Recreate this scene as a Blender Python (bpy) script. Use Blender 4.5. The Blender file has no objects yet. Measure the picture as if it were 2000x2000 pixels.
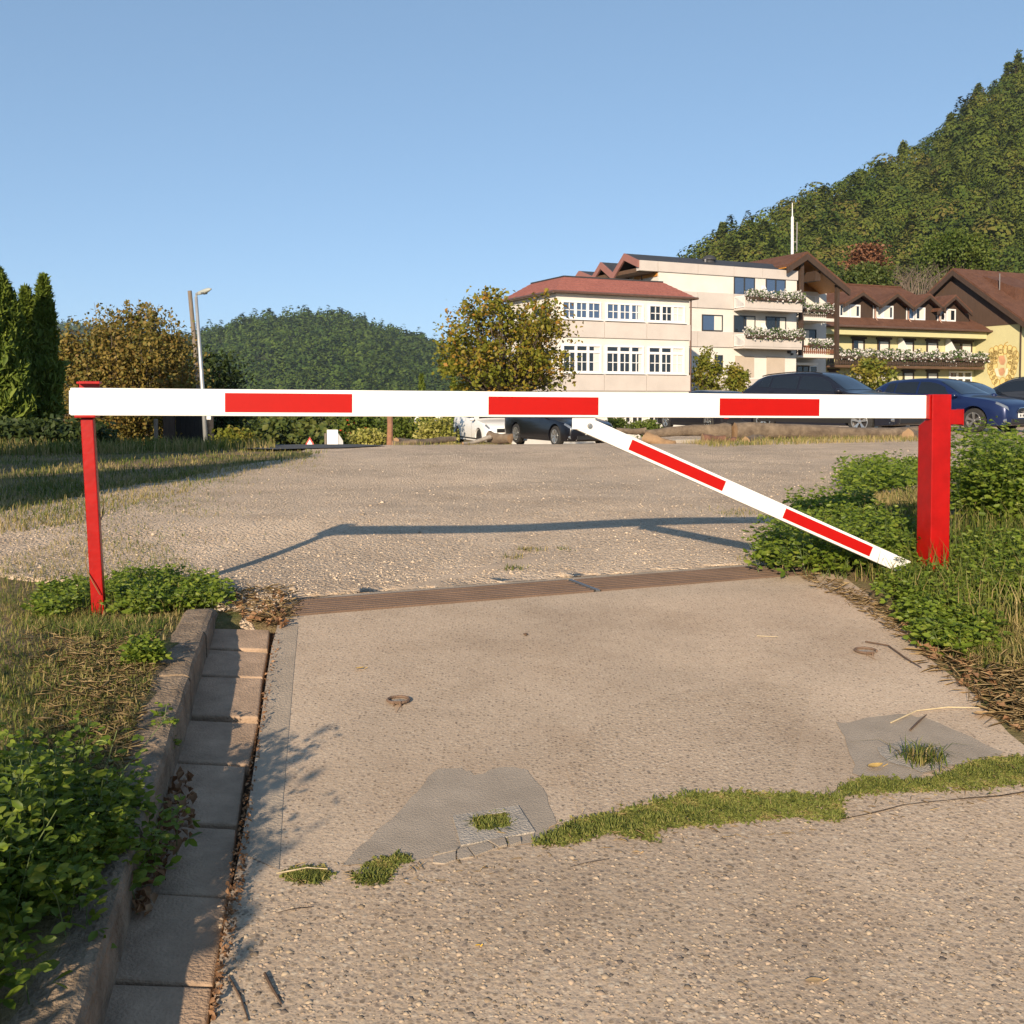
import bpy, bmesh, math, random
import numpy as np
from mathutils import Vector, Matrix

random.seed(7)
R = math.radians
scene = bpy.context.scene
COL = scene.collection

# ------------------------------------------------------------------ camera, sky, sun, exposure
EYE = 1.5
PITCH = R(2.0)
cam_d = bpy.data.cameras.new('camera'); cam = bpy.data.objects.new('camera', cam_d); COL.objects.link(cam)
cam.location = (0, 0, EYE); cam.rotation_euler = (R(90) - PITCH, 0, 0)
cam_d.sensor_width = 36; cam_d.lens = 36.0; cam_d.shift_y = -0.0775
cam_d.clip_start = 0.05; cam_d.clip_end = 8000
scene.camera = cam

SUN_AZ, SUN_EL = 15.5, 19.5            # direction the light travels (from +Y towards +X), elevation
world = bpy.data.worlds.new('World'); scene.world = world; world.use_nodes = True
wn = world.node_tree.nodes; wl = world.node_tree.links
sky = wn.new('ShaderNodeTexSky'); sky.sky_type = 'NISHITA'; sky.sun_disc = False
sky.sun_elevation = R(SUN_EL); sky.sun_rotation = R(180 + SUN_AZ)
sky.altitude = 200; sky.air_density = 0.5; sky.dust_density = 0.3; sky.ozone_density = 1.0
gam = wn.new('ShaderNodeGamma'); gam.inputs[1].default_value = 0.5; wl.new(sky.outputs[0], gam.inputs[0])     # the camera's softer sky contrast
tin = wn.new('ShaderNodeMix'); tin.data_type = 'RGBA'; tin.blend_type = 'MULTIPLY'; tin.inputs[0].default_value = 1.0
wl.new(gam.outputs[0], tin.inputs[6]); tin.inputs[7].default_value = (1.0, 1.30, 1.53, 1)
wl.new(tin.outputs[2], wn['Background'].inputs[0]); wn['Background'].inputs[1].default_value = 0.15

sun_d = bpy.data.lights.new('sun', 'SUN'); sun = bpy.data.objects.new('sun', sun_d); COL.objects.link(sun)
sun_d.energy = 5.0; sun_d.angle = R(0.6); sun_d.color = (1.0, 0.82, 0.61)
_d = Vector((math.sin(R(SUN_AZ)) * math.cos(R(SUN_EL)), math.cos(R(SUN_AZ)) * math.cos(R(SUN_EL)), -math.sin(R(SUN_EL))))
sun.rotation_euler = _d.to_track_quat('-Z', 'Y').to_euler(); sun.location = (-20, -60, 40)

vs = scene.view_settings
vs.view_transform = 'Standard'; vs.look = 'None'; vs.gamma = 1.0; vs.exposure = 0.68
scene.cycles.use_denoising = True
scene.cycles.max_bounces = 6; scene.cycles.diffuse_bounces = 3; scene.cycles.transparent_max_bounces = 6
scene.cycles.caustics_reflective = False; scene.cycles.caustics_refractive = False

# ------------------------------------------------------------------ measuring: rays through the photograph's pixels (2000 px)
def ray(px, py):
    a = (np.asarray(px, float) - 1000) / 2000; b = (845 - np.asarray(py, float)) / 2000
    c, s = math.cos(PITCH), math.sin(PITCH)
    return a, b * s + c, b * c - s
def W(px, py, Y):
    x, y, z = ray(px, py); k = Y / y
    return Vector((float(x * k), float(Y), float(EYE + z * k)))

GL = (-0.917, 4.42); GDIR = (0.9246, 0.381); GN = (0.381, -0.9246)      # drain line, and its normal down the drive
SLOPE = 0.065; Z0 = 0.55
def drive_s(x, y): return (x - GL[0]) * GN[0] + (y - GL[1]) * GN[1]
def sstep(t): t = np.clip(t, 0, 1); return t * t * (3 - 2 * t)
def zbase(x, y):
    x = np.asarray(x, float); y = np.asarray(y, float)
    s = drive_s(x, y)
    z = Z0 - SLOPE * np.clip(s, 0, 12)
    r = x / np.maximum(y, 1)
    sl = -0.0455 + 0.0455 * sstep((r - 0.05) / 0.23)
    sl = sl - 0.03 * sstep((-0.10 - r) / 0.1)
    dd = np.clip(y - 20, 0, 42)
    z = z + sl * dd
    left = sstep((0.02 - r) / 0.25)
    z = z - left * 26 * sstep((y - 62) / 160)
    z = z - (1 - left) * 0.6 * sstep((y - 40) / 60)
    return z
def kerb_x(y): return -0.74 - 0.211 * (np.asarray(y, float) - 1.85)     # foot of the kerb
def edge_x(y): return 1.50 + 0.08 * (np.asarray(y, float) - 3.0)        # right edge of the slab
def zground(x, y):
    x = np.asarray(x, float); y = np.asarray(y, float)
    z = zbase(x, y)
    verge = 0.115 * sstep((kerb_x(y) - 0.02 - x) / 0.06) * (1 - sstep((y - 3.5) / .85))
    verge = verge + 0.05 * sstep((kerb_x(y) - 0.6 - x) / 2.0) * sstep((y - 3.5) / 3) * (1 - sstep((y - 18) / 6))
    bank = 0.22 * sstep((x - edge_x(y) - 0.02) / 1.5) * (1 - sstep((y - 7) / 4))
    n = 0.012 * np.sin(x * 2.3 + y * 1.1) * np.sin(y * 1.7 - x * 0.6)
    m = sstep((kerb_x(y) - 0.2 - x) / 0.3) + sstep((x - edge_x(y)) / 0.4)
    return z + verge + bank + n * np.clip(m, 0, 1)
def slab_hit(px, py):
    """point of the drive / gravel under a pixel (arrays welcome)"""
    dx, dy, dz = ray(px, py)
    k0 = (Z0 - EYE) / dz                                    # level part
    x0, y0 = dx * k0, dy * k0
    c0 = Z0 + SLOPE * (GL[0] * GN[0] + GL[1] * GN[1])       # sloping part: z = c0 - S*(x*n0 + y*n1)
    k1 = (c0 - EYE) / (dz + SLOPE * (dx * GN[0] + dy * GN[1]))
    x1, y1 = dx * k1, dy * k1
    use = drive_s(x1, y1) > 0
    return np.where(use, x1, x0), np.where(use, y1, y0)
def ground_hit(px, py):
    px = np.asarray(px, float); py = np.asarray(py, float)
    x, y = slab_hit(px, py)
    dx, dy, dz = ray(px, py)
    for _ in range(25):
        k = (zground(x, y) - EYE) / dz
        x = 0.5 * x + 0.5 * dx * k; y = 0.5 * y + 0.5 * dy * k
    return x, y

# ------------------------------------------------------------------ objects
def tag(o, label=None, cat=None, group=None, kind=None):
    if label: o['label'] = label
    if cat: o['category'] = cat
    if group: o['group'] = group
    if kind: o['kind'] = kind
    return o
def set_parent(o, p):
    o.parent = p
    if p is not None and p.get('_world'):
        o.matrix_parent_inverse = Matrix.Translation(-Vector(p['_world']))
def thing(name, loc, label=None, cat=None, group=None, kind=None):
    """Empty at a thing's base; its children are written in world coordinates"""
    o = bpy.data.objects.new(name, None); COL.objects.link(o); o.location = loc
    o.empty_display_size = 0.2
    o['_world'] = [float(c) for c in loc]
    return tag(o, label, cat, group, kind)
def link_mesh(name, me, mat=None, parent=None):
    o = bpy.data.objects.new(name, me); COL.objects.link(o)
    if mat is not None and not me.materials: me.materials.append(mat)
    if parent is not None: set_parent(o, parent)
    return o
def np_mesh(name, verts, tris, mat, parent=None, var=None, smooth=False):
    verts = np.asarray(verts, np.float32); tris = np.asarray(tris, np.int32)
    me = bpy.data.meshes.new(name); nf, k = tris.shape
    me.vertices.add(len(verts)); me.vertices.foreach_set('co', verts.ravel())
    me.loops.add(nf * k); me.loops.foreach_set('vertex_index', tris.ravel())
    me.polygons.add(nf); me.polygons.foreach_set('loop_start', np.arange(nf, dtype=np.int32) * k)
    me.polygons.foreach_set('loop_total', np.full(nf, k, np.int32))
    if smooth: me.polygons.foreach_set('use_smooth', np.ones(nf, bool))
    me.update(calc_edges=True)
    if var is not None:
        a = me.attributes.new('v', 'FLOAT', 'FACE'); a.data.foreach_set('value', np.asarray(var, np.float32))
    me.materials.append(mat)
    return link_mesh(name, me, None, parent)

class MB:
    """collects faces; build() links them as ONE mesh object"""
    def __init__(s): s.v = []; s.f = []
    def add(s, vs_, fs):
        n = len(s.v); s.v += [tuple(map(float, p)) for p in vs_]; s.f += [tuple(i + n for i in f) for f in fs]; return s
    def hexa(s, p):          # 8 points: bottom 4 ccw, top 4 ccw
        return s.add(p, [(3, 2, 1, 0), (4, 5, 6, 7), (0, 1, 5, 4), (1, 2, 6, 5), (2, 3, 7, 6), (3, 0, 4, 7)])
    def box(s, x0, x1, y0, y1, z0, z1):
        return s.hexa([(x0, y0, z0), (x1, y0, z0), (x1, y1, z0), (x0, y1, z0), (x0, y0, z1), (x1, y0, z1), (x1, y1, z1), (x0, y1, z1)])
    def bar(s, a, b, w, h, up=(0, 0, 1)):
        a = Vector(a); b = Vector(b); d = (b - a).normalized(); up = Vector(up)
        sd = d.cross(up).normalized(); u = sd.cross(d).normalized()
        p = []
        for e in (a, b):
            p += [e - sd * w / 2 - u * h / 2, e + sd * w / 2 - u * h / 2, e + sd * w / 2 + u * h / 2, e - sd * w / 2 + u * h / 2]
        return s.hexa(p)
    def tube(s, pts, radii, k=8, cap=True):
        pts = [Vector(p) for p in pts]; n0 = len(s.v); rings = len(pts)
        if not hasattr(radii, '__len__'): radii = [radii] * rings
        ref = Vector((0.31, 0.2, 0.93))
        for i, p in enumerate(pts):
            d = (pts[min(i + 1, rings - 1)] - pts[max(i - 1, 0)])
            d = d.normalized() if d.length > 1e-9 else Vector((0, 0, 1))
            r_ = ref if abs(d.dot(ref)) < 0.95 else Vector((1, 0, 0))
            a = d.cross(r_).normalized(); b = d.cross(a)
            for j in range(k):
                t = 2 * math.pi * j / k
                s.v.append(tuple(p + (a * math.cos(t) + b * math.sin(t)) * radii[i]))
        for i in range(rings - 1):
            for j in range(k):
                s.f.append((n0 + i * k + j, n0 + i * k + (j + 1) % k, n0 + (i + 1) * k + (j + 1) % k, n0 + (i + 1) * k + j))
        if cap:
            s.f.append(tuple(n0 + j for j in range(k))[::-1]); s.f.append(tuple(n0 + (rings - 1) * k + j for j in range(k)))
        return s
    def lathe(s, prof, k=24, axis='y', c=(0, 0, 0)):
        """prof: list of (radius, offset along axis)"""
        n0 = len(s.v); n = len(prof)
        for r_, h in prof:
            for j in range(k):
                t = 2 * math.pi * j / k; a, b = r_ * math.cos(t), r_ * math.sin(t)
                p = {'y': (a, h, b), 'x': (h, a, b), 'z': (a, b, h)}[axis]
                s.v.append((c[0] + p[0], c[1] + p[1], c[2] + p[2]))
        for i in range(n - 1):
            for j in range(k):
                s.f.append((n0 + i * k + j, n0 + i * k + (j + 1) % k, n0 + (i + 1) * k + (j + 1) % k, n0 + (i + 1) * k + j))
        return s
    def build(s, name, mat, parent=None, smooth=False, bevel=0, segs=2):
        me = bpy.data.meshes.new(name); me.from_pydata(s.v, [], s.f)
        bm = bmesh.new(); bm.from_mesh(me); bmesh.ops.recalc_face_normals(bm, faces=bm.faces)
        if bevel:
            ed = [e for e in bm.edges if len(e.link_faces) == 2 and e.calc_face_angle(0) > 0.5]
            bmesh.ops.bevel(bm, geom=ed, offset=bevel, segments=segs, affect='EDGES', profile=0.5, clamp_overlap=True)
        bm.to_mesh(me); bm.free()
        if smooth:
            me.polygons.foreach_set('use_smooth', np.ones(len(me.polygons), bool))
        o = link_mesh(name, me, mat, parent)
        return o

# ------------------------------------------------------------------ materials
def nodes_of(m): return m.node_tree.nodes, m.node_tree.links
def lin(c):
    return tuple(((x / 12.92) if x <= 0.04045 else ((x + 0.055) / 1.055) ** 2.4) for x in c)
def pmat(name, base, rough=0.6, metal=0.0, var=0.12, vs_=4.0, bump=0.0, bs=60.0, coat=0.0, spec=0.5, tint=None, streak=None):
    m = bpy.data.materials.new(name); m.use_nodes = True; n, l = nodes_of(m); b = n['Principled BSDF']
    b.inputs['Roughness'].default_value = rough; b.inputs['Metallic'].default_value = metal
    b.inputs['Specular IOR Level'].default_value = spec
    b.inputs['Coat Weight'].default_value = coat; b.inputs['Coat Roughness'].default_value = 0.03
    g = n.new('ShaderNodeNewGeometry'); src = g.outputs['Position']
    if streak:
        mp = n.new('ShaderNodeMapping'); mp.inputs['Scale'].default_value = streak; l.new(src, mp.inputs[0]); src = mp.outputs[0]
    t = n.new('ShaderNodeTexNoise'); t.inputs['Scale'].default_value = vs_; t.inputs['Detail'].default_value = 6
    t.inputs['Roughness'].default_value = 0.65
    l.new(src, t.inputs['Vector'])
    cr = n.new('ShaderNodeValToRGB'); lo = tuple(c * (1 - var) for c in base); hi = tuple(min(1, c * (1 + var)) for c in base)
    if tint: hi = tint
    cr.color_ramp.elements[0].color = (*lo, 1); cr.color_ramp.elements[1].color = (*hi, 1)
    cr.color_ramp.elements[0].position = 0.3; cr.color_ramp.elements[1].position = 0.7
    l.new(t.outputs['Fac'], cr.inputs[0]); l.new(cr.outputs[0], b.inputs['Base Color'])
    if bump:
        t2 = n.new('ShaderNodeTexNoise'); t2.inputs['Scale'].default_value = bs; t2.inputs['Detail'].default_value = 4
        l.new(src, t2.inputs['Vector'])
        bp = n.new('ShaderNodeBump'); bp.inputs['Strength'].default_value = bump; bp.inputs['Distance'].default_value = 0.02
        l.new(t2.outputs['Fac'], bp.inputs['Height']); l.new(bp.outputs[0], b.inputs['Normal'])
    return m
def leafmat(name, cols, trans=0.3, rough=0.55, spec=0.25):
    """leaf colours picked by the per-face attribute v"""
    m = bpy.data.materials.new(name); m.use_nodes = True; n, l = nodes_of(m); b = n['Principled BSDF']
    at = n.new('ShaderNodeAttribute'); at.attribute_name = 'v'
    cr = n.new('ShaderNodeValToRGB'); e = cr.color_ramp.elements
    for i, c in enumerate(cols):
        p = i / max(1, len(cols) - 1)
        el = e[i] if i < 2 else e.new(p)
        el.position = p; el.color = (*c, 1)
    e[0].position = 0; 
    if len(cols) > 1:
        pass
    l.new(at.outputs['Fac'], cr.inputs[0]); l.new(cr.outputs[0], b.inputs['Base Color'])
    b.inputs['Roughness'].default_value = rough; b.inputs['Specular IOR Level'].default_value = spec
    tr = n.new('ShaderNodeBsdfTranslucent'); l.new(cr.outputs[0], tr.inputs[0])
    mx = n.new('ShaderNodeMixShader'); mx.inputs[0].default_value = trans
    l.new(b.outputs[0], mx.inputs[1]); l.new(tr.outputs[0], mx.inputs[2]); l.new(mx.outputs[0], n['Material Output'].inputs[0])
    return m
def ramp(n, stops):
    cr = n.new('ShaderNodeValToRGB'); e = cr.color_ramp.elements
    while len(e) < len(stops): e.new(0.5)
    for el, (p, c) in zip(e, sorted(stops)): 
        el.position = p; el.color = (*c, 1)
    return cr
def mixc(n, l, fac, a, b, mode='MIX'):
    x = n.new('ShaderNodeMix'); x.data_type = 'RGBA'; x.blend_type = mode
    (l.new(fac, x.inputs[0]) if hasattr(fac, 'links') else setattr(x.inputs[0], 'default_value', fac))
    for s_, v in ((6, a), (7, b)):
        if hasattr(v, 'links'): l.new(v, x.inputs[s_])
        else: x.inputs[s_].default_value = (*v, 1)
    return x.outputs[2]
def tex(n, l, kind, scale, src, detail=5, rough=0.6, **kw):
    t = n.new('ShaderNodeTex' + kind); t.inputs['Scale'].default_value = scale; l.new(src, t.inputs['Vector'])
    if kind == 'Noise': t.inputs['Detail'].default_value = detail; t.inputs['Roughness'].default_value = rough
    for k, v in kw.items(): setattr(t, k, v)
    return t

# ------------------------------------------------------------------ foliage builders (numpy)
rng = np.random.default_rng(11)
def unit(a): return a / np.maximum(np.linalg.norm(a, axis=-1, keepdims=True), 1e-9)
def leaf_quads(P, size, up=0.3, aspect=0.6, T=None, fold=0.12, g=None):
    """folded diamond leaves: 4 verts, 2 tris each"""
    g = g or rng
    N = len(P); P = np.asarray(P, float); size = np.broadcast_to(np.asarray(size, float), (N,))[:, None]
    nrm = g.normal(size=(N, 3)); nrm[:, 2] += up * 2; nrm = unit(nrm)
    if T is None: T = g.normal(size=(N, 3))
    T = unit(T - nrm * np.sum(T * nrm, 1, keepdims=True)); B = np.cross(nrm, T)
    v = np.stack([P - T * size * .5, P + B * size * aspect * .5 + nrm * size * fold, P + T * size * .5, P - B * size * aspect * .5 + nrm * size * fold], 1)
    i = np.arange(N)[:, None] * 4
    return v.reshape(-1, 3), np.concatenate([i + [0, 3, 2], i + [0, 2, 1]], 1).reshape(-1, 3)
def leaf_ovals(P, T, Nn, L, Wd):
    """oval leaflets: 6 verts, 4 tris each; P base point, T direction"""
    T = unit(T); Nn = unit(Nn - T * np.sum(Nn * T, 1, keepdims=True)); B = np.cross(Nn, T)
    L = np.broadcast_to(L, (len(P),))[:, None]; Wd = np.broadcast_to(Wd, (len(P),))[:, None]
    v = np.stack([P, P + T * L * .35 + B * Wd * .45 + Nn * L * .06, P + T * L * .75 + B * Wd * .38 + Nn * L * .05, P + T * L - Nn * L * .05,
                  P + T * L * .75 - B * Wd * .38 + Nn * L * .05, P + T * L * .35 - B * Wd * .45 + Nn * L * .06], 1)
    i = np.arange(len(P))[:, None] * 6
    return v.reshape(-1, 3), np.concatenate([i + [0, 2, 1], i + [0, 3, 2], i + [0, 4, 3], i + [0, 5, 4]], 1).reshape(-1, 3)
def blades(P, h, w, lean=0.35, g=None):
    """grass blades: 5 verts, 3 tris"""
    g = g or rng
    N = len(P); a = g.uniform(0, 2 * np.pi, N); h = np.broadcast_to(h, (N,))[:, None]; w = np.broadcast_to(w, (N,))[:, None]
    B = np.stack([np.cos(a), np.sin(a), 0 * a], 1); D = np.stack([-np.sin(a), np.cos(a), 0 * a], 1)
    ln = (g.normal(size=(N, 1)) * lean); U = np.array([[0, 0, 1.0]])
    m = P + U * h * .55 + D * ln * h * .35; t = P + U * h * (1 - .35 * np.abs(ln)) + D * ln * h * 1.1 + B * g.normal(size=(N, 1)) * h * .15
    v = np.stack([P - B * w / 2, P + B * w / 2, m + B * w * .4, m - B * w * .4, t], 1)
    i = np.arange(N)[:, None] * 5
    return v.reshape(-1, 3), np.concatenate([i + [0, 1, 2], i + [0, 2, 3], i + [3, 2, 4]], 1).reshape(-1, 3)
def blobs(P, Rr, g=None, squash=0.7):
    """small irregular stones: octahedra, 8 tris each"""
    g = g or rng
    N = len(P); base = np.array([[1, 0, 0], [0, 1, 0], [-1, 0, 0], [0, -1, 0], [0, 0, 1], [0, 0, -1]], float)
    v = base[None] * g.uniform(.6, 1.35, (N, 6, 1)) * Rr[:, None, None]
    a = g.uniform(0, 6.28, N); c, s = np.cos(a)[:, None], np.sin(a)[:, None]
    x = v[:, :, 0] * c - v[:, :, 1] * s; y = (v[:, :, 0] * s + v[:, :, 1] * c)
    v = np.stack([x, y, v[:, :, 2] * squash], 2) + P[:, None]
    f = np.array([[0, 1, 4], [1, 2, 4], [2, 3, 4], [3, 0, 4], [1, 0, 5], [2, 1, 5], [3, 2, 5], [0, 3, 5]])
    return v.reshape(-1, 3), (np.arange(N)[:, None, None] * 6 + f).reshape(-1, 3)
def in_poly(px, py, poly):
    c = np.zeros(len(px), bool); n = len(poly)
    for i in range(n):
        x1, y1 = poly[i]; x2, y2 = poly[(i + 1) % n]
        m = ((y1 > py) != (y2 > py)) & (px < (x2 - x1) * (py - y1) / (y2 - y1 + 1e-12) + x1); c ^= m
    return c
def poly_pts(poly, n, g=None):
    g = g or rng
    a = np.array(poly, float); lo, hi = a.min(0), a.max(0); out = np.zeros((0, 2))
    while len(out) < n:
        q = g.uniform(lo, hi, (n * 2, 2)); out = np.concatenate([out, q[in_poly(q[:, 0], q[:, 1], poly)]])
    return out[:n]
# ================================================================== SETTING: ground, gravel, drive, gutter, kerb
def ground_material():
    m = bpy.data.materials.new('soil_and_dry_grass'); m.use_nodes = True; n, l = nodes_of(m); b = n['Principled BSDF']
    g = n.new('ShaderNodeNewGeometry').outputs['Position']
    a = tex(n, l, 'Noise', 1.3, g, 8, .7); c = tex(n, l, 'Noise', 30, g, 5, .7); d = tex(n, l, 'Noise', 0.02, g, 4)
    soil = ramp(n, [(.3, (.16, .105, .06)), (.5, (.24, .17, .10)), (.7, (.30, .225, .135))]); l.new(c.outputs[0], soil.inputs[0])
    grass = ramp(n, [(.3, (.07, .09, .025)), (.7, (.16, .15, .05))]); l.new(c.outputs[0], grass.inputs[0])
    f = ramp(n, [(.45, (0, 0, 0)), (.62, (1, 1, 1))]); l.new(a.outputs[0], f.inputs[0])
    l.new(mixc(n, l, f.outputs[0], soil.outputs[0], grass.outputs[0]), b.inputs['Base Color'])
    b.inputs['Roughness'].default_value = .95; b.inputs['Specular IOR Level'].default_value = .1
    bp = n.new('ShaderNodeBump'); bp.inputs['Strength'].default_value = .8; bp.inputs['Distance'].default_value = .03
    l.new(c.outputs[0], bp.inputs['Height']); l.new(bp.outputs[0], b.inputs['Normal'])
    return m
def stone_material(name, cols, matrix, scale, blend=0.55, bump=.6, dist=.006, big=(.85, 1.1), cover=.35):
    """stones set in a matrix: cell colours from Voronoi, relief from its distance"""
    m = bpy.data.materials.new(name); m.use_nodes = True; n, l = nodes_of(m); b = n['Principled BSDF']
    g = n.new('ShaderNodeNewGeometry').outputs['Position']
    wob = tex(n, l, 'Noise', scale * .7, g, 2); ad = n.new('ShaderNodeVectorMath'); ad.operation = 'MULTIPLY_ADD'
    ad.inputs[1].default_value = (.55 / scale,) * 3; l.new(wob.outputs['Color'], ad.inputs[0]); l.new(g, ad.inputs[2])
    v = tex(n, l, 'Voronoi', scale, ad.outputs[0]); v2 = tex(n, l, 'Voronoi', scale * 2.3, ad.outputs[0])
    lum = n.new('ShaderNodeSeparateColor'); l.new(v.outputs['Color'], lum.inputs[0])
    lum2 = n.new('ShaderNodeSeparateColor'); l.new(v2.outputs['Color'], lum2.inputs[0])
    k = len(cols); st = ramp(n, [(i / (k - 1), c) for i, c in enumerate(cols)]); l.new(lum.outputs[0], st.inputs[0])
    st2 = ramp(n, [(i / (k - 1), c) for i, c in enumerate(cols)]); l.new(lum2.outputs[1], st2.inputs[0])
    fine = tex(n, l, 'Noise', scale * 3, g, 3, .7)
    mt = ramp(n, [(.3, tuple(c * .82 for c in matrix)), (.7, tuple(c * 1.12 for c in matrix))]); l.new(fine.outputs[0], mt.inputs[0])
    e = ramp(n, [(cover, (1, 1, 1)), (cover + .12, (0, 0, 0))]); l.new(v.outputs['Distance'], e.inputs[0])
    e2 = ramp(n, [(cover, (1, 1, 1)), (cover + .12, (0, 0, 0))]); l.new(v2.outputs['Distance'], e2.inputs[0])
    h2 = n.new('ShaderNodeMath'); h2.operation = 'MULTIPLY'; h2.inputs[1].default_value = blend; l.new(e2.outputs[0], h2.inputs[0])
    h1 = n.new('ShaderNodeMath'); h1.operation = 'MULTIPLY'; h1.inputs[1].default_value = blend; l.new(e.outputs[0], h1.inputs[0])
    c1 = mixc(n, l, h2.outputs[0], mt.outputs[0], st2.outputs[0]); c2 = mixc(n, l, h1.outputs[0], c1, st.outputs[0])
    pa = tex(n, l, 'Noise', .9, g, 5, .6); pr = ramp(n, [(.35, (big[0],) * 3), (.65, (big[1],) * 3)]); l.new(pa.outputs[0], pr.inputs[0])
    c3 = mixc(n, l, 1.0, c2, pr.outputs[0], 'MULTIPLY')
    pb = tex(n, l, 'Noise', 2.6, g, 6, .7); pbr = ramp(n, [(.36, (.90, .88, .86)), (.52, (1.0,) * 3), (.70, (1.06,) * 3)]); l.new(pb.outputs[0], pbr.inputs[0])
    l.new(mixc(n, l, 1.0, c3, pbr.outputs[0], 'MULTIPLY'), b.inputs['Base Color'])
    b.inputs['Roughness'].default_value = .85; b.inputs['Specular IOR Level'].default_value = .25
    s1 = n.new('ShaderNodeMath'); s1.operation = 'SUBTRACT'; s1.inputs[0].default_value = .6; l.new(v.outputs['Distance'], s1.inputs[1])
    s2 = n.new('ShaderNodeMath'); s2.operation = 'MULTIPLY_ADD'; s2.inputs[1].default_value = -.4; l.new(v2.outputs['Distance'], s2.inputs[0]); l.new(s1.outputs[0], s2.inputs[2])
    bp = n.new('ShaderNodeBump'); bp.inputs['Strength'].default_value = bump; bp.inputs['Distance'].default_value = dist
    l.new(s2.outputs[0], bp.inputs['Height']); l.new(bp.outputs[0], b.inputs['Normal'])
    return m
M = {}
M['ground'] = ground_material()
AGG = [(.09, .07, .055), (.24, .175, .115), (.42, .31, .20), (.52, .40, .275), (.64, .53, .39), (.33, .25, .19), (.16, .13, .11)]
M['slab'] = stone_material('worn_aggregate_concrete', AGG, (.50, .385, .275), 80, .75, .3, .004, (.84, 1.1), cover=.27)
M['slab_coarse'] = stone_material('washed_pebble_concrete', AGG, (.47, .36, .255), 66, .7, .35, .005, (.82, 1.1), cover=.31)
M['slab_worn'] = stone_material('worn_rough_concrete', AGG, (.47, .36, .255), 76, .75, .35, .005, (.84, 1.08), cover=.30)
M['gravel'] = stone_material('compacted_gravel', [(.32, .25, .18), (.52, .41, .29), (.62, .50, .37), (.72, .60, .46), (.55, .44, .33)], (.57, .425, .295), 46, .7, 1.0, .02, (.82, 1.12), cover=.4)
M['smooth_conc'] = pmat('trowelled_concrete', (.37, .30, .225), .9, var=.14, vs_=7, bump=.35, bs=120, spec=.2)
M['patch'] = pmat('grey_cement_patch', (.33, .275, .215), .9, var=.14, vs_=8, bump=.3, bs=220, spec=.2)
M['patch_pale'] = pmat('pale_cement', (.35, .31, .26), .9, var=.2, vs_=25, bump=.5, bs=150, spec=.2)
M['paver'] = pmat('concrete_paver', (.36, .255, .175), .9, var=.28, vs_=9, bump=.4, bs=140, spec=.2)
M['kerb'] = pmat('weathered_kerb', (.24, .18, .125), .92, var=.4, vs_=11, bump=.7, bs=90, spec=.15)
M['dirt'] = pmat('dark_joint_dirt', (.085, .055, .035), .95, var=.4, vs_=40, bump=.8, bs=90, spec=.1)
M['rust'] = pmat('rusty_steel', (.17, .11, .075), .8, .2, var=.15, vs_=6, bump=.3, bs=150)
M['road'] = pmat('asphalt', (.06, .058, .055), .85, var=.2, vs_=6, bump=.3, bs=120)

# ---- ground sheet
def axis(lo, hi, step, far_lo, far_hi, k=26):
    mid = np.arange(lo, hi + 1e-6, step)
    a = lo - np.geomspace(step, lo - far_lo, k)[::-1]; b = hi + np.geomspace(step, far_hi - hi, k)
    return np.concatenate([a, mid, b])
gx = axis(-5, 4, .055, -3500, 3500, 40); gy = axis(.6, 9, .09, -400, 5000, 45)
GX, GY = np.meshgrid(gx, gy); GZ = zground(GX, GY)
inside = (GX > kerb_x(GY) - .05) & (GX < edge_x(GY) + .06) & (drive_s(GX, GY) > -.33) & ((GX > GL[0] - .06) | (drive_s(GX, GY) > .03))
grav = (GX > kerb_x(GY) - 2) & (GX < edge_x(GY) + 2)
GZ = GZ - np.where(inside, .07, .0) - np.where((~inside) & (drive_s(GX, GY) < -.3), .012, 0)
nx, ny = len(gx), len(gy); idx = np.arange(nx * ny).reshape(ny, nx)
quads = np.stack([idx[:-1, :-1], idx[:-1, 1:], idx[1:, 1:], idx[1:, :-1]], -1).reshape(-1, 4)
ground = np_mesh('ground', np.stack([GX, GY, GZ], -1).reshape(-1, 3), quads, M['ground'], smooth=True); tag(ground, kind='structure')

# ---- gravel yard
lb = np.array([(4.2, -1.15), (4.7, -1.45), (5.1, -2.1), (5.7, -3.4), (6.3, -5.2), (8, -4.6), (9, -4.0), (11, -3.7), (14, -3.75), (15.5, -3.1), (17, -3.35), (20, -4.6), (26, -4), (40, -3), (62, -2)])
rb = np.array([(4.2, 1.5), (5.5, 1.76), (7, 2.35), (8, 2.9), (9.5, 3.7), (11, 4.6), (14, 7), (18, 12), (22, 20), (30, 27), (62, 45)])
ys = np.concatenate([np.arange(4.2, 12, .14), np.geomspace(12, 60, 40)]); cs = np.linspace(0, 1, 60)
xl = np.interp(ys, lb[:, 0], lb[:, 1]) + .10 * np.sin(ys * 9) + .07 * np.sin(ys * 21 + 1); xr = np.interp(ys, rb[:, 0], rb[:, 1]) + .08 * np.sin(ys * 7 + 2)
VX = xl[:, None] * (1 - cs) + xr[:, None] * cs; VY = ys[:, None] + 0 * VX
back = GL[1] + (VX - GL[0]) * .4121 + .40
VY = np.maximum(VY, np.where(VX > GL[0] - .12, back, 4.25 - (VX + 1.05) * .3))
def zgravel(x, y):
    # worn, slightly mounded surface, level again at the drain and under the logs
    m = sstep((y - 5.6) / 2.0) * (1 - sstep((y - 15.5) / 3.0))
    return zbase(x, y) + .012 + m * (.045 + .022 * np.sin(x * 1.15 + .6) * np.sin(y * .85 + .4 * x) + .010 * np.sin(x * 2.9 + y * .7) + .008 * np.sin(y * 3.3 - x * 1.7))
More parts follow.
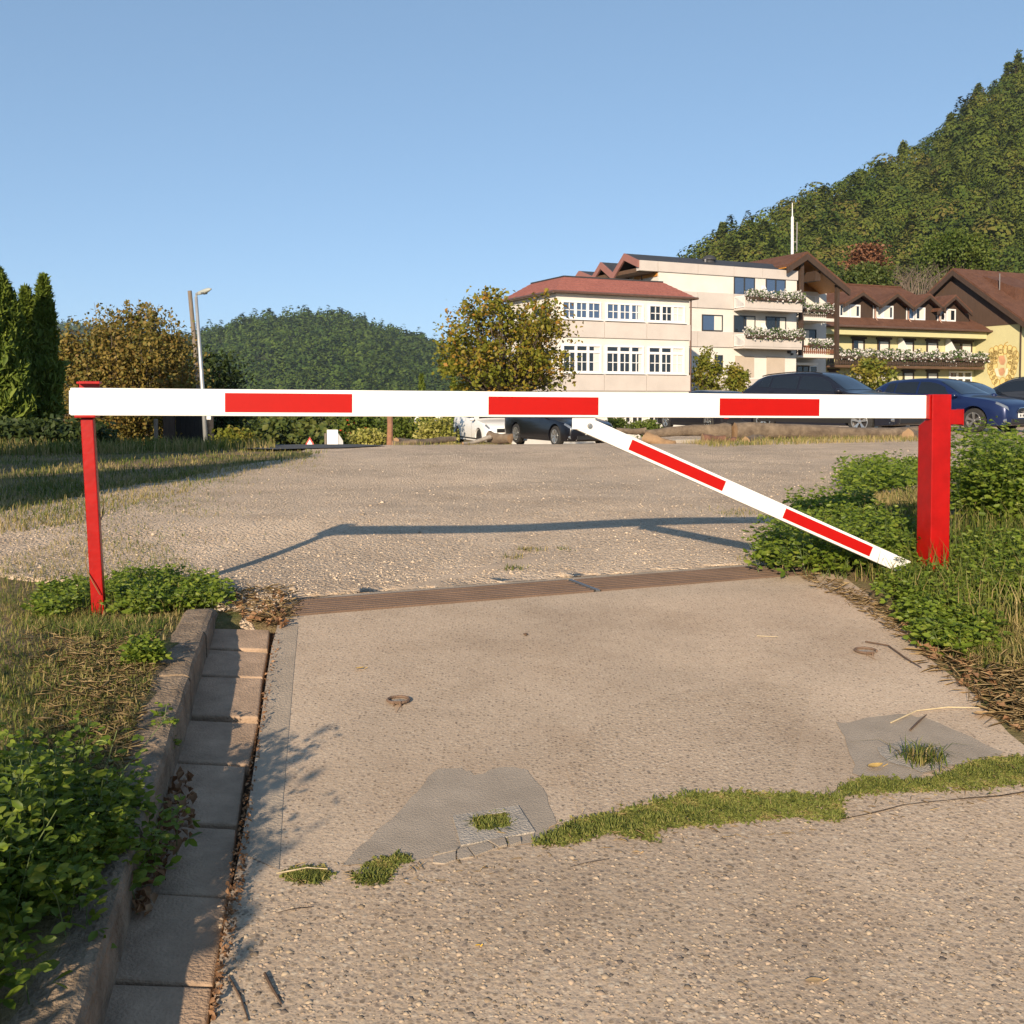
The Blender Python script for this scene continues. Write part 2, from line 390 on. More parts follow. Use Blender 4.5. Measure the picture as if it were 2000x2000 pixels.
VZ = zgravel(VX, VY); VZ = np.where((VX > GL[0] - .12) & (VY <= back + 1e-6), Z0 + .0062, VZ)      # feathered down onto the edging
VZ[:, 0] -= .08; VZ[:, -1] -= .08
def zsurf(x, y):
    inside_ = (x > np.interp(y, lb[:, 0], lb[:, 1]) - .1) & (x < np.interp(y, rb[:, 0], rb[:, 1])) & (drive_s(x, y) < -.45)
    return np.where(inside_, np.maximum(zground(x, y), zgravel(x, y)), zground(x, y))
ig = np.arange(VX.size).reshape(VX.shape)
gravel = np_mesh('gravel_yard', np.stack([VX, VY, VZ], -1).reshape(-1, 3), np.stack([ig[:-1, :-1], ig[:-1, 1:], ig[1:, 1:], ig[1:, :-1]], -1).reshape(-1, 4), M['gravel'], smooth=True)
tag(gravel, kind='structure')
# loose stones on the gravel, small and beyond counting
def gravel_xy(n, y0, y1, p=2.2):
    y = y0 + (y1 - y0) * rng.uniform(0, 1, n) ** p
    c = rng.uniform(.005, .995, n); x = np.interp(y, lb[:, 0], lb[:, 1]) * (1 - c) + np.interp(y, rb[:, 0], rb[:, 1]) * c
    ok = y > np.where(x > GL[0] - .12, GL[1] + (x - GL[0]) * .4121 + .44 + .2 * rng.uniform(0, 1, len(x)), 4.45); return x[ok], y[ok]
x, y = gravel_xy(26000, 4.3, 19)
rr = rng.lognormal(-5.4, .42, len(x)); x, y, rr = x[rr < .03], y[rr < .03], rr[rr < .03]
v, f = blobs(np.stack([x, y, zgravel(x, y) + rr * .1], 1), rr)
M['pebble'] = leafmat('loose_stones', [(.26, .205, .15), (.46, .36, .26), (.52, .42, .31), (.56, .46, .35), (.40, .32, .24)], 0.0, .9)
st = np_mesh('loose_gravel', v, f, M['pebble'], gravel, np.repeat(rng.uniform(0, 1, len(x)), 8), smooth=True); tag(st, kind='stuff')

# ---- drive: two slabs, with the joint between them
def sheet(name, pts, dz, mat, parent, thick=None):
    """polygon lying on the drive (points x, y)"""
    mb = MB(); n = len(pts); z = lambda p: float(zbase(p[0], p[1])) + dz
    top = [(p[0], p[1], z(p)) for p in pts]
    if thick: 
        mb.add(top + [(a, b, c - thick) for a, b, c in top], [tuple(range(n)), tuple(range(2 * n - 1, n - 1, -1))] + [(i, (i + 1) % n, n + (i + 1) % n, n + i) for i in range(n)])
    else: mb.add(top, [tuple(range(n))])
    return mb.build(name, mat, parent)
def rag(pp, amp=5, n=3):
    # ragged outline: extra points between the measured ones
    out = []
    for i, (a, b) in enumerate(zip(pp, pp[1:] + pp[:1])):
        for k in range(n):
            t = k / n; j = 0 if k == 0 else 1
            out.append((a[0] + (b[0] - a[0]) * t + j * random.uniform(-amp, amp), a[1] + (b[1] - a[1]) * t + j * random.uniform(-amp, amp) * .7))
    return out
def hits(pp): 
    a = np.array(pp, float); x, y = slab_hit(a[:, 0], a[:, 1]); return [(float(p), float(q)) for p, q in zip(x, y)]
J = hits([(452, 1742), (560, 1722), (700, 1702), (860, 1672), (1040, 1650), (1250, 1612), (1450, 1585), (1650, 1556), (1850, 1523), (2040, 1492)])
Lu = hits([(531, 1262), (520, 1330), (505, 1440), (487, 1560), (468, 1665)])
gy_l = lambda x: GL[1] + (x - GL[0]) * .4121
upper = [(-1.0, gy_l(-1.0) - .003)] + Lu + [(p[0], p[1] + .004) for p in J] + [(edge_x(3.4) + .12, 3.4), (edge_x(4.5) + .12, 4.5), (edge_x(5.3) + .1, gy_l(edge_x(5.3) + .1) - .003)]
drive_up = sheet('driveway_slab', upper, 0.0, M['slab'], None, .1); tag(drive_up, kind='structure')
Ll = hits([(440, 1800), (428, 1880), (412, 2000)])
lower = [(p[0], p[1] - .004) for p in J] + [(edge_x(1.0) + .8, 2.2), (2.6, -3), (-.35, -3)] + [(Ll[2][0], Ll[2][1])] + [Ll[1], Ll[0]]
drive_lo = sheet('driveway_slab', lower, 0.004, M['slab_coarse'], None, .1); tag(drive_lo, kind='structure')
# trowelled strip down the left edge of the upper slab
strip = Lu + hits([(545, 1700), (553, 1560), (563, 1440), (572, 1330), (582, 1222)]) + [(-1.0, gy_l(-1.0) - .01)]
sheet('trowelled_border', strip, .0015, M['smooth_conc'], drive_up)
sheet('worn_area', hits(rag([(1330, 1350), (1480, 1332), (1585, 1345), (1568, 1420), (1550, 1500), (1536, 1552), (1300, 1562), (1130, 1596), (1105, 1500), (1170, 1400)], 3, 4)), .0012, M['slab_worn'], drive_up)
fill = sheet('joint_fill', [(p[0], p[1] + .02) for p in J] + [(p[0], p[1] - .02) for p in J[::-1]], -.004, M['dirt'], drive_up)
# cement patches
pA = hits(rag([(668, 1692), (720, 1642), (790, 1575), (830, 1530), (855, 1503), (900, 1501), (925, 1515), (975, 1500), (1030, 1505), (1060, 1540), (1080, 1590), (1088, 1628), (1040, 1648), (860, 1672), (760, 1690)]))
sheet('cement_patch', pA, .002, M['patch'], drive_up)
pB = hits(rag([(1632, 1410), (1660, 1412), (1760, 1395), (1800, 1400), (1860, 1425), (1960, 1470), (1925, 1485), (1850, 1500), (1790, 1522), (1700, 1525), (1665, 1512), (1668, 1490), (1650, 1440)]))
sheet('cement_patch', pB, .002, M['patch'], drive_up)
pC = hits(rag([(1712, 1462), (1780, 1450), (1850, 1478), (1865, 1495), (1800, 1512), (1735, 1490)], 8))
sheet('cement_patch', pC, .004, M['patch_pale'], drive_up)
mb = MB()
o_ = hits([(884, 1597), (1012, 1577), (1045, 1628), (900, 1655)]); i_ = hits([(922, 1601), (988, 1590), (998, 1617), (934, 1626)])
zz = lambda p, d: (p[0], p[1], float(zbase(*p)) + d)
mb.add([zz(p, .006) for p in o_] + [zz(p, .006) for p in i_] + [zz(p, -.03) for p in i_] + [zz(p, -.002) for p in o_],
       [(k, (k + 1) % 4, 4 + (k + 1) % 4, 4 + k) for k in range(4)] + [(4 + k, 4 + (k + 1) % 4, 8 + (k + 1) % 4, 8 + k) for k in range(4)] + [(k, 12 + k, 12 + (k + 1) % 4, (k + 1) % 4) for k in range(4)])
mb.build('post_socket', M['patch_pale'], drive_up)
sheet('socket_soil', i_, .0045, M['dirt'], drive_up)
for q in ([(845, 1690), (848, 1678), (890, 1668), (890, 1684), (868, 1692)], [(893, 1684), (893, 1667), (912, 1661), (925, 1678)], [(846, 1676), (880, 1662), (896, 1660), (890, 1666)], [(690, 1702), (720, 1698), (722, 1708), (698, 1714)], [(915, 1660), (950, 1648), (972, 1660), (928, 1676)], [(955, 1647), (985, 1640), (990, 1655), (975, 1659)], [(992, 1640), (1016, 1640), (1018, 1648), (996, 1656)]):
    sheet('cement_fragment', hits(q), .006 + .002 * random.random(), M['patch'], drive_up, .02)
# cracks: thin dark strips laid on the slab
def crack(pp, w, parent):
    p = [Vector((a, b, 0)) for a, b in hits(pp)]; L_, Rr_ = [], []
    for i, q in enumerate(p):
        d = (p[min(i + 1, len(p) - 1)] - p[max(i - 1, 0)]).normalized(); nn = Vector((-d.y, d.x, 0)) * w * random.uniform(.5, 1.2) / 2
        L_.append((q.x + nn.x, q.y + nn.y)); Rr_.append((q.x - nn.x, q.y - nn.y))
    sheet('crack', L_ + Rr_[::-1], .0075, M['dirt'], parent)
crack([(1645, 1605), (1690, 1596), (1725, 1588), (1765, 1577), (1800, 1573), (1850, 1568), (1900, 1563), (1950, 1560), (2010, 1550)], .006, drive_lo)
crack([(1110, 1700), (1150, 1690), (1190, 1683)], .003, drive_lo)
crack([(540, 1790), (570, 1782), (610, 1778)], .003, drive_lo)
# half-sunk pebbles on the near slab
q = poly_pts([(430, 1760), (1000, 1680), (2000, 1520), (2000, 2000), (420, 2000)], 3000)
x, y = slab_hit(q[:, 0], q[:, 1]); rr = np.clip(rng.lognormal(-5.3, .36, len(x)), .003, .011)
keep = rng.uniform(0, 1, len(x)) < np.clip((3.4 - y) / 1.2, .15, 1); x, y, rr = x[keep], y[keep], rr[keep]
v, f = blobs(np.stack([x, y, zbase(x, y) + .004 - rr * .05], 1), rr, squash=.32)
M['pebble2'] = leafmat('set_pebbles', [(.10, .085, .075), (.24, .18, .12), (.34, .265, .185), (.40, .32, .23), (.38, .29, .21), (.29, .22, .16)], 0, .85)
tag(np_mesh('set_pebble', v, f, M['pebble2'], drive_lo, np.repeat(rng.uniform(0, 1, len(x)), 8), smooth=True), kind='stuff')

# ---- gutter of pavers beside the kerb
gut = thing('gutter', (-1.0, 3.2, float(zbase(-1.0, 3.2))), kind='structure')
jy = [1221, 1264, 1318, 1399, 1484, 1602, 1738, 1911, 2085, 2500]
def px_r(y_): return np.interp(y_, [1219, 1270, 1317, 1400, 1484, 1603, 1737, 1911, 2085, 2500], [527, 522, 513, 504, 486, 467, 451, 420, 398, 340])
def px_l(y_): return np.interp(y_, [1215, 1397, 1538, 1744, 1943, 2500], [417, 362, 315, 253, 203, 60])
for k in range(len(jy) - 1):
    a, b_ = jy[k] + 3, jy[k + 1] - 3
    tl = hits([(px_l(a - 6) - 4, a - 6), (px_r(a) - (6 if k >= 4 else 0), a), (px_r(b_) - (4 if k >= 4 else 0), b_), (px_l(b_ - 6) - 4, b_ - 6)])
    mb = MB(); dz = random.uniform(-.006, .004); tw = random.uniform(-.004, .004)
    z4 = [float(zbase(*p)) - .012 + dz + (tw if i in (1, 2) else -tw) for i, p in enumerate(tl)]
    bot = [(p[0], p[1], z - .08) for p, z in zip(tl, z4)][::-1]; top = [(p[0], p[1], z) for p, z in zip(tl, z4)][::-1]
    mb.hexa(bot + top); mb.build('paver', M['paver'], gut, bevel=.006)
mb = MB(); q = hits([(430, 1205), (560, 1205), (500, 1500), (420, 2050), (150, 2050), (300, 1500)])
mb.add([(p[0], p[1], float(zbase(*p)) - .05) for p in q], [tuple(range(len(q)))[::-1]]); mb.build('gutter_bed', M['dirt'], gut)
# kerb stones
kerb = thing('kerb', (-1.1, 3.0, float(zbase(-1.1, 3.0))), kind='structure')
ky = [0.2, 1.25, 2.27, 3.28, 3.86, 4.43]
for k in range(len(ky) - 1):
    y0, y1 = ky[k] + .006, ky[k + 1] - .006; mb = MB(); n = 10; ring = []
    sh = random.uniform(-.008, .008)
    for i in range(n + 1):
        yy = y0 + (y1 - y0) * i / n; xk = float(kerb_x(yy)) + sh + random.uniform(-.003, .003); zb = float(zbase(xk, yy)); hh = .118 * (1 - .45 * float(sstep((yy - 3.3) / 1.1))) + random.uniform(-.004, .004)
        if k == 4 and i > 7: hh -= .012 * (i - 7)
        pr = [(-.135, -.1), (.0, -.1), (-.004, hh - .022), (-.012, hh - .006), (-.03, hh), (-.12, hh - .004), (-.135, hh - .02)]
        ring.append([(xk + a, yy, zb + c) for a, c in pr])
    m_ = len(ring[0]); vv = [p for r_ in ring for p in r_]
    ff = [(i * m_ + j, i * m_ + (j + 1) % m_, (i + 1) * m_ + (j + 1) % m_, (i + 1) * m_ + j) for i in range(n) for j in range(m_)]
    ff += [tuple(range(m_))[::-1], tuple(n * m_ + j for j in range(m_))]
    mb.add(vv, ff); mb.build('kerbstone', M['kerb'], kerb)

# ---- drain grate across the drive, in two lengths
def grate(a0, a1, label):
    o0 = Vector((GL[0], GL[1], 0)); u = Vector((GDIR[0], GDIR[1], 0)); nn = Vector((-GN[0], -GN[1], 0))
    P = lambda a, c, z: tuple(o0 + u * a + nn * c + Vector((0, 0, Z0 + z)))
    t = thing('drain_grate', P((a0 + a1) / 2, .17, -.05), label, 'drain grate', 'rusty drain grates across the drive')
    def strip(a, b, c0, c1, z0, z1, name, m_):
        mb_ = MB(); mb_.hexa([P(a, c0, z0), P(b, c0, z0), P(b, c1, z0), P(a, c1, z0), P(a, c0, z1), P(b, c0, z1), P(b, c1, z1), P(a, c1, z1)])
        return mb_.build(name, m_, t, bevel=.002)
    n = 8; w = .335 / n
    for i in range(n): strip(a0 + .008, a1 - .008, .004 + i * w, .004 + i * w + w * .5, -.03, .008 + random.uniform(-.001, .001), 'bar', M['rust'])
    strip(a0, a1, .0, .32, -.06, -.034, 'channel', M['dirt'])
    k = a0 + .3
    while k < a1 - .1: strip(k, k + .012, .004, .318, -.033, -.012, 'cross_tie', M['rust']); k += .33
    return P, strip
P_, strip_ = grate(-.03, 1.435, 'left length of the rusty drain grate, nearest the gutter')
P2, strip2 = grate(1.462, 2.85, 'right length of the rusty drain grate, running under the weeds')
M['galv'] = pmat('dull_galvanised', (.22, .22, .22), .5, .8, var=.2, vs_=20)
strip_(1.438, 1.459, .0, .32, -.05, .009, 'end_strip', M['galv'])

mb = MB(); mb.hexa([P_(-.22, .324, -.1), P_(2.75, .324, -.1), P_(2.75, .56, -.1), P_(-.22, .56, -.1), P_(-.22, .324, .006), P_(2.75, .324, .006), P_(2.75, .56, .006), P_(-.22, .56, .006)]); tag(mb.build('drain_edging', M['smooth_conc'], None, bevel=.004), kind='structure')
ap = hits(rag([(700, 1166), (840, 1140), (900, 1128), (960, 1106), (1040, 1092), (1120, 1082), (1200, 1066), (1280, 1048), (1400, 1032), (1500, 1035), (1570, 1098), (1400, 1112), (1110, 1136), (850, 1158)], 7, 3))
mb = MB(); mb.add([(a, max(b, GL[1] + (a - GL[0]) * .4121 + .405), Z0 + (.0155 if b > GL[1] + (a - GL[0]) * .4121 + .46 else .0075)) for a, b in ap], [tuple(range(len(ap)))]); mb.build('worn_apron', M['slab'], gravel)
# ---- far asphalt road beyond the yard on the left
mb = MB(); rp = [(-4.9, 18.3), (-4.2, 18.0), (-3.0, 18.6), (-2.4, 19.4), (-3.0, 20.4), (-5.4, 20.4)]
mb.add([(a, b, float(zbase(a, b)) + .03) for a, b in rp], [tuple(range(len(rp)))]); tag(mb.build('road', M['road']), kind='structure')
# ================================================================== hills with their woods
M['forest_floor'] = pmat('forest_floor', (.035, .042, .016), .95, var=.4, vs_=.05, spec=.05)
M['wood_near'] = leafmat('hillside_foliage', [(.04, .065, .012), (.065, .095, .014), (.095, .12, .018), (.06, .08, .017), (.11, .13, .02), (.12, .10, .025)], .15, .7, .1)
M['wood_far'] = leafmat('far_foliage', [(.035, .065, .016), (.055, .09, .018), (.08, .115, .022), (.05, .08, .02)], .1, .8, .05)
def hill(name, sky_pts, d0, d1, zbot, nrow=26, back=1.25):
    a = np.array(sky_pts, float); xs = np.linspace(a[0, 0], a[-1, 0], 70); yk = np.interp(xs, a[:, 0], a[:, 1])
    rows = []
    d1 = np.interp(xs, a[:, 0], d1) if hasattr(d1, '__len__') else d1 + 0 * xs
    for j in range(nrow):
        t = j / (nrow - 1); Y = d0 + (d1 - d0) * t
        X = (xs - 1000) / 2000 * Y
        ztop = EYE + (775 - yk) / 2000 * d1
        Z = zbot + (ztop - zbot) * (t ** 0.95)
        Z = Z + (ztop - zbot) * .02 * np.sin(X * .02 + j) * np.sin(t * 9) * (t < .97)
        rows.append(np.stack([X, Y, Z], 1))
    for k in (1.0, ):
        Y = d1 * back; rows.append(np.stack([(xs - 1000) / 2000 * Y, Y, zbot + 0 * Y], 1))
    V = np.stack(rows, 0); ii = np.arange(V.shape[0] * V.shape[1]).reshape(V.shape[:2])
    o = np_mesh(name, V.reshape(-1, 3), np.stack([ii[:-1, :-1], ii[:-1, 1:], ii[1:, 1:], ii[1:, :-1]], -1).reshape(-1, 4), M['forest_floor'], smooth=True)
    tag(o, kind='structure'); return V[:nrow]
def forest(name, label, V, n, ncl, rad, clump, mat, g, conif=.25, vspread=.12, lo=0.0):
    nr, nc = V.shape[:2]
    j = (lo + (1 - lo) * g.uniform(0, 1, n)) * (nr - 1.001); i = g.uniform(0, nc - 1.001, n); j0, i0 = j.astype(int), i.astype(int); fj, fi = (j - j0)[:, None], (i - i0)[:, None]
    B = (V[j0, i0] * (1 - fj) * (1 - fi) + V[j0 + 1, i0] * fj * (1 - fi) + V[j0, i0 + 1] * (1 - fj) * fi + V[j0 + 1, i0 + 1] * fj * fi)
    k = g.uniform(.5, 1.0, n) + .7 * g.uniform(0, 1, n) ** 3; con = g.uniform(0, 1, n) < conif
    th = g.uniform(0, 2 * np.pi, (n, ncl)); u = g.uniform(-.35, 1, (n, ncl)); rho = np.sqrt(np.maximum(0, 1 - u * u)) * g.uniform(.75, 1.05, (n, ncl))
    h = np.where(con, 1.35, 1.0)[:, None] * (u * .9 + .6); rho = np.where(con[:, None], (1.15 - (u + .35) / 1.35) * .62, rho)
    off = np.stack([rho * np.cos(th), rho * np.sin(th), h], 2) * (rad * k)[:, None, None]
    P = (B[:, None] + off).reshape(-1, 3)
    nrm = off.copy(); 
    # clumps face outwards so each crown shades as a rounded mass
    nn = unit((off - np.array([0, 0, .55 * rad])).reshape(-1, 3) + g.normal(size=(n * ncl, 3)) * rad * .22)
    T = unit(np.cross(nn, g.normal(size=nn.shape))); Bv = np.cross(nn, T); s = (clump * g.uniform(.6, 1.3, n * ncl) * np.repeat(k, ncl))[:, None]
    j = g.uniform(.25, .65, (4, n * ncl, 1)); w4 = g.normal(size=(4, n * ncl, 1)) * .18      # uneven four-cornered tufts
    v = np.stack([P - T * s * j[0] + Bv * s * w4[0], P + Bv * s * j[1] + T * s * w4[1], P + T * s * j[2] + Bv * s * w4[2], P - Bv * s * j[3] + T * s * w4[3]], 1).reshape(-1, 3)
    q = (np.arange(n * ncl)[:, None] * 4 + np.arange(4)).astype(np.int32)
    vt = np.clip(np.repeat(g.beta(1.1, 1.3, n), ncl) + g.normal(0, vspread, n * ncl), 0, 1)
    return tag(np_mesh(name, v, q, mat, None, vt), label, 'forest', kind='stuff')
g1 = np.random.default_rng(3)
HN = hill('hillside', [(1180, 620), (1290, 572), (1350, 532), (1400, 492), (1460, 462), (1520, 438), (1600, 402), (1660, 370), (1720, 347), (1770, 324), (1830, 286), (1870, 250), (1930, 198), (2000, 148), (2080, 94), (2120, 45)], 235, [390, 390, 390, 390, 390, 395, 400, 405, 410, 415, 420, 425, 430, 440, 450, 460], -3)
forest('hillside_wood', 'mixed green wood covering the steep hillside behind the hotel', HN[:, 7:], 1900, 235, 4.3, .82, M['wood_near'], g1, .15, .09, lo=.2)
g2 = np.random.default_rng(4)
HF = hill('far_hill', [(-150, 650), (0, 662), (150, 680), (300, 680), (370, 665), (420, 647), (470, 632), (520, 623), (580, 618), (640, 619), (690, 627), (740, 641), (800, 660), (860, 678), (930, 698), (1040, 715), (1200, 740)], 620, 1250, -40)
forest('far_hill_wood', 'dark green wood on the rounded hill beyond the valley', HF, 8000, 32, 6.0, 2.7, M['wood_far'], g2, .4)
g3 = np.random.default_rng(5)
HL = hill('far_ridge', [(-500, 600), (-200, 608), (0, 622), (60, 628), (120, 634), (180, 640), (260, 650), (340, 668), (420, 690), (520, 720)], 1500, 2300, -40)
forest('far_ridge_wood', 'bluish wood on the distant ridge behind the left hedge', HL, 3500, 10, 9, 8, M['wood_far'], g3, .5, lo=.3)
# ================================================================== vertical planes measured in the photograph
class Plane:
    """upright plane through O along azimuth az (from +Y towards +X); n faces the camera side"""
    def __init__(s, O, az=None, u=None):
        s.O = Vector((O[0], O[1], 0)); s.u = Vector((math.sin(R(az)), math.cos(R(az)), 0)) if u is None else Vector((u[0], u[1], 0)).normalized()
        s.n = Vector((s.u.y, -s.u.x, 0)); 
    def hit(s, px, py, off=0.0):
        d = Vector([float(c) for c in ray(px, py)]); o = s.O + s.n * off
        k = (o.dot(s.n)) / d.dot(s.n)
        p = d * k; return (p - o).dot(s.u), p.z + EYE
    def t(s, px, off=0.0, py=700): return s.hit(px, py, off)[0]
    def z(s, px, py, off=0.0): return s.hit(px, py, off)[1]
    def pt(s, t, z, off=0.0):
        p = s.O + s.u * t + s.n * off; return (p.x, p.y, z)
    def box(s, mb, t0, t1, z0, z1, o0, o1):
        return mb.hexa([s.pt(t0, z0, o1), s.pt(t1, z0, o1), s.pt(t1, z0, o0), s.pt(t0, z0, o0), s.pt(t0, z1, o1), s.pt(t1, z1, o1), s.pt(t1, z1, o0), s.pt(t0, z1, o0)])
    def prism(s, mb, poly, o0, o1):
        """polygon (t, z) extruded from offset o0 to o1"""
        n = len(poly); a = [s.pt(t, z, o1) for t, z in poly]; b = [s.pt(t, z, o0) for t, z in poly]
        return mb.add(a + b, [tuple(range(n)), tuple(range(2 * n - 1, n - 1, -1))] + [(i, n + i, n + (i + 1) % n, (i + 1) % n) for i in range(n)])

# ================================================================== the barrier
M['white_paint'] = pmat('white_barrier_paint', (.78, .765, .73), .42, var=.05, vs_=9, bump=.06, bs=40, coat=.15)
M['red_foil'] = pmat('red_reflective_foil', (.38, .004, .002), .5, var=.04, vs_=20, spec=.2)
M['red_paint'] = pmat('red_gloss_paint', (.33, .005, .004), .36, var=.16, vs_=14, bump=.06, bs=30, coat=.08, spec=.3)
M['steel'] = pmat('zinc_bolt', (.45, .44, .42), .35, .9, var=.1)
DL, DR = 4.40, 5.27
A = W(137, 784.5, DL); B = W(1812, 794.8, DR); BD = (B - A).normalized()
BP = Plane(A, u=(BD.x, BD.y)); BH, BT = .1195, .08
gate = thing('barrier_gate', (float(B.x), float(B.y), float(zground(B.x, B.y))), 'long white barrier beam with red panels, diagonal strut and red post', 'barrier')
mb = MB(); back_ = -BP.n * (BT / 2); mb.bar(A + back_, B + back_, BT, BH); beam = mb.build('beam', M['white_paint'], gate, bevel=.004)
mb = MB(); mb.bar(A - BD * .006 + back_ - Vector((0, 0, .003)), A + back_ - Vector((0, 0, .003)), BT - .012, BH - .016); mb.build('end_cap', M['white_paint'], beam, bevel=.002)
def along(px):       # distance along the beam of a pixel column
    t = BP.t(px, 0, 790); return t / math.hypot(BD.x, BD.y)
for x0, x1, lo, hi in ((439.5, 687.5, .0035, -.0), (954, 1168.5, -.003, 0), (1405.5, 1600, -.003, 0)):
    mb = MB(); c = BP.n * .0015 + Vector((0, 0, lo - .003)); mb.bar(A + BD * along(x0) + c, A + BD * along(x1) + c, .003, .0845); mb.build('red_panel', M['red_foil'], beam)
# strut
so = -.02
s0 = Vector(BP.pt(*BP.hit(1128, 823, so - .02), so - .02)); s1 = Vector(BP.pt(*BP.hit(1770, 1109, so - .02), so - .02)); SD = (s1 - s0).normalized()
mb = MB(); mb.bar(s0, s1, .04, .078, up=(0, 0, 1)); strut = mb.build('strut', M['white_paint'], gate, bevel=.003)
def on_strut(px, py):
    q = Vector(BP.pt(*BP.hit(px, py, so), so)); return s0 + SD * (q - s0).dot(SD) + BP.n * .0215
for a, b in (((1232, 866), (1414, 949)), ((1531, 1004), (1700, 1080))):
    mb = MB(); mb.bar(on_strut(*a), on_strut(*b), .003, .052); mb.build('red_panel', M['red_foil'], strut)
mb = MB(); t0, z0 = BP.hit(1118, 816, so + .004); t1, z1 = BP.hit(1163, 838, so + .004); BP.box(mb, t0, t1, z1, z0 + .01, so - .004, so + .004); br = mb.build('bracket', M['white_paint'], gate, bevel=.0015)
t, z = BP.hit(1152, 832, so + .004); mb = MB(); c = Vector(BP.pt(t, z, so + .004)); mb.tube([c, c + BP.n * .004], .013, 16); mb.tube([c + BP.n * .004, c + BP.n * .012], .009, 6); mb.build('bolt', M['steel'], br)
# red post: front of full height, rear cut away below the beam
PP = Plane(W(1820, 900, 5.235), u=(BD.x, BD.y)); pw = PP.t(1857, 0, 900)
zt = PP.z(1838, 770); zb = float(zground(B.x, B.y)) - .12
zc = PP.z(1820, 817); zs = zc - .03
side = Plane(PP.pt(0, 0, 0), u=(-PP.n.x, -PP.n.y))           # along the depth; its n looks right
mb = MB(); side.prism(mb, [(0, zb), (.122, zb), (.122, zs - .012), (.045, zc), (.045, zt), (0, zt)], 0, pw); post = mb.build('post', M['red_paint'], gate, bevel=.004, segs=3)
mb = MB(); PP.box(mb, -.012, 0, zc - .005, zt - .003, -.06, -.012); mb.build('weld_flange', M['red_paint'], gate, bevel=.003)
t0, z0 = PP.hit(1857, 800, -.03); t1, z1 = PP.hit(1879, 829, -.03); mb = MB(); PP.box(mb, pw + .001, t1, z1, z0, -.075, -.022); lt = mb.build('latch_box', M['red_paint'], gate, bevel=.003)
mb = MB(); PP.box(mb, t1 - .001, t1 + .004, z1 - .004, z0 + .003, -.078, -.02); mb.build('latch_plate', M['red_paint'], gate, bevel=.001)
# base plate and hinge collar of the post, low in the weeds
mb = MB(); PP.box(mb, -.05, pw + .05, zb + .13, zb + .142, -.2, .05); mb.build('base_plate', M['red_paint'], gate, bevel=.002)

# ---- catch post on the left, leaning a little
tp = W(171.5, 816, 4.452); bt = W(195, 1206, 4.452); bt.z -= .06; zl = float(zground(bt.x, bt.y))
catch = thing('catch_post', (bt.x, bt.y, zl), 'leaning red square post on the left verge, catching the beam end', 'post')
mb = MB(); u_, n_ = BP.u, BP.n; w_ = .052; p = []
for c in (bt, tp): p += [c - u_ * w_ / 2 + n_ * w_ / 2, c + u_ * w_ / 2 + n_ * w_ / 2, c + u_ * w_ / 2 - n_ * w_ / 2, c - u_ * w_ / 2 - n_ * w_ / 2]
mb.hexa(p); mb.build('upright', M['red_paint'], catch, bevel=.004)
CP = Plane(tp, u=(BD.x, BD.y)); mb = MB(); CP.box(mb, -.045, .04, tp.z + .001, tp.z + .012, -.06, .055); mb.build('rest_plate', M['red_paint'], catch, bevel=.003)
mb = MB(); CP.box(mb, -.045, .04, tp.z + .012, tp.z + .16, -.068, -.058); mb.build('back_plate', M['red_paint'], catch, bevel=.002)
mb = MB(); CP.box(mb, -.045, .05, tp.z + .1475, tp.z + .157, -.057, .0); mb.build('top_lip', M['red_paint'], catch, bevel=.002)
# dry vine wound round the post
M['straw'] = leafmat('dry_straw', [(.22, .15, .07), (.36, .26, .13), (.46, .35, .19), (.30, .20, .10)], .15, .8)
pts = []
for i in range(40):
    t = i / 39; c = bt.lerp(tp, .18 + .42 * t); a = 1.0 + t * 5.2; pts.append(c + Vector((math.cos(a) * .042, -math.sin(a) * .042 - .0, .01 * math.sin(9 * t))))
mb = MB(); mb.tube(pts, [.0022] * 40, 5); o = mb.build('dry_vine', M['straw']); tag(o, 'thin dry vine twisting up round the leaning red post', 'vine')
# ================================================================== the hotel: five joined buildings
M['cream'] = pmat('cream_render', (.62, .59, .545), .9, var=.08, vs_=.6, bump=.1, bs=40, spec=.2)
M['panel'] = pmat('pinkish_facade_panel', (.50, .455, .42), .7, var=.08, vs_=.7, spec=.3)
M['white_frame'] = pmat('white_window_frame', (.72, .72, .72), .5, var=.03, vs_=3)
M['dark_frame'] = pmat('dark_window_frame', (.03, .032, .035), .5, var=.1, vs_=3)
M['brown_wood'] = pmat('dark_brown_timber', (.048, .028, .018), .75, var=.35, vs_=3, bump=.3, bs=25, streak=(6, 6, .6))
M['orange_wood'] = pmat('orange_varnished_boards', (.45, .19, .03), .55, var=.2, vs_=2, bump=.2, bs=20, streak=(5, 5, .5))
M['yellow'] = pmat('yellow_render', (.52, .485, .27), .9, var=.06, vs_=1.2, bump=.1, bs=40, spec=.2)
M['curtain'] = pmat('net_curtain', (.62, .60, .54), .8, var=.12, vs_=6, streak=(8, 8, .3))
M['shutter'] = pmat('beige_roller_shutter', (.50, .42, .34), .6, var=.06, vs_=2)
M['tar'] = pmat('dark_roof_felt', (.035, .037, .042), .7, var=.25, vs_=1.5)
M['soffit'] = pmat('brown_soffit', (.10, .055, .03), .8, var=.3, vs_=3)
M['zinc'] = pmat('zinc_flashing', (.33, .31, .29), .45, .7, var=.15, vs_=5)
M['pipe'] = pmat('copper_downpipe', (.17, .10, .075), .5, .5, var=.2, vs_=5)
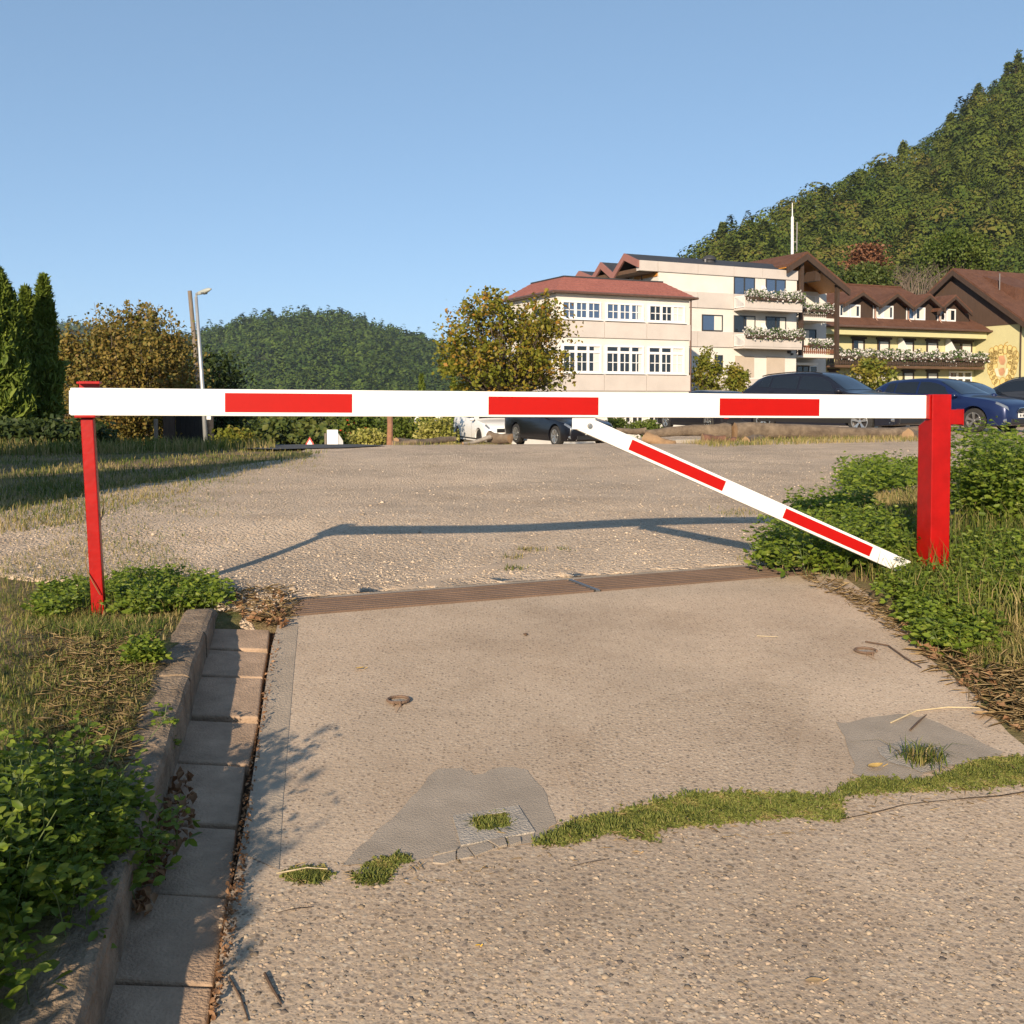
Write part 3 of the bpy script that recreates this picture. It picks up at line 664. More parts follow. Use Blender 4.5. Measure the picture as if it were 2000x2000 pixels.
def tile_mat(name, a, b, row, colw):
    m = bpy.data.materials.new(name); m.use_nodes = True; n, l = nodes_of(m); bs = n['Principled BSDF']
    g = n.new('ShaderNodeNewGeometry').outputs['Position']
    t = tex(n, l, 'Noise', 1.6, g, 8, .7); t2 = tex(n, l, 'Noise', 9, g, 4, .7)
    cr = ramp(n, [(.3, a), (.7, b)]); l.new(t.outputs[0], cr.inputs[0])
    cr2 = ramp(n, [(.3, (.72,) * 3), (.7, (1.2,) * 3)]); l.new(t2.outputs[0], cr2.inputs[0])
    l.new(mixc(n, l, 1.0, cr.outputs[0], cr2.outputs[0], 'MULTIPLY'), bs.inputs['Base Color']); bs.inputs['Roughness'].default_value = .85
    bs.inputs['Specular IOR Level'].default_value = .2
    w = n.new('ShaderNodeTexWave'); w.bands_direction = 'Z'; w.wave_profile = 'SAW'; w.inputs['Scale'].default_value = row; l.new(g, w.inputs[0])
    bp = n.new('ShaderNodeBump'); bp.inputs['Strength'].default_value = .5; bp.inputs['Distance'].default_value = .04; l.new(w.outputs['Fac'], bp.inputs['Height']); l.new(bp.outputs[0], bs.inputs['Normal'])
    return m
M['tile_brown'] = tile_mat('brown_clay_tiles', (.085, .040, .026), (.15, .072, .046), 1.6, 1)
M['tile_red'] = tile_mat('rose_red_roof_slabs', (.25, .095, .078), (.31, .12, .095), .5, 1)
def glass_mat(name, base, rough=.04, spec=.8):
    m = bpy.data.materials.new(name); m.use_nodes = True; n, l = nodes_of(m); b = n['Principled BSDF']
    b.inputs['Base Color'].default_value = (*base, 1); b.inputs['Roughness'].default_value = rough; b.inputs['Specular IOR Level'].default_value = spec
    g = n.new('ShaderNodeNewGeometry').outputs['Position']; t = tex(n, l, 'Noise', .7, g, 2)
    bp = n.new('ShaderNodeBump'); bp.inputs['Strength'].default_value = .06; bp.inputs['Distance'].default_value = .2; l.new(t.outputs[0], bp.inputs['Height']); l.new(bp.outputs[0], b.inputs['Normal'])
    return m
M['glass'] = glass_mat('dark_window_glass', (.012, .016, .022)); M['glass_blue'] = glass_mat('painted_sky_glass', (.05, .085, .16), .05, 1.0)  # second glass: reflected sky painted in as a blue base colour
Z1 = lambda x, y: (800 + x * .31056, 480 + y * .31056); Z2 = lambda x, y: (1350 + x * .33644, 480 + y * .33644)
Z5 = lambda x, y: (1050 + x * .18116, 490 + y * .18116); Z6 = lambda x, y: (1400 + x * .15012, 490 + y * .15012); Z7 = lambda x, y: (1620 + x * .19669, 510 + y * .19669)

def window(F, t0, t1, z0, z1, parent, off=0.0, cols=1, frame='white_frame', glass='glass', fw=.07, bars=None, curtain=0, sill=False, depth=.1, name='window', rows=None):
    """frame mesh with glazing bars; each casement's pane is a sub-part"""
    mb = MB(); zr = [(z0, z1)] if not rows else [(z0 + (z1 - z0) * a, z0 + (z1 - z0) * b) for a, b in rows]
    F.box(mb, t0, t1, z0 - fw, z0, off, off + depth * .6); F.box(mb, t0, t1, z1, z1 + fw, off, off + depth * .6)
    F.box(mb, t0 - fw, t0, z0 - fw, z1 + fw, off, off + depth * .6); F.box(mb, t1, t1 + fw, z0 - fw, z1 + fw, off, off + depth * .6)
    for (a, b), (c, d) in zip(zr[:-1], zr[1:]): F.box(mb, t0, t1, b, c, off, off + depth * .55)
    cw = (t1 - t0) / cols
    for k in range(1, cols): F.box(mb, t0 + k * cw - fw * .8, t0 + k * cw + fw * .8, z0, z1, off + .001, off + depth * .5)
    if bars:
        a, b = zr[-1] if not rows else zr[0]
        for k in range(cols):
            c = t0 + (k + .5) * cw; F.box(mb, c - .022, c + .022, a, b, off + .012, off + depth * .4)
            for j in range(1, bars): zz_ = a + (b - a) * j / bars; F.box(mb, t0 + k * cw + fw, t0 + (k + 1) * cw - fw, zz_ - .022, zz_ + .022, off + .013, off + depth * .38)
    w = mb.build(name, M[frame], parent)
    for a, b in zr:
        for k in range(cols):
            mb = MB(); F.box(mb, t0 + k * cw + (fw * .8 if k else 0), t0 + (k + 1) * cw - (fw * .8 if k < cols - 1 else 0), a, b, off + .002, off + .02); mb.build('pane', M[glass], w)
    if curtain:
        mb = MB(); F.box(mb, t1 - (t1 - t0) * abs(curtain) if curtain > 0 else t0, t1 if curtain > 0 else t0 + (t1 - t0) * -curtain, z0 + .01, z1 - .01, off + .021, off + .026); mb.build('curtain', M['curtain'], w)
    if sill: mb = MB(); F.box(mb, t0 - fw - .06, t1 + fw + .06, z0 - fw - .06, z0 - fw - .001, off, off + .2); mb.build('sill', M['white_frame'], w)
    return w
def wpx(F, a, b, parent, off=0.0, **kw):
    """window between two pixels (top left, bottom right); its heights come from the left edge"""
    t0, z1 = F.hit(*a, off); t1, _ = F.hit(b[0], b[1], off); z0 = F.z(a[0], b[1], off)
    if kw.pop('mid', 0): m = (a[0] + b[0]) / 2; z1 = F.z(m, a[1], off); z0 = F.z(m, b[1], off)
    return window(F, t0, t1, z0, z1, parent, off, **kw)

# ---------------------------------------------------------------- 1: low cream wing with a rose mansard
F1 = Plane((1086 / 2000 * 0 + (1086 - 1000) / 2000 * 58, 58), 64); T1 = F1.t(Z5(1632, 900)[0])
h1 = thing('hotel_wing', F1.pt(T1 / 2, -1.2), 'two-storey cream hotel wing with rose-red mansard roof behind the tree', 'building')
ze = F1.z(*Z5(700, 480)); zt1 = F1.z(*Z5(800, 303), -1.15); D1 = 6.5; zb1 = -2.0
mb = MB(); F1.box(mb, 0, T1, zb1, ze, -D1, 0); mb.build('wall', M['cream'], h1)
bands = [(F1.z(*Z5(715, 765)), F1.z(*Z5(715, 938))), (F1.z(*Z5(715, 1330)), F1.z(*Z5(715, 1508)))]
tj = [0.0, F1.t(Z5(712, 0)[0]), F1.t(Z5(1168, 0)[0]), T1 + .05]
for za, zb in bands:
    for k in range(3): mb = MB(); F1.box(mb, tj[k] + .015 - (.08 if k == 0 else 0), tj[k + 1] - .015, zb, za, .002, .09); mb.build('facade_panel', M['panel'], h1)
side1 = Plane(F1.pt(0, 0), az=64 - 90)       # left flank, running back
for za, zb in bands:
    for k in range(2): mb = MB(); side1.box(mb, k * 3.2 + .015, k * 3.2 + 3.18, zb, za, -.09, -.002); mb.build('facade_panel', M['panel'], h1)
for zc_, zd_ in ((bands[0][0] + .35, ze - .75), (bands[1][0] + .2, bands[0][1] - .75)):
    for k in range(2):
        w = window(side1, k * 3.2 + .5, k * 3.2 + 2.6, zc_, zd_, h1, -.06, cols=3, bars=2)
up = [(262, 668), (738, 1125), (1195, 1570)]
zlo, zhi = F1.z(*Z5(740, 728)), F1.z(*Z5(740, 575))
for i, (a, b) in enumerate(up):
    window(F1, F1.t(Z5(a + 8, 0)[0]), F1.t(Z5(b - 6, 0)[0]), zlo, zhi, h1, .001, cols=3, fw=.10, bars=2, glass='glass_blue' if i < 2 else 'glass', curtain=(.0, .12, .3)[i], sill=True, depth=.16)
zlo, zhi = F1.z(*Z5(740, 1298)), F1.z(*Z5(740, 1035)); k_ = (1298 - 1105) / (1298 - 1035)
for i, (a, b) in enumerate([(268, 672), (735, 1128), (1190, 1568)]):
    window(F1, F1.t(Z5(a + 8, 0)[0]), F1.t(Z5(b - 6, 0)[0]), zlo, zhi, h1, .001, cols=3, fw=.10, bars=2, curtain=(.16, .1, .33)[i], sill=True, depth=.16, rows=[(0, k_), (k_ + .1, 1)])
for a, b, y0, y1 in ((1186, 1197, 817, 824), (1222, 1229, 817, 824), (1235, 1244, 817, 824), (1245, 1253, 817, 824), (1268, 1276, 817, 823), (1278, 1286, 817, 823)):
    wpx(F1, (a, y0 - 8), (b, y1), h1, .001, fw=.05)
# mansard: eaves outside the walls, flat top inside, seven lapped courses
ov, ins = .34, 1.15
def rect(o, z): return [Vector(F1.pt(-o, z, o)), Vector(F1.pt(T1 + o, z, o)), Vector(F1.pt(T1 + o, z, -D1 - o)), Vector(F1.pt(-o, z, -D1 - o))]
mb = MB(); NC = 7
for c in range(NC):
    f0, f1_ = c / NC, (c + 1) / NC; lo_ = rect(ov - (ov + ins) * f0, ze + .1 + (zt1 - ze - .1) * f0); hi_ = rect(ov - (ov + ins) * f1_ - .05, ze + .1 + (zt1 - ze - .1) * f1_ + .0)
    for k in range(4):
        if k == 2: continue
        a, b, c2, d = lo_[k], lo_[(k + 1) % 4], hi_[(k + 1) % 4], hi_[k]; dn = Vector((0, 0, -.03)); mb.add([a, b, c2, d, a + dn, b + dn], [(0, 1, 2, 3), (4, 5, 1, 0)])
rf = mb.build('roof', M['tile_red'], h1)
mb = MB(); top_ = rect(-ins, zt1 + .005); mb.add(top_, [(0, 1, 2, 3)]); mb.build('flat_top', M['tar'], rf)
mb = MB()
for k in (0, 1, 3): mb.bar(top_[k], top_[(k + 1) % 4], .1, .07)
mb.build('ridge_cap', M['tar'], rf)
e_ = rect(ov + .03, ze + .06); mb = MB()
for k in (0, 1, 3): mb.tube([e_[k], e_[(k + 1) % 4]], .075, 8)
mb.build('eaves_gutter', M['pipe'], rf)
mb = MB(); q = rect(ov, ze + .03); mb.add(q, [(3, 2, 1, 0)]); mb.build('soffit', M['cream'], rf)
mb = MB(); p0 = Vector(F1.pt(T1 + .08, ze, .06)); mb.tube([p0 + Vector((0, 0, .02)), Vector((p0.x, p0.y, zb1))], .05, 8); mb.build('downpipe', M['pipe'], h1)

# ---------------------------------------------------------------- 2: three-storey block with balconies and folded roof
F2 = Plane(W(1400, 700, 72), 64)
tl2, tr2 = F2.t(Z5(1090, 0)[0]), F2.t(Z6(1032, 0)[0])
h2 = thing('hotel_block', F2.pt((tl2 + tr2) / 2, -1.5), 'three-storey cream hotel block with two flowered balconies and dark flat roof', 'building')
zp = F2.z(*Z6(1030, 262)); zpb = F2.z(*Z6(1030, 384))
tw2 = F2.t(Z5(1300, 0)[0])
mb = MB(); F2.box(mb, tw2, tr2, -2.5, zp - .02, -12, 0); mb.build('wall', M['cream'], h2)
mb = MB(); F2.box(mb, tl2 + 1.6, tw2, -2.5, zpb - .05, -12, -2.0); mb.build('recessed_wall', M['cream'], h2)
bz = [(zp, zpb), (F2.z(*Z6(60, 552)), F2.z(*Z6(60, 752))), (F2.z(*Z6(60, 1055)), F2.z(*Z6(60, 1253))), (F2.z(*Z6(400, 1665)), -2.0)]
js = [[tl2, F2.t(Z5(1285, 0)[0]), F2.t(Z5(1715, 0)[0]), F2.t(Z6(205, 0)[0]), F2.t(Z6(575, 0)[0]), tr2 + .04], [tw2, F2.t(Z5(1715, 0)[0]), F2.t(Z6(205, 0)[0]), tr2 + .03], [tw2, F2.t(Z5(1715, 0)[0]), F2.t(Z6(205, 0)[0]), tr2 + .03], [tw2, F2.t(Z6(-20, 0)[0]), F2.t(Z6(575, 0)[0]), tr2 + .03]]
for (za, zb), tt in zip(bz, js):
    for a, b in zip(tt[:-1], tt[1:]): mb = MB(); F2.box(mb, a + .015, b - .015, zb, za, .002 if za != zp else -.35, .10); mb.build('facade_panel', M['panel'], h2)
window(F2, tl2 + 2.0, tw2 - .1, zpb - 2.3, zpb - .15, h2, -1.99, cols=2, frame='dark_frame')
mb = MB(); F2.box(mb, tl2 + .05, tw2 + .02, zpb - .06, zpb + .2, -12, -.36); mb.build('soffit', M['soffit'], h2)
for a, b, cu in (((230, 345), (480, 590), 0), ((645, 372), (880, 590), 0), ((230, 850), (485, 1090), .5), ((645, 865), (885, 1090), .35)):
    wpx(F2, Z6(*a), Z6(*b), h2, .001, cols=2, frame='dark_frame', glass='glass_blue' if cu == 0 else 'glass', fw=.07, curtain=cu * .8)
for a, b in (((235, 1362), (480, 1640)), ((645, 1372), (880, 1645))):
    t0, z1 = F2.hit(*Z6(*a)); t1 = F2.t(Z6(*b)[0]); z0 = F2.z(Z6(*a)[0], Z6(*b)[1]); mb = MB()
    n = 26
    for k in range(n): zz_ = z0 + (z1 - z0) * k / n; F2.box(mb, t0, t1, zz_, zz_ + (z1 - z0) / n * .9, .01, .05 + .008 * (k % 2))
    mb.build('roller_shutter', M['shutter'], h2)
wpx(F2, Z2(66, 404), Z2(176, 488), h2, .001, cols=1, frame='dark_frame', curtain=.4, glass='glass_blue')
wpx(F2, Z2(140, 640), Z2(176, 740), h2, .001, frame='dark_frame')
mb = MB(); c = F2.pt(*F2.hit(*Z6(942, 1318), .06), .06); mb.lathe([(0.001, -.1), (.13, -.08), (.16, .05), (.12, .12), (0.001, .13)], 12, 'z', c); mb.build('wall_lamp', M['dark_frame'], h2)
mb = MB(); c = F2.pt(*F2.hit(*Z6(978, 1345), .06), .06); mb.lathe([(0.001, -.08), (.1, -.06), (.12, .05), (0.001, .1)], 12, 'z', c); mb.build('wall_lamp', M['dark_frame'], h2)
# folded roof: three ridges running along the block, seen end-on at the left
FL = Plane(F2.pt(tl2, 0), az=64 - 90)
prof = [FL.hit(*Z5(*q)) for q in ((1090, 100), (945, 28), (820, 240), (690, 122), (600, 275), (458, 216), (400, 300))]
prof[0] = (0.0, zp)
mb = MB(); rise = .30
def fold(mb, side_t0, side_t1, thick):
    for (a, za), (b, zb) in zip(prof[:-1], prof[1:]):
        p = []
        for dz in (-thick, 0):
            p += [F2.pt(side_t0, za + dz, -a), F2.pt(side_t1, za + dz, -a), F2.pt(side_t1, zb + dz, -b), F2.pt(side_t0, zb + dz, -b)]
        mb.hexa(p)
fold(mb, tl2 + .02, tr2 - .3, .12); rf = mb.build('roof', M['tar'], h2)
mb = MB(); fold(mb, tl2 - .12, tl2 + .018, .48); mb.build('barge_board', pmat('rose_fascia', (.27, .12, .10), .7, var=.08, vs_=2), rf)
mb = MB(); fold(mb, tl2 - .14, tl2 - .05, -.03)
gp = [(t, z - .5) for t, z in prof[:3]] + [(prof[2][0], zpb - .3), (0, zpb - .3)]
mb = MB(); FE = Plane(F2.pt(tl2 + 1.6, 0), az=64 - 90); FE.prism(mb, [(-.0 + max(.1, t), z) for t, z in gp], -.1, 0); mb.build('gable_infill', M['orange_wood'], h2)
gp = [(t, z - .5) for t, z in prof[2:5]] + [(prof[4][0], zpb - .3), (prof[2][0], zpb - .3)]
mb = MB(); FE.prism(mb, gp, -.1, 0); mb.build('gable_infill', M['soffit'], h2)
# roof vent
c = Vector(F2.pt(*F2.hit(*Z2(105, 80), -1.2), -1.2)); mb = MB(); mb.lathe([(.38, -.8), (.38, -.1), (.5, -.05), (.5, .05), (.36, .2), (.12, .3), (.001, .31)], 16, 'z', c); mb.build('roof_vent', M['tar'], h2)
c = Vector(F2.pt(*F2.hit(*Z2(82, 88), -.9), -.9)); mb = MB(); mb.tube([c - Vector((0, 0, .6)), c + Vector((0, 0, .12))], .07, 8); mb.build('vent_pipe', M['zinc'], h2)
# balconies
M['petunia'] = leafmat('white_petunias', [(.05, .09, .02), (.08, .13, .03), (.55, .53, .52), (.66, .64, .63), (.60, .55, .55)], .2, .6)
def flowers(F, t0, t1, z0, z1, o0, o1, n, label, size=.13, seed=0):
    g = np.random.default_rng(seed + 50)
    tt = g.uniform(t0, t1, n); oo = g.uniform(o0, o1, n); k = np.interp(tt, np.linspace(t0, t1, 40), g.uniform(.55, 1.1, 40)); zz_ = z0 + (z1 - z0) * (g.uniform(0, 1, n) ** .8) * k - .25 * (g.uniform(0, 1, n) < .3)
    P = np.array(F.O)[None] + np.array(F.u)[None] * tt[:, None] + np.array(F.n)[None] * oo[:, None]; P[:, 2] = zz_
    v, f = leaf_quads(P, g.uniform(.6, 1.3, n) * size, .1, .9, g=g); v[:, :] = v
    var = np.where(g.uniform(0, 1, n) < .5, g.uniform(0, .3, n), g.uniform(.5, 1, n))
    root = thing('flower_box', F.pt((t0 + t1) / 2, z0, (o0 + o1) / 2), label, 'flower box', 'white flower boxes on the hotel balconies')
    np_mesh('petunias', v, f, M['petunia'], root, np.repeat(var, 2))
    mb = MB(); F.box(mb, t0, t1, z0 - .12, z0 + .1, o0 + .08, o1 - .08); mb.build('planter', M['brown_wood'], root)
BDp = 1.25
def balcony(y0l, y1l, ftop, fbot, lbl, seed):
    ta = F2.t(Z6(205, 0)[0]); tb = F2.t(Z6(1105, 0)[0], BDp)
    z1 = F2.z(*Z6(350, y0l), BDp); z0 = F2.z(*Z6(350, y1l), BDp)
    mb = MB(); F2.box(mb, ta, tb, z0 - .14, z0 - .002, .11, BDp); b = mb.build('balcony', M['panel'], h2)
    js_ = [ta + .05, F2.t(Z6(735, 0)[0], BDp), tb]
    for a, c in zip(js_[:-1], js_[1:]): mb = MB(); F2.box(mb, a + .012, c - .012, z0, z1, BDp - .06, BDp + .03); mb.build('front_panel', M['panel'], b)
    mb = MB()
    for k in range(9): o = .14 + (BDp - .22) * k / 8; F2.box(mb, ta + .02, ta + .05, z0 + .1, z1 + .05, o, o + .035)
    F2.box(mb, ta + .01, ta + .06, z1 + .05, z1 + .11, .11, BDp - .065); F2.box(mb, ta + .01, ta + .06, z0 + .05, z0 + .1, .11, BDp - .065)
    tag(mb.build('side_railing', M['white_frame'], b), kind='stuff')
    mb = MB(); F2.box(mb, tb - .06, tb, z0, z1, .11, BDp - .065); mb.build('side_panel', M['panel'], b)
    # slanted partition between the two rooms
    tm = F2.t(Z6(620, 0)[0], .5); sp = Plane(F2.pt(tm, 0), u=(F2.n.x, F2.n.y)); mb = MB(); sp.prism(mb, [(.12, z0), (1.05, z0), (1.05, z1 + .1), (.45, z1 + 1.0), (.12, z1 + 1.0)], -.03, .03); mb.build('partition', M['white_frame'], b)
    mb = MB()
    flowers(F2, ta + .1, tb + .1, z1 - .05, z1 + .62, BDp - .25, BDp + .3, 2200, lbl, seed=seed)
balcony(600, 738, 0, 0, 'white petunias spilling over the upper balcony of the cream block', 1)
balcony(1100, 1240, 0, 0, 'white petunias spilling over the lower balcony of the cream block', 2)

# ---------------------------------------------------------------- 3: link with a timber gable and two posts
F3 = Plane(F2.pt(tr2, 0, -2.6), 64)
h3 = thing('gabled_link', F3.pt(3, -1.5), 'narrow gabled link with orange boards, tall timber posts and two slatted balconies', 'building')
FO = 2.9        # front plane of the posts
t3r = F3.t(Z6(1420, 0)[0]); zq = F3.z(*Z6(1200, 530))
mb = MB(); F3.box(mb, -.2, t3r, -2.5, zq, -9, 0); mb.build('wall', M['cream'], h3)
pk = F3.hit(*Z6(1145, 12), FO); rr_ = F3.hit(*Z6(1700, 478), FO); sl = (pk[1] - rr_[1]) / (rr_[0] - pk[0]); tq_ = F3.t(Z6(880, 0)[0], FO); ll_ = (tq_, pk[1] - sl * (pk[0] - tq_))
mb = MB(); gw = .5; F3.prism(mb, [(-.2, zq + .002), (t3r, zq + .002), (t3r, pk[1] - sl * (t3r - pk[0]) - .4), (pk[0], pk[1] - .4), (-.2, pk[1] - sl * (pk[0] + .2) - .4)], -8.9, -.05); mb.build('gable_boards', M['orange_wood'], h3)
mb = MB()
for (a, za), (b, zb) in ((ll_, pk), (pk, rr_)):
    p = []
    for dz in (-.16, 0): p += [F3.pt(a, za + dz, FO + .3), F3.pt(b, zb + dz, FO + .3), F3.pt(b, zb + dz, -12), F3.pt(a, za + dz, -12)]
    mb.hexa(p)
rf = mb.build('roof', M['tile_brown'], h3)
mb = MB()
for (a, za), (b, zb) in ((ll_, pk), (pk, rr_)):
    p = []
    for dz in (-.62, -.165): p += [F3.pt(a, za + dz, FO + .32), F3.pt(b, zb + dz, FO + .32), F3.pt(b, zb + dz, FO + .12), F3.pt(a, za + dz, FO + .12)]
    mb.hexa(p)
mb.build('barge_board', M['brown_wood'], rf)
mb = MB()
for (a, za), (b, zb) in ((ll_, pk), (pk, rr_)):
    p = []
    for dz in (-.24, -.165): p += [F3.pt(a, za + dz, FO + .1), F3.pt(b, zb + dz, FO + .1), F3.pt(b, zb + dz, 0), F3.pt(a, za + dz, 0)]
    mb.hexa(p)
mb.build('soffit', M['orange_wood'], rf)
zl_ = F3.z(*Z6(1700, 478), FO)
for a, y0, y1 in ((1105, 80, 1360), (1572, 440, 1405)):
    t = F3.t(Z6(a, 0)[0], FO); zb_ = F3.z(*Z6(a, y1), FO); zt_ = min(F3.z(*Z6(a, y0), FO), pk[1] - sl * abs(t - pk[0]) - .17)
    mb = MB(); F3.box(mb, t - .14, t + .14, zb_, zt_, FO - .25, FO); mb.build('timber_post', M['brown_wood'], h3)
t0, t1 = F3.t(Z6(1180, 0)[0], FO - .4), F3.t(Z6(1350, 0)[0], FO - .4); zc_ = F3.z(*Z6(1250, 330), FO - .4); mb = MB(); F3.box(mb, t0 + .4, t0 + .9, zc_ - .35, zc_ + .35, 0, FO - .1); mb.build('purlin', M['brown_wood'], h3)
def slat_balcony(F, parent, ta, tb, z0, z1, depth, mat, slab, pitch=.19, w=.11, out=0.0):
    mb = MB(); F.box(mb, ta, tb, z0 - .22, z0, 0.0, depth); b = mb.build('balcony', M[slab], parent)
    mb = MB(); t = ta + .02
    while t < tb - w: F.box(mb, t, t + w, z0 + .06, z1 - .06, depth - .035, depth); t += pitch
    F.box(mb, ta, tb, z1 - .06, z1 + .03, depth - .06, depth + .03); F.box(mb, ta, tb, z0 + .16, z0 + .24, depth - .05, depth - .036)
    o = depth - .15
    while o > .1: F.box(mb, ta, ta + .03, z0 + .06, z1, o - w, o); o -= pitch
    tag(mb.build('balustrade', M[mat], b), kind='stuff'); return b
M['red_wood'] = pmat('reddish_slats', (.19, .075, .04), .7, var=.2, vs_=3)
ta, tb = F3.t(Z6(1030, 0)[0], 2.4), F3.t(Z6(1552, 0)[0], 2.4)
slat_balcony(F3, h3, ta, tb, F3.z(*Z6(1200, 868), 2.4), F3.z(*Z6(1200, 772), 2.4), 2.4, 'brown_wood', 'cream')
slat_balcony(F3, h3, ta, tb, F3.z(*Z6(1200, 1348), 2.4), F3.z(*Z6(1200, 1236), 2.4), 2.4, 'red_wood', 'cream')
t0, t1 = F3.t(Z6(1130, 0)[0], 2.4), F3.t(Z6(1555, 0)[0], 2.4)
flowers(F3, t0, t1, F3.z(*Z6(1300, 775), 2.4), F3.z(*Z6(1300, 672), 2.4), 2.2, 2.7, 1100, 'white petunias on the upper slatted balcony under the timber gable', seed=3)
flowers(F3, t0 + .5, t1, F3.z(*Z6(1300, 1236), 2.4), F3.z(*Z6(1300, 1140), 2.4), 2.2, 2.7, 1000, 'white petunias on the lower slatted balcony under the timber gable', seed=4)
wpx(F3, Z6(1128, 592), Z6(1272, 760), h3, .001, frame='white_frame', curtain=.8)
wpx(F3, Z6(1130, 1030), Z6(1280, 1240), h3, .001, frame='dark_frame', curtain=-.45)
wpx(F3, Z6(1045, 1505), Z6(1190, 1640), h3, .001, frame='dark_frame', cols=2, name='entrance_door'); wpx(F3, Z6(1212, 1505), Z6(1292, 1640), h3, .001, frame='white_frame')
mb = MB(); t0, z1 = F3.hit(*Z6(1035, 1452), .9); t1 = F3.t(Z6(1320, 0)[0], .9); F3.box(mb, t0, t1, z1 - .18, z1, .0, .9); mb.build('canopy', M['white_frame'], h3)

# ---------------------------------------------------------------- 4: yellow house with four dormers
F4 = Plane(W(1750, 700, 90), 66)
tl4, tr4 = F4.t(1600), F4.t(Z7(1480, 0)[0])
h4 = thing('yellow_house', F4.pt((tl4 + tr4) / 2, -2), 'long yellow house with four brown dormers and a slatted balcony', 'building')
OV = 1.4
zf1, zf0 = F4.z(*Z7(800, 668), OV), F4.z(*Z7(800, 748), OV)
mb = MB(); F4.box(mb, tl4, tr4, -3, zf1, -10, 0); mb.build('wall', M['yellow'], h4)
tfr = F4.t(Z7(1558, 0)[0], OV); tfl = F4.t(Z6(1600, 0)[0], OV) - 2.2
mb = MB(); F4.box(mb, tfl, tfr, zf0, zf1, 0.001, OV); mb.build('eaves_band', M['yellow'], h4)
# main roof slope, steep
zr0 = zf1 + .02; RT = 5.4; zr1 = F4.z(*Z7(600, 248), -RT + .6)
trr = F4.t(Z7(1612, 0)[0], OV)
def slope4(o): return zr0 + (zr1 - zr0) * (OV + .35 - o) / (OV + .35 + RT)
hipt = trr - F4.t(Z7(1255, 0)[0], -RT)
mb = MB(); a = [F4.pt(tfl - 3, zr0, OV + .35), F4.pt(trr, zr0, OV + .35), F4.pt(trr - 4.2, zr1, -RT), F4.pt(tfl - 3, zr1, -RT)]; dn = (0, 0, -.18)
b = [tuple(np.array(p) + dn) for p in a]; mb.hexa(b + a); rf4 = mb.build('roof', M['tile_brown'], h4)
mb = MB(); mb.add([F4.pt(trr, zr0, OV + .35), F4.pt(trr, zr0, -10), F4.pt(trr - 4.2, zr1, -RT)], [(0, 1, 2)]); mb.add([F4.pt(tfl - 3, zr1, -RT), F4.pt(trr - 4.2, zr1, -RT), F4.pt(trr, zr0, -10), F4.pt(tfl - 3, zr0, -10)], [(0, 3, 2, 1)]); mb.build('roof_back', M['tile_brown'], rf4)
mb = MB(); mb.bar(F4.pt(tfl - 3, zr1 + .03, -RT), F4.pt(trr - 4.2, zr1 + .03, -RT), .25, .14); mb.build('ridge_cap', M['tile_brown'], rf4)
mb = MB(); mb.tube([F4.pt(tfl, zr0 - .05, OV + .42), F4.pt(trr, zr0 - .05, OV + .42)], .1, 8); mb.build('eaves_gutter', M['pipe'], rf4)
# dormers: brown gable fronts standing in the slope
DO = .35      # plane of the dormer fronts
zdb = slope4(DO) - .25
for i, (pkx, lx, rx_, ly) in enumerate(((258, 88, 428, 400), (590, 438, 757, 425), (915, 768, 1065, 445), (1225, 1075, 1390, 478))):
    tp_, zp_ = F4.hit(*Z7(pkx, 292 + i * 14), DO + .5); tl_, tr_ = F4.t(Z7(lx, 0)[0], DO), F4.t(Z7(rx_, 0)[0], DO)
    hw = (tr_ - tl_) / 2; tp_ = (tl_ + tr_) / 2 if i < 3 else tp_; ze_ = F4.z(*Z7(lx, ly), DO + .5)
    dz_ = (zp_ - ze_) / hw
    mb = MB(); F4.prism(mb, [(tl_ + .12, zdb), (tr_ - .12, zdb), (tr_ - .12, ze_ - .15), (tp_, zp_ - .32), (tl_ + .12, ze_ - .15)], -3.2, DO); dm = mb.build('dormer', M['brown_wood'], rf4)
    mb = MB()
    for sgn in (-1, 1):
        e_t = tp_ + sgn * (hw + .12); e_z = zp_ - dz_ * (hw + .12); p = []
        for dz in (-.14, 0): p += [F4.pt(tp_, zp_ + dz, DO + .85), F4.pt(e_t, e_z + dz, DO + .85), F4.pt(e_t, e_z + dz, -4.4), F4.pt(tp_, zp_ + dz, -4.4)]
        mb.hexa(p)
    mb.build('dormer_roof', M['tile_brown'], rf4)
    mb = MB()
    for sgn in (-1, 1):
        e_t = tp_ + sgn * (hw + .14); e_z = zp_ - dz_ * (hw + .14); p = []
        for dz in (-.42, -.145): p += [F4.pt(tp_, zp_ + dz, DO + .86), F4.pt(e_t, e_z + dz, DO + .86), F4.pt(e_t, e_z + dz, DO + .7), F4.pt(tp_, zp_ + dz, DO + .7)]
        mb.hexa(p)
    mb.build('dormer_barge', M['brown_wood'], rf4)
    if i < 3:
        c = F4.pt(tr_ + .05, ze_ - .1, DO + .2); mb = MB(); mb.tube([c, F4.pt(tr_ + .05, zdb + .3, DO + .2), F4.pt(tr_ + .25, zdb - .1, DO + .45)], .08, 6); mb.build('dormer_spout', M['pipe'], rf4)
    for (a, b, y0, y1) in (((95, 190, 432, 550), (202, 300, 437, 555)), ((435, 520, 447, 565), (530, 628, 448, 570)), ((763, 838, 462, 580), (853, 945, 464, 582)), ((1070, 1146, 477, 592), (1160, 1248, 480, 596)))[i]:
        wpx(F4, Z7(a + 9, y0 + 9), Z7(b - 9, y1 - 12), h4, DO + .001, fw=.13, curtain=(.7, .75, .0, .5)[i] * (1 if a % 2 else -1) if i != 2 else (.6 if a > 800 else 0), glass='glass_blue' if i == 2 and a < 800 else 'glass')
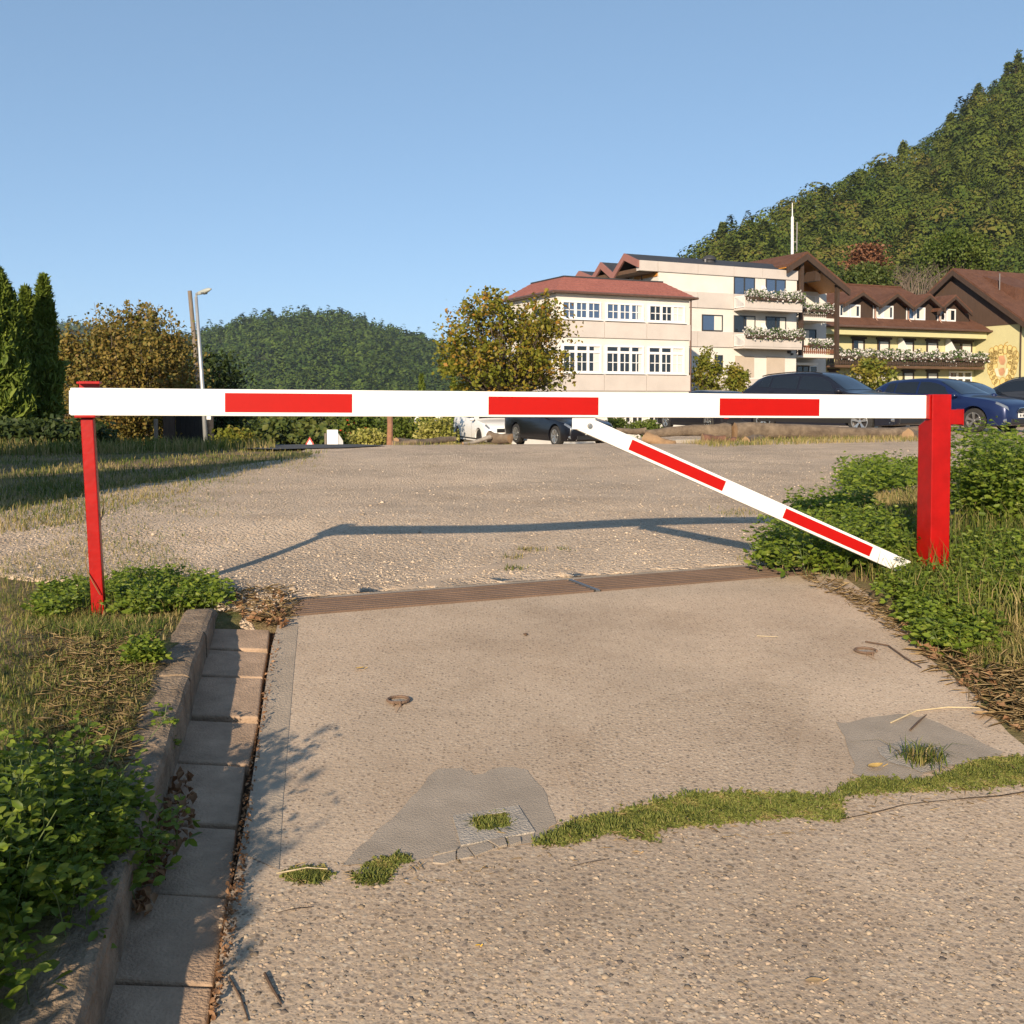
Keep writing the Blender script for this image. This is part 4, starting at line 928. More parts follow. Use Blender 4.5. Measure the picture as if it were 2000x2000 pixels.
# openings
for i, (a, b, y0, y1) in enumerate(((238, 332, 790, 960), (488, 582, 798, 970), (738, 822, 806, 975), (974, 1062, 812, 980), (1212, 1400, 818, 990))):
    w = wpx(F4, Z7(a, y0), Z7(b, y1), h4, .001, frame='brown_wood', fw=.16, curtain=(.5, .85, .9, .95, .55)[i], cols=2 if i == 4 else 1)
    t0, z1 = F4.hit(*Z7(a, y0)); t1 = F4.t(Z7(b, 0)[0]); mb = MB(); F4.box(mb, t0 - .3, t1 + .3, z1 + .17, z1 + .34, 0.001, .14); mb.build('lintel', M['brown_wood'], h4)
for i, (a, b, y0, y1) in enumerate(((5, 70, 1105, 1200), (232, 320, 1105, 1200), (510, 585, 1108, 1200), (738, 824, 1112, 1200), (976, 1064, 1114, 1200))):
    wpx(F4, Z7(a, y0), Z7(b, y1), h4, .001, frame='brown_wood', fw=.14, curtain=.9)
    t0, z1 = F4.hit(*Z7(a, y0)); t1 = F4.t(Z7(b, 0)[0]); mb = MB(); F4.box(mb, t0 - .28, t1 + .28, z1 + .15, z1 + .3, 0.001, .14); mb.build('lintel', M['brown_wood'], h4)
wpx(F4, Z7(1200, 1108), Z7(1395, 1330), h4, .001, fw=.17, cols=3, rows=[(0, .72), (.82, 1)], name='terrace_door')
for i, tx in enumerate((720, 1190)):
    t = F4.t(Z7(tx, 0)[0], .5); z0 = F4.z(*Z7(tx, 935), .5); sp = Plane(F4.pt(t, 0), u=(F4.n.x, F4.n.y)); mb = MB(); sp.prism(mb, [(.05, z0 - 1), (1.3, z0 - 1), (1.3, z0 + .35), (.5, z0 + 1.5), (.05, z0 + 1.5)], -.03, .03); mb.build('partition', M['white_frame'], h4)
tbl, tbr = F4.t(Z6(1440, 0)[0], OV), F4.t(Z7(1545, 0)[0], OV)
zb0, zb1 = F4.z(*Z7(800, 1040), OV), F4.z(*Z7(800, 950), OV)
slat_balcony(F4, h4, tbl, tbr, zb0, zb1, OV, 'brown_wood', 'soffit', .26, .17)
flowers(F4, F4.t(Z7(95, 0)[0], OV), tbr + .3, zb1 - .15, zb1 + .7, OV - .3, OV + .3, 4600, 'long white row of petunias on the yellow house balcony', .18, 5)
t0, z1 = F4.hit(*Z7(1315, 530), -1.2); sk = MB()
for (ta_, tb_, oa, ob) in ((trr - 4.6, trr - 3.2, -.6, -1.9),):
    sk.hexa([F4.pt(ta_, slope4(oa) + .05, oa), F4.pt(tb_, slope4(oa) + .05, oa), F4.pt(tb_, slope4(ob) + .05, ob), F4.pt(ta_, slope4(ob) + .05, ob), F4.pt(ta_, slope4(oa) + .16, oa), F4.pt(tb_, slope4(oa) + .16, oa), F4.pt(tb_, slope4(ob) + .16, ob), F4.pt(ta_, slope4(ob) + .16, ob)])
sk.build('skylight', M['glass_blue'], rf4)

# ---------------------------------------------------------------- 5: tall house with brown gable and painted wall
F5 = Plane(W(1921, 700, 93), az=64 + 90)           # gable wall, running forward to the right
h5 = thing('gabled_house', F5.pt(0, -2), 'tall yellow house with brown boarded gable and grape painting at the right edge', 'building')
tL, tR, tP = F5.t(1815), F5.t(Z7(1902, 0)[0]), F5.t(Z7(1265, 0)[0])
zP = F5.z(*Z7(1265, 95)); zR = F5.z(*Z7(1890, 540)); sl5 = (zP - zR) / (F5.t(Z7(1890, 0)[0]) - tP)
zsk = F5.z(*Z7(1700, 637))
n5 = F5.n      # towards the camera's left
mb = MB(); F5.box(mb, tL - 2, tR, -3, zsk, -14, 0); mb.build('wall', M['yellow'], h5)
zz5 = lambda t: zP - sl5 * abs(t - tP)
mb = MB(); F5.prism(mb, [(tL - 2, zsk + .002), (tR + .02, zsk + .002), (tR + .02, zz5(tR) - .1), (tP, zP - .15), (tL - 2, zz5(tL - 2) - .15)], -13.9, .06); mb.build('gable_boards', pmat('brown_gable_boards', (.068, .040, .026), .85, var=.25, vs_=3, bump=.2, bs=12, streak=(7, 7, .4)), h5)
mb = MB()
for a, b in ((tL - 3, tP), (tP, tR + 1.1)):
    p = []
    for dz in (0.0, .2): p += [F5.pt(a, zz5(a) + dz, .75), F5.pt(b, zz5(b) + dz, .75), F5.pt(b, zz5(b) + dz, -16), F5.pt(a, zz5(a) + dz, -16)]
    mb.hexa(p)
rf5 = mb.build('roof', M['tile_brown'], h5)
mb = MB()
for a, b in ((tL - 3, tP), (tP, tR + 1.12)):
    p = []
    for dz in (-.5, -.01): p += [F5.pt(a, zz5(a) + dz, .77), F5.pt(b, zz5(b) + dz, .77), F5.pt(b, zz5(b) + dz, .6), F5.pt(a, zz5(a) + dz, .6)]
    mb.hexa(p)
mb.build('barge_board', M['brown_wood'], rf5)
def on_roof5(t, o, dz): return F5.pt(t, zz5(t) + .2 + dz, o)
mb = MB(); ta_, tb_ = tP + 1.2, tP + 2.3; mb.hexa([on_roof5(tb_, -2.6, .0), on_roof5(tb_, -3.8, .0), on_roof5(ta_, -3.8, .0), on_roof5(ta_, -2.6, .0), on_roof5(tb_, -2.6, .12), on_roof5(tb_, -3.8, .12), on_roof5(ta_, -3.8, .12), on_roof5(ta_, -2.6, .12)]); mb.build('skylight', M['glass_blue'], rf5)
mb = MB(); tq = tP + 4.6; mb.hexa([on_roof5(tq, -1.9, -.3), on_roof5(tq, -6, -.3), on_roof5(tq - 3.4, -6, .0), on_roof5(tq - 3.4, -1.9, .0), on_roof5(tq, -1.9, 1.1), on_roof5(tq, -6, 1.1), on_roof5(tq - 3.4, -6, .12), on_roof5(tq - 3.4, -1.9, .12)]); mb.build('shed_dormer', M['tile_brown'], rf5)
mb = MB(); c = Vector(on_roof5(tq - 1.4, -1.6, 0)); mb.tube([c, c + Vector((0, 0, 1.5))], .05, 6); mb.build('vent_pipe', M['zinc'], rf5)
mb = MB(); c = Vector(F5.pt(tR - .02, zsk, .05)); mb.tube([c, Vector((c.x, c.y, -3))], .07, 8); mb.build('downpipe', M['brown_wood'], h5)
# painted bunch of grapes on the wall: flat paint
M['mural_line'] = pmat('ochre_paint', (.42, .27, .07), .9, var=.2, vs_=3); M['mural_fill'] = pmat('pale_grape_paint', (.66, .52, .22), .9, var=.1, vs_=2)
M['mural_skin'] = pmat('reddish_paint', (.50, .27, .15), .9, var=.2, vs_=2); M['mural_white'] = pmat('white_paint_wash', (.70, .62, .48), .9, var=.1, vs_=3)
mur = bpy.data.objects.new('mural', None); COL.objects.link(mur); mur['_world'] = list(F5.pt(0, 0)); mur.location = (0, 0, 0); mur.parent = h5; mur.matrix_parent_inverse = Matrix.Translation(-h5.location); mur['_world'] = [0.0, 0.0, 0.0]
def disc5(tx, ty, r_, r2, mat, o):
    t, z = F5.hit(*Z7(tx, ty)); mb = MB(); k = 18; sx = .75
    pts = [F5.pt(t + sx * rad * math.cos(2 * math.pi * j / k), z + rad * math.sin(2 * math.pi * j / k), o) for rad in (r_, r2) for j in range(k)]
    if r2 > 0: mb.add(pts, [(j, (j + 1) % k, k + (j + 1) % k, k + j) for j in range(k)])
    else: mb.add(pts[:k], [tuple(range(k))])
    return mb
gr = [(1612, 905), (1655, 885), (1702, 875), (1745, 880), (1790, 880), (1832, 895), (1850, 935), (1845, 985), (1835, 1035), (1825, 1085), (1805, 1130), (1780, 1175), (1640, 1180), (1620, 1135), (1600, 1090), (1598, 1040), (1600, 990), (1600, 945), (1650, 935), (1700, 920), (1790, 930), (1640, 980), (1800, 985), (1790, 1040), (1640, 1035), (1665, 1215), (1720, 1200), (1770, 1215)]
m1, m2 = MB(), MB()
for a, b in gr:
    x_ = disc5(a, b, .44, .36, None, .004); m1.add(x_.v, x_.f); x_ = disc5(a, b, .36, 0, None, .004); m2.add(x_.v, x_.f)
m1.build('grape_outline', M['mural_line'], mur); m2.build('grape', M['mural_fill'], mur)
st_ = [F5.hit(*Z7(*q)) for q in ((1738, 865), (1735, 840), (1748, 815), (1772, 803))]
mb = MB(); mb.tube([F5.pt(a, b, .002) for a, b in st_], .05, 5); mb.build('grape_stalk', M['mural_line'], mur)
for pts, mt in (([(1680, 950), (1700, 935), (1735, 940), (1750, 990), (1735, 1030), (1700, 1030), (1680, 990)], 'mural_skin'), ([(1680, 1080), (1705, 1060), (1735, 1060), (1745, 1100), (1720, 1140), (1690, 1130)], 'mural_skin'), ([(1640, 1070), (1670, 1060), (1680, 1110), (1700, 1150), (1660, 1140)], 'mural_white'), ([(1755, 1070), (1775, 1060), (1770, 1120), (1740, 1150)], 'mural_white')):
    mb = MB(); q = [F5.pt(*F5.hit(*Z7(*p)), .006 if mt != 'mural_white' else .009) for p in pts]; mb.add(q, [tuple(range(len(q)))]); mb.build('painted_shape', M[mt], mur)

# ---- antenna mast behind the gable
b_ = W(1548, 505, 84); t_ = W(1547.5, 396, 84); mast = thing('antenna_mast', (b_.x, b_.y, b_.z - 2), 'thin white antenna mast rising behind the timber gable', 'antenna')
mb = MB(); mb.tube([b_ - Vector((0, 0, 3)), b_.lerp(t_, .75)], [.13, .11], 8); mb.tube([b_.lerp(t_, .75), t_], [.05, .03], 6); mb.build('pole', pmat('white_mast', (.7, .7, .68), .5, var=.05), mast)
mb = MB(); q = b_.lerp(t_, .3); mb.bar(q, q + Vector((.35, 0, 0)), .05, .05); mb.tube([q + Vector((.35, 0, -.8)), q + Vector((.35, 0, 1.6))], .05, 6); mb.build('side_aerial', M['zinc'], mast)
# ================================================================== trees, hedges, shrubs
M['bark'] = pmat('grey_brown_bark', (.10, .075, .055), .9, var=.35, vs_=9, bump=.6, bs=40)
M['leaf_autumn'] = leafmat('turning_leaves', [(.10, .125, .014), (.15, .165, .018), (.19, .19, .022), (.23, .20, .026), (.30, .19, .03), (.35, .16, .03)], .32)
M['leaf_hedge'] = leafmat('brown_autumn_hedge_leaves', [(.085, .09, .02), (.13, .12, .028), (.19, .15, .035), (.26, .195, .045), (.20, .125, .035), (.15, .145, .03), (.11, .13, .025)], .28)
M['leaf_green'] = leafmat('mid_green_leaves', [(.05, .085, .012), (.085, .125, .018), (.13, .165, .03), (.17, .18, .035)], .3)
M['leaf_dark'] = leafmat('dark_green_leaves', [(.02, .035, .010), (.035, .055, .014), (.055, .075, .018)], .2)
M['leaf_yellow'] = leafmat('yellow_green_leaves', [(.16, .18, .03), (.26, .26, .05), (.36, .34, .09), (.42, .38, .14)], .3)
M['leaf_cypress'] = leafmat('cypress_sprays', [(.07, .11, .018), (.11, .16, .024), (.15, .20, .03), (.20, .24, .04)], .25)
M['leaf_pine'] = leafmat('pine_needles', [(.035, .06, .012), (.06, .085, .016), (.09, .11, .022), (.12, .125, .03)], .15)
M['leaf_vine'] = leafmat('creeper_leaves', [(.09, .12, .015), (.15, .17, .022), (.22, .20, .03), (.28, .20, .035)], .3)
def ellipsoid_pts(n, c, r, g, shell=.55, zlo=-1):
    d = unit(g.normal(size=(n * 2, 3))); k = (shell ** 3 + (1 - shell ** 3) * g.uniform(0, 1, n * 2)) ** (1 / 3)
    q = d * k[:, None]; q = q[q[:, 2] > zlo][:n]; return q * np.array(r) + np.array(c)
def tree(name, label, cat, base, c, r, nclump, nleaf, leaf, mleaf, seed, trunk=.12, trunk_h=None, clump=.35, group=None, up=.35, shell=.5, spikes=0, zlo=-.9, stems=1, flat=.8, vlo=0., vhi=1., shape=None):
    """trunk with limbs reaching every leaf clump of the crown; base and crown centre in world coordinates"""
    g = np.random.default_rng(seed); base = np.array(base, float); c = np.array(c, float); r = np.array(r, float)
    th = trunk_h if trunk_h else (c[2] - base[2]) * .6
    root = thing(name, tuple(base), label, cat, group)
    C = ellipsoid_pts(nclump, c, r, g, shell, zlo)
    if shape is not None: C = shape(C, g)
    mb = MB(); tops = []
    for s in range(stems):
        b = base + (np.array([g.normal() * r[0] * .25, g.normal() * r[1] * .2, 0]) if stems > 1 else 0)
        tip = b + [g.normal() * .05 * th, g.normal() * .05 * th, th]; mid = (b + tip) / 2 + [g.normal() * .04 * th, g.normal() * .04 * th, 0]
        mb.tube([b - [0, 0, .1], b + [0, 0, .05 * th], mid, tip], [trunk * 1.3 / stems ** .5, trunk / stems ** .5, trunk * .85 / stems ** .5, trunk * .7 / stems ** .5], 8); tops.append((b, tip))
    for k in range(0, nclump):
        b, tip = tops[k % stems]; f = g.uniform(.55, 1.0); s0 = b + (tip - b) * f; e = C[k]; m = s0 * .45 + e * .55 + [g.normal() * .05 * r[0], g.normal() * .05 * r[1], -.06 * np.linalg.norm(e - s0)]
        w = trunk * .32 / stems ** .4; mb.tube([s0, m, e], [w, w * .55, w * .15], 4, cap=False)
    mb.build('trunk', M['bark'], root, smooth=True)
    per = max(1, nleaf // nclump); sz = g.uniform(.6, 1.35, nclump)
    P = (C[:, None] + np.clip(g.normal(size=(nclump, per, 3)), -1.7, 1.7) * (clump * sz)[:, None, None] * np.array([1, 1, flat])).reshape(-1, 3)
    tone = np.repeat(g.uniform(vlo, vhi, nclump), per) * .6 + g.uniform(vlo, vhi, len(P)) * .4
    if spikes:
        S = C[np.argsort(-C[:, 2] + g.normal(size=nclump) * .15 * r[2])[:spikes]]; kk = 26
        h = g.uniform(.12, .4, spikes) * r[2]; f = g.uniform(0, 1, (spikes, kk))
        Q = S[:, None] + np.stack([g.normal(size=(spikes, kk)) * .06 * r[0] * .5, g.normal(size=(spikes, kk)) * .06 * r[0] * .5, f * h[:, None]], 2)
        mbs = MB()
        for s_, hh in zip(S, h): mbs.tube([s_ - [0, 0, .3], s_ + [g.normal() * .05, 0, hh]], [.012, .004], 3, cap=False)
        tag(mbs.build('twigs', M['bark'], root), kind='stuff')
        P = np.concatenate([P, Q.reshape(-1, 3)]); tone = np.concatenate([tone, g.uniform(vlo, vhi, spikes * kk)])
    v, f = leaf_quads(P, leaf * g.uniform(.6, 1.3, len(P)), up, .7, g=g)
    np_mesh('crown', v, f, M[mleaf], root, np.repeat(np.clip(tone, 0, 1), 2))
    return root
def zat(px, d): x = (px - 1000) / 2000 * d; return x, d, float(zground(x, d))
def gtree(name, label, cat, px, d, ytop, ybot, wpx_, nclump, nleaf, leaf, mleaf, seed, ydep=None, **kw):
    """tree whose crown spans pixel rows ytop..ybot and wpx_ columns at distance d"""
    x, y, z = zat(px, d); s = d / 2000; zt = EYE + (775 - ytop) * s; zb = max(EYE + (775 - ybot) * s, z)
    rz = (zt - zb) / 2; rx = wpx_ * s / 2
    return tree(name, label, cat, (x, y, min(z, zb)), (x, y, (zt + zb) / 2), (rx, ydep or rx, rz), nclump, nleaf, leaf, mleaf, seed, **kw)

gtree('turning_tree', 'round tree turning orange in front of the hotel wing', 'tree', 988, 40, 576, 800, 255, 150, 9500, .18, 'leaf_autumn', 21, trunk=.2, clump=.36, shell=.35, spikes=34, up=.5, flat=.6, trunk_h=2.2)
gtree('autumn_hedge', 'tall wild hedge of brown autumn leaves beside the lamp post', 'hedge', 246, 27, 612, 880, 262, 190, 24000, .10, 'leaf_hedge', 22, ydep=1.4, trunk=.16, clump=.27, shell=.2, spikes=70, stems=7, up=.2, zlo=-1)
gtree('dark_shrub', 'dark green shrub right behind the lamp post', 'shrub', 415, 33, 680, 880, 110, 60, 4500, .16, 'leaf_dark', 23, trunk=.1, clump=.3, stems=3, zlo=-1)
# cypresses at the left edge: upright sprays
def cypress(px, d, ytop, ybot, w, seed, label, n=9000, peaks=1, size=.22):
    g = np.random.default_rng(seed); x, y, z = zat(px, d); s = d / 2000; zt = EYE + (775 - ytop) * s; H = zt - z; r = w * s / 2
    root = thing('cypress', (x, y, z), label, 'cypress', 'cypresses at the left edge' if px < 200 else 'little cypresses in the garden')
    u = g.uniform(0, 1, n) ** .9; th = g.uniform(0, 2 * np.pi, n)
    lump = 1 + .16 * np.sin(th * 3 + u * 9 + seed) + .1 * np.sin(th * 7 - u * 23)
    rad = r * np.clip((1 - u) * 1.9, 0, 1) ** .62 * np.clip(.55 + u * 2.2, 0, 1) * lump * np.sqrt(g.uniform(.45, 1, n))
    k = g.integers(0, peaks, n); ox = ((k - (peaks - 1) / 2) * r * .75) * np.clip(u * 1.6 - .3, 0, 1)
    rad = np.where((peaks > 1) & (u > .5), rad * .62, rad); hh = H * np.where(k == 0, .93, 1.0)
    P = np.stack([x + ox + rad * np.cos(th), y + rad * np.sin(th), z + .05 + u * hh], 1)
    T = np.stack([np.cos(th) * .35, np.sin(th) * .35, 1 + 0 * th], 1) + g.normal(size=(n, 3)) * .3
    v, f = leaf_quads(P, size * g.uniform(.6, 1.5, n), 0, .28, T=T, g=g)
    np_mesh('crown', v, f, M['leaf_cypress'], root, np.repeat(np.clip(g.uniform(0, 1, n) * .6 + .4 * np.repeat(g.uniform(0, 1, n // 30 + 1), 30)[:n], 0, 1), 2))
    mb = MB(); mb.tube([(x, y, z - .1), (x, y, z + H * .8)], [r * .12, .01], 6); mb.build('trunk', M['bark'], root)
cypress(-5, 20, 508, 900, 120, 31, 'tallest cypress, cut by the left edge of the picture', 13000)
cypress(72, 21.5, 548, 900, 92, 32, 'double-tipped cypress beside the brown hedge', 12000, peaks=2)
cypress(824, 50, 724, 840, 15, 33, 'slim little cypress left of the turning tree', 1200, size=.3)
cypress(886, 48, 734, 840, 17, 34, 'slim little cypress half hidden by the turning tree', 1200, size=.3)
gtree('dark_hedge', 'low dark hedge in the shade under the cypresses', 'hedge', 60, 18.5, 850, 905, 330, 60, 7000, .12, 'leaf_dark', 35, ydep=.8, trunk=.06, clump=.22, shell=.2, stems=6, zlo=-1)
# tall conifers standing outside the picture on the left, whose shade falls on the lawn
for i, (x, y, h, r) in enumerate(((-7.0, 2.2, 4.4, 1.7), (-10.5, 2.5, 7.6, 2.2), (-15.5, 2.0, 7.0, 2.6))):
    g = np.random.default_rng(60 + i); n = 5000; z = float(zground(x, y)); u = g.uniform(0, 1, n); th = g.uniform(0, 6.283, n); rad = r * (1 - u) ** .5 * np.sqrt(g.uniform(.2, 1, n))
    root = thing('tall_conifer', (x, y, z), ('nearest', 'middle', 'rear')[i] + ' tall conifer outside the left edge, shading the lawn', 'conifer', 'conifers shading the lawn')
    P = np.stack([x + rad * np.cos(th), y + rad * np.sin(th), z + .4 + u * h], 1); v, f = leaf_quads(P, .5, .1, .6, g=g); np_mesh('crown', v, f, M['leaf_dark'], root, np.repeat(g.uniform(0, 1, n), 2))
    mb = MB(); mb.tube([(x, y, z - .1), (x, y, z + h * .8)], [.2, .03], 8); mb.build('trunk', M['bark'], root)
tree('verge_shrub', 'leafy shrub outside the bottom left corner, dappling the gutter', 'shrub', (-1.72, .1, .4), (-1.72, .1, .95), (.5, .75, .47), 70, 5200, .06, 'leaf_green', 61, trunk=.02, clump=.12, stems=3)
tree('verge_shrub', 'thin tall shrub outside the bottom left corner, throwing leaf shadows on the pavers', 'shrub', (-2.25, -.1, .4), (-2.25, -.1, 1.25), (.36, .32, .36), 16, 520, .055, 'leaf_green', 63, trunk=.015, clump=.1, stems=2)
tree('verge_shrub', 'denser shrub outside the left edge, shading the verge weeds', 'shrub', (-2.5, 1.2, .5), (-2.5, 1.2, .95), (.45, .5, .42), 40, 3000, .07, 'leaf_green', 62, trunk=.02, clump=.12, stems=3)
# by the hotel
gtree('creeper_bush', 'tall yellowish creeper bush against the cream block, beside the downpipe', 'bush', 1382, 64, 682, 800, 46, 46, 3000, .22, 'leaf_vine', 41, trunk=.1, clump=.24)
gtree('creeper_bush', 'smaller creeper bush against the cream block, nearer the shutters', 'bush', 1437, 63, 708, 800, 36, 36, 2200, .22, 'leaf_vine', 42, trunk=.1, clump=.22)
gtree('young_tree', 'young green tree in front of the yellow house balcony', 'tree', 1702, 62, 702, 790, 95, 40, 2300, .24, 'leaf_vine', 43, trunk=.12, clump=.4, flat=.45, up=.7)
gtree('clipped_bush', 'small round green bush under the hotel wing, left of two', 'bush', 1206, 53, 818, 842, 40, 24, 1500, .14, 'leaf_green', 44, trunk=.05, clump=.16)
gtree('clipped_bush', 'wider low green bush under the hotel wing, right of two', 'bush', 1258, 51, 823, 846, 58, 28, 2000, .14, 'leaf_green', 45, trunk=.05, clump=.16)
# garden shrubs seen below the beam
gd = 27
gtree('variegated_shrub', 'pale yellow-green shrub at the left foot of the wooden post', 'shrub', 722, 25, 846, 872, 70, 30, 2600, .085, 'leaf_yellow', 46, trunk=.03, clump=.12, stems=3)
gtree('variegated_shrub', 'pale yellow shrub beside the white hatchback', 'shrub', 856, 30, 826, 868, 62, 34, 2800, .10, 'leaf_yellow', 47, trunk=.03, clump=.17, stems=3)
gtree('garden_shrub', 'rounded green shrub right of the wooden post', 'shrub', 784, 31, 822, 862, 46, 26, 1800, .11, 'leaf_green', 48, trunk=.03, clump=.18, stems=2)
gtree('garden_shrub', 'loose green shrub with red blooms left of the wooden post', 'shrub', 700, 31, 815, 868, 60, 26, 2000, .12, 'leaf_green', 49, trunk=.04, clump=.22, stems=2)
gtree('garden_shrub', 'tall loose shrub behind the white posts', 'shrub', 835, 38, 790, 868, 70, 30, 2200, .15, 'leaf_green', 50, trunk=.05, clump=.3, stems=2)
gtree('low_shrub', 'yellowish low shrub at the foot of the lamp post', 'shrub', 462, 23, 845, 880, 70, 26, 2000, .09, 'leaf_vine', 51, trunk=.03, clump=.13, stems=3)
g = np.random.default_rng(77); n = 14; x, y, z = zat(702, 30.6); P = np.array([x, y - .5, EYE - (838 - 775) / 2000 * 30.6]) + g.normal(size=(n, 3)) * [.28, .1, .16]
v, f = leaf_quads(P, .1, 0, .9, g=g); M['red_bloom'] = leafmat('red_blooms', [(.5, .03, .02), (.62, .08, .03)], .2); tag(np_mesh('red_flowers', v, f, M['red_bloom'], None, np.repeat(g.uniform(0, 1, n), 2)), 'cluster of small red flowers on the loose shrub', 'flowers')
# pines in the valley below
spots = [(455, 70, 806, 70), (520, 85, 800, 95), (585, 78, 792, 90), (650, 72, 778, 95), (700, 88, 770, 110), (760, 90, 768, 110), (560, 62, 828, 80), (625, 58, 830, 70), (490, 60, 832, 70), (810, 80, 782, 110), (880, 95, 772, 130), (420, 80, 798, 80)]
PINES = ['pine in the valley just right of the lamp post', 'wide pine under the first red panel, upper row', 'pine above the triangular sign', 'tall pine left of the wooden garden post', 'pine behind the red-flowered shrub', 'pine behind the white posts', 'lower near pine left of the triangular sign', 'lower near pine behind the white board', 'lower near pine behind the low yellowish shrub', 'pine behind the slim left cypress', 'broad pine behind the turning tree', 'pine half hidden by the lamp post shrub']
for i, (px, d, yt, w) in enumerate(spots):
    x = (px - 1000) / 2000 * d; s = d / 2000; zt = EYE + (775 - yt) * s; zg_ = float(zground(x, d)); hgt = max(5.0, zt - zg_); cz = zt - min(hgt, w * s * 1.3) * .5
    tree('valley_pine', PINES[i], 'pine', (x, d, zt - hgt - 1), (x, d, cz), (w * s / 2, w * s / 2, (zt - cz)), 40, 2000, .42, 'leaf_pine', 100 + i, trunk=.2, trunk_h=hgt * .8, clump=.55, group='pines in the valley', flat=.5, up=.6)
# hillside trees that stand out behind the roofs
M['leaf_dead'] = leafmat('rust_brown_dead_needles', [(.14, .065, .035), (.22, .10, .05), (.17, .08, .045)], .15)
def htree(name, label, cat, px, d, yt, yb, w, mat, seed, n=9000, leaf=.38, **kw):
    s = d / 2000; x = (px - 1000) / 2000 * d; zt = EYE + (775 - yt) * s; zb = EYE + (775 - yb) * s
    tree(name, label, cat, (x, d, float(zground(x, d))), (x, d, (zt + zb) / 2), (w * s / 2, w * s / 2, (zt - zb) / 2), 80, n, leaf, mat, seed, trunk=.3, clump=kw.pop('clump', .8), **kw)
htree('dead_spruce', 'rust-brown dead spruce on the hillside above the dormers', 'spruce', 1688, 125, 480, 550, 52, 'leaf_dead', 201, flat=.4, up=.8, shape=lambda C, g: np.stack([C[:, 0].mean() + (C[:, 0] - C[:, 0].mean()) * np.clip(1.25 - (C[:, 2] - C[:, 2].min()) / np.ptp(C[:, 2]), .2, 1), C[:, 1], C[:, 2]], 1))
htree('round_tree', 'bright green round-crowned tree above the ridge of the yellow house', 'tree', 1862, 128, 455, 560, 120, 'leaf_green', 202, n=15000, leaf=.38, clump=.75)
cone = lambda C, g: np.stack([C[:, 0].mean() + (C[:, 0] - C[:, 0].mean()) * np.clip(1.2 - (C[:, 2] - C[:, 2].min()) / np.ptp(C[:, 2]), .12, 1), C[:, 1], C[:, 2]], 1)
def sky_spruce(px, yt, h_px, d, label, seed):
    s = d / 2000; x = (px - 1000) / 2000 * d; zt = EYE + (775 - yt) * s; H = h_px * s
    tree('skyline_spruce', label, 'spruce', (x, d, zt - H * 1.5), (x, d, zt - H / 2), (H * .22, H * .22, H / 2), 70, 2600, .8, 'leaf_pine', seed, trunk=.25, trunk_h=H * 1.3, clump=.55, group='spruces on the skyline', flat=.6, up=.5, shape=cone)
for i, (px, yt, hp, lab) in enumerate(((1975, 118, 60, 'pointed spruce on the skyline nearest the right edge'), (1958, 140, 48, 'second spruce on the skyline from the right edge'), (1902, 178, 60, 'spruce standing out halfway up the skyline'), (1848, 236, 46, 'small spruce where the skyline steepens'), (1757, 290, 34, 'lone little spruce low on the skyline'), (1408, 446, 34, 'spruce on the skyline above the flat roof'))): sky_spruce(px, yt - 10, hp + 8, 432 if px > 1500 else 385, lab, 300 + i)
htree('bushy_tree', 'dark green bushy tree right behind the dormer roof', 'tree', 1690, 118, 530, 580, 70, 'leaf_pine', 203)
M['bare'] = pmat('bare_twigs', (.13, .10, .075), .9, var=.3, vs_=5)
g = np.random.default_rng(9); b0 = W(1768, 565, 120); root = thing('bare_thicket', tuple(b0), 'grey leafless thicket behind the yellow house roof', 'thicket'); mb = MB()
for i in range(170):
    a = b0 + Vector((g.normal() * 2.6, g.normal(), -1)); m = a + Vector((g.normal() * .6, g.normal() * .5, 1.6 + g.uniform(0, 1))); e = m + Vector((g.normal() * 1.1, g.normal() * .8, g.uniform(.3, 1.8))); mb.tube([a, m, e], [.06, .035, .01], 3, cap=False)
mb.build('branches', M['bare'], root)

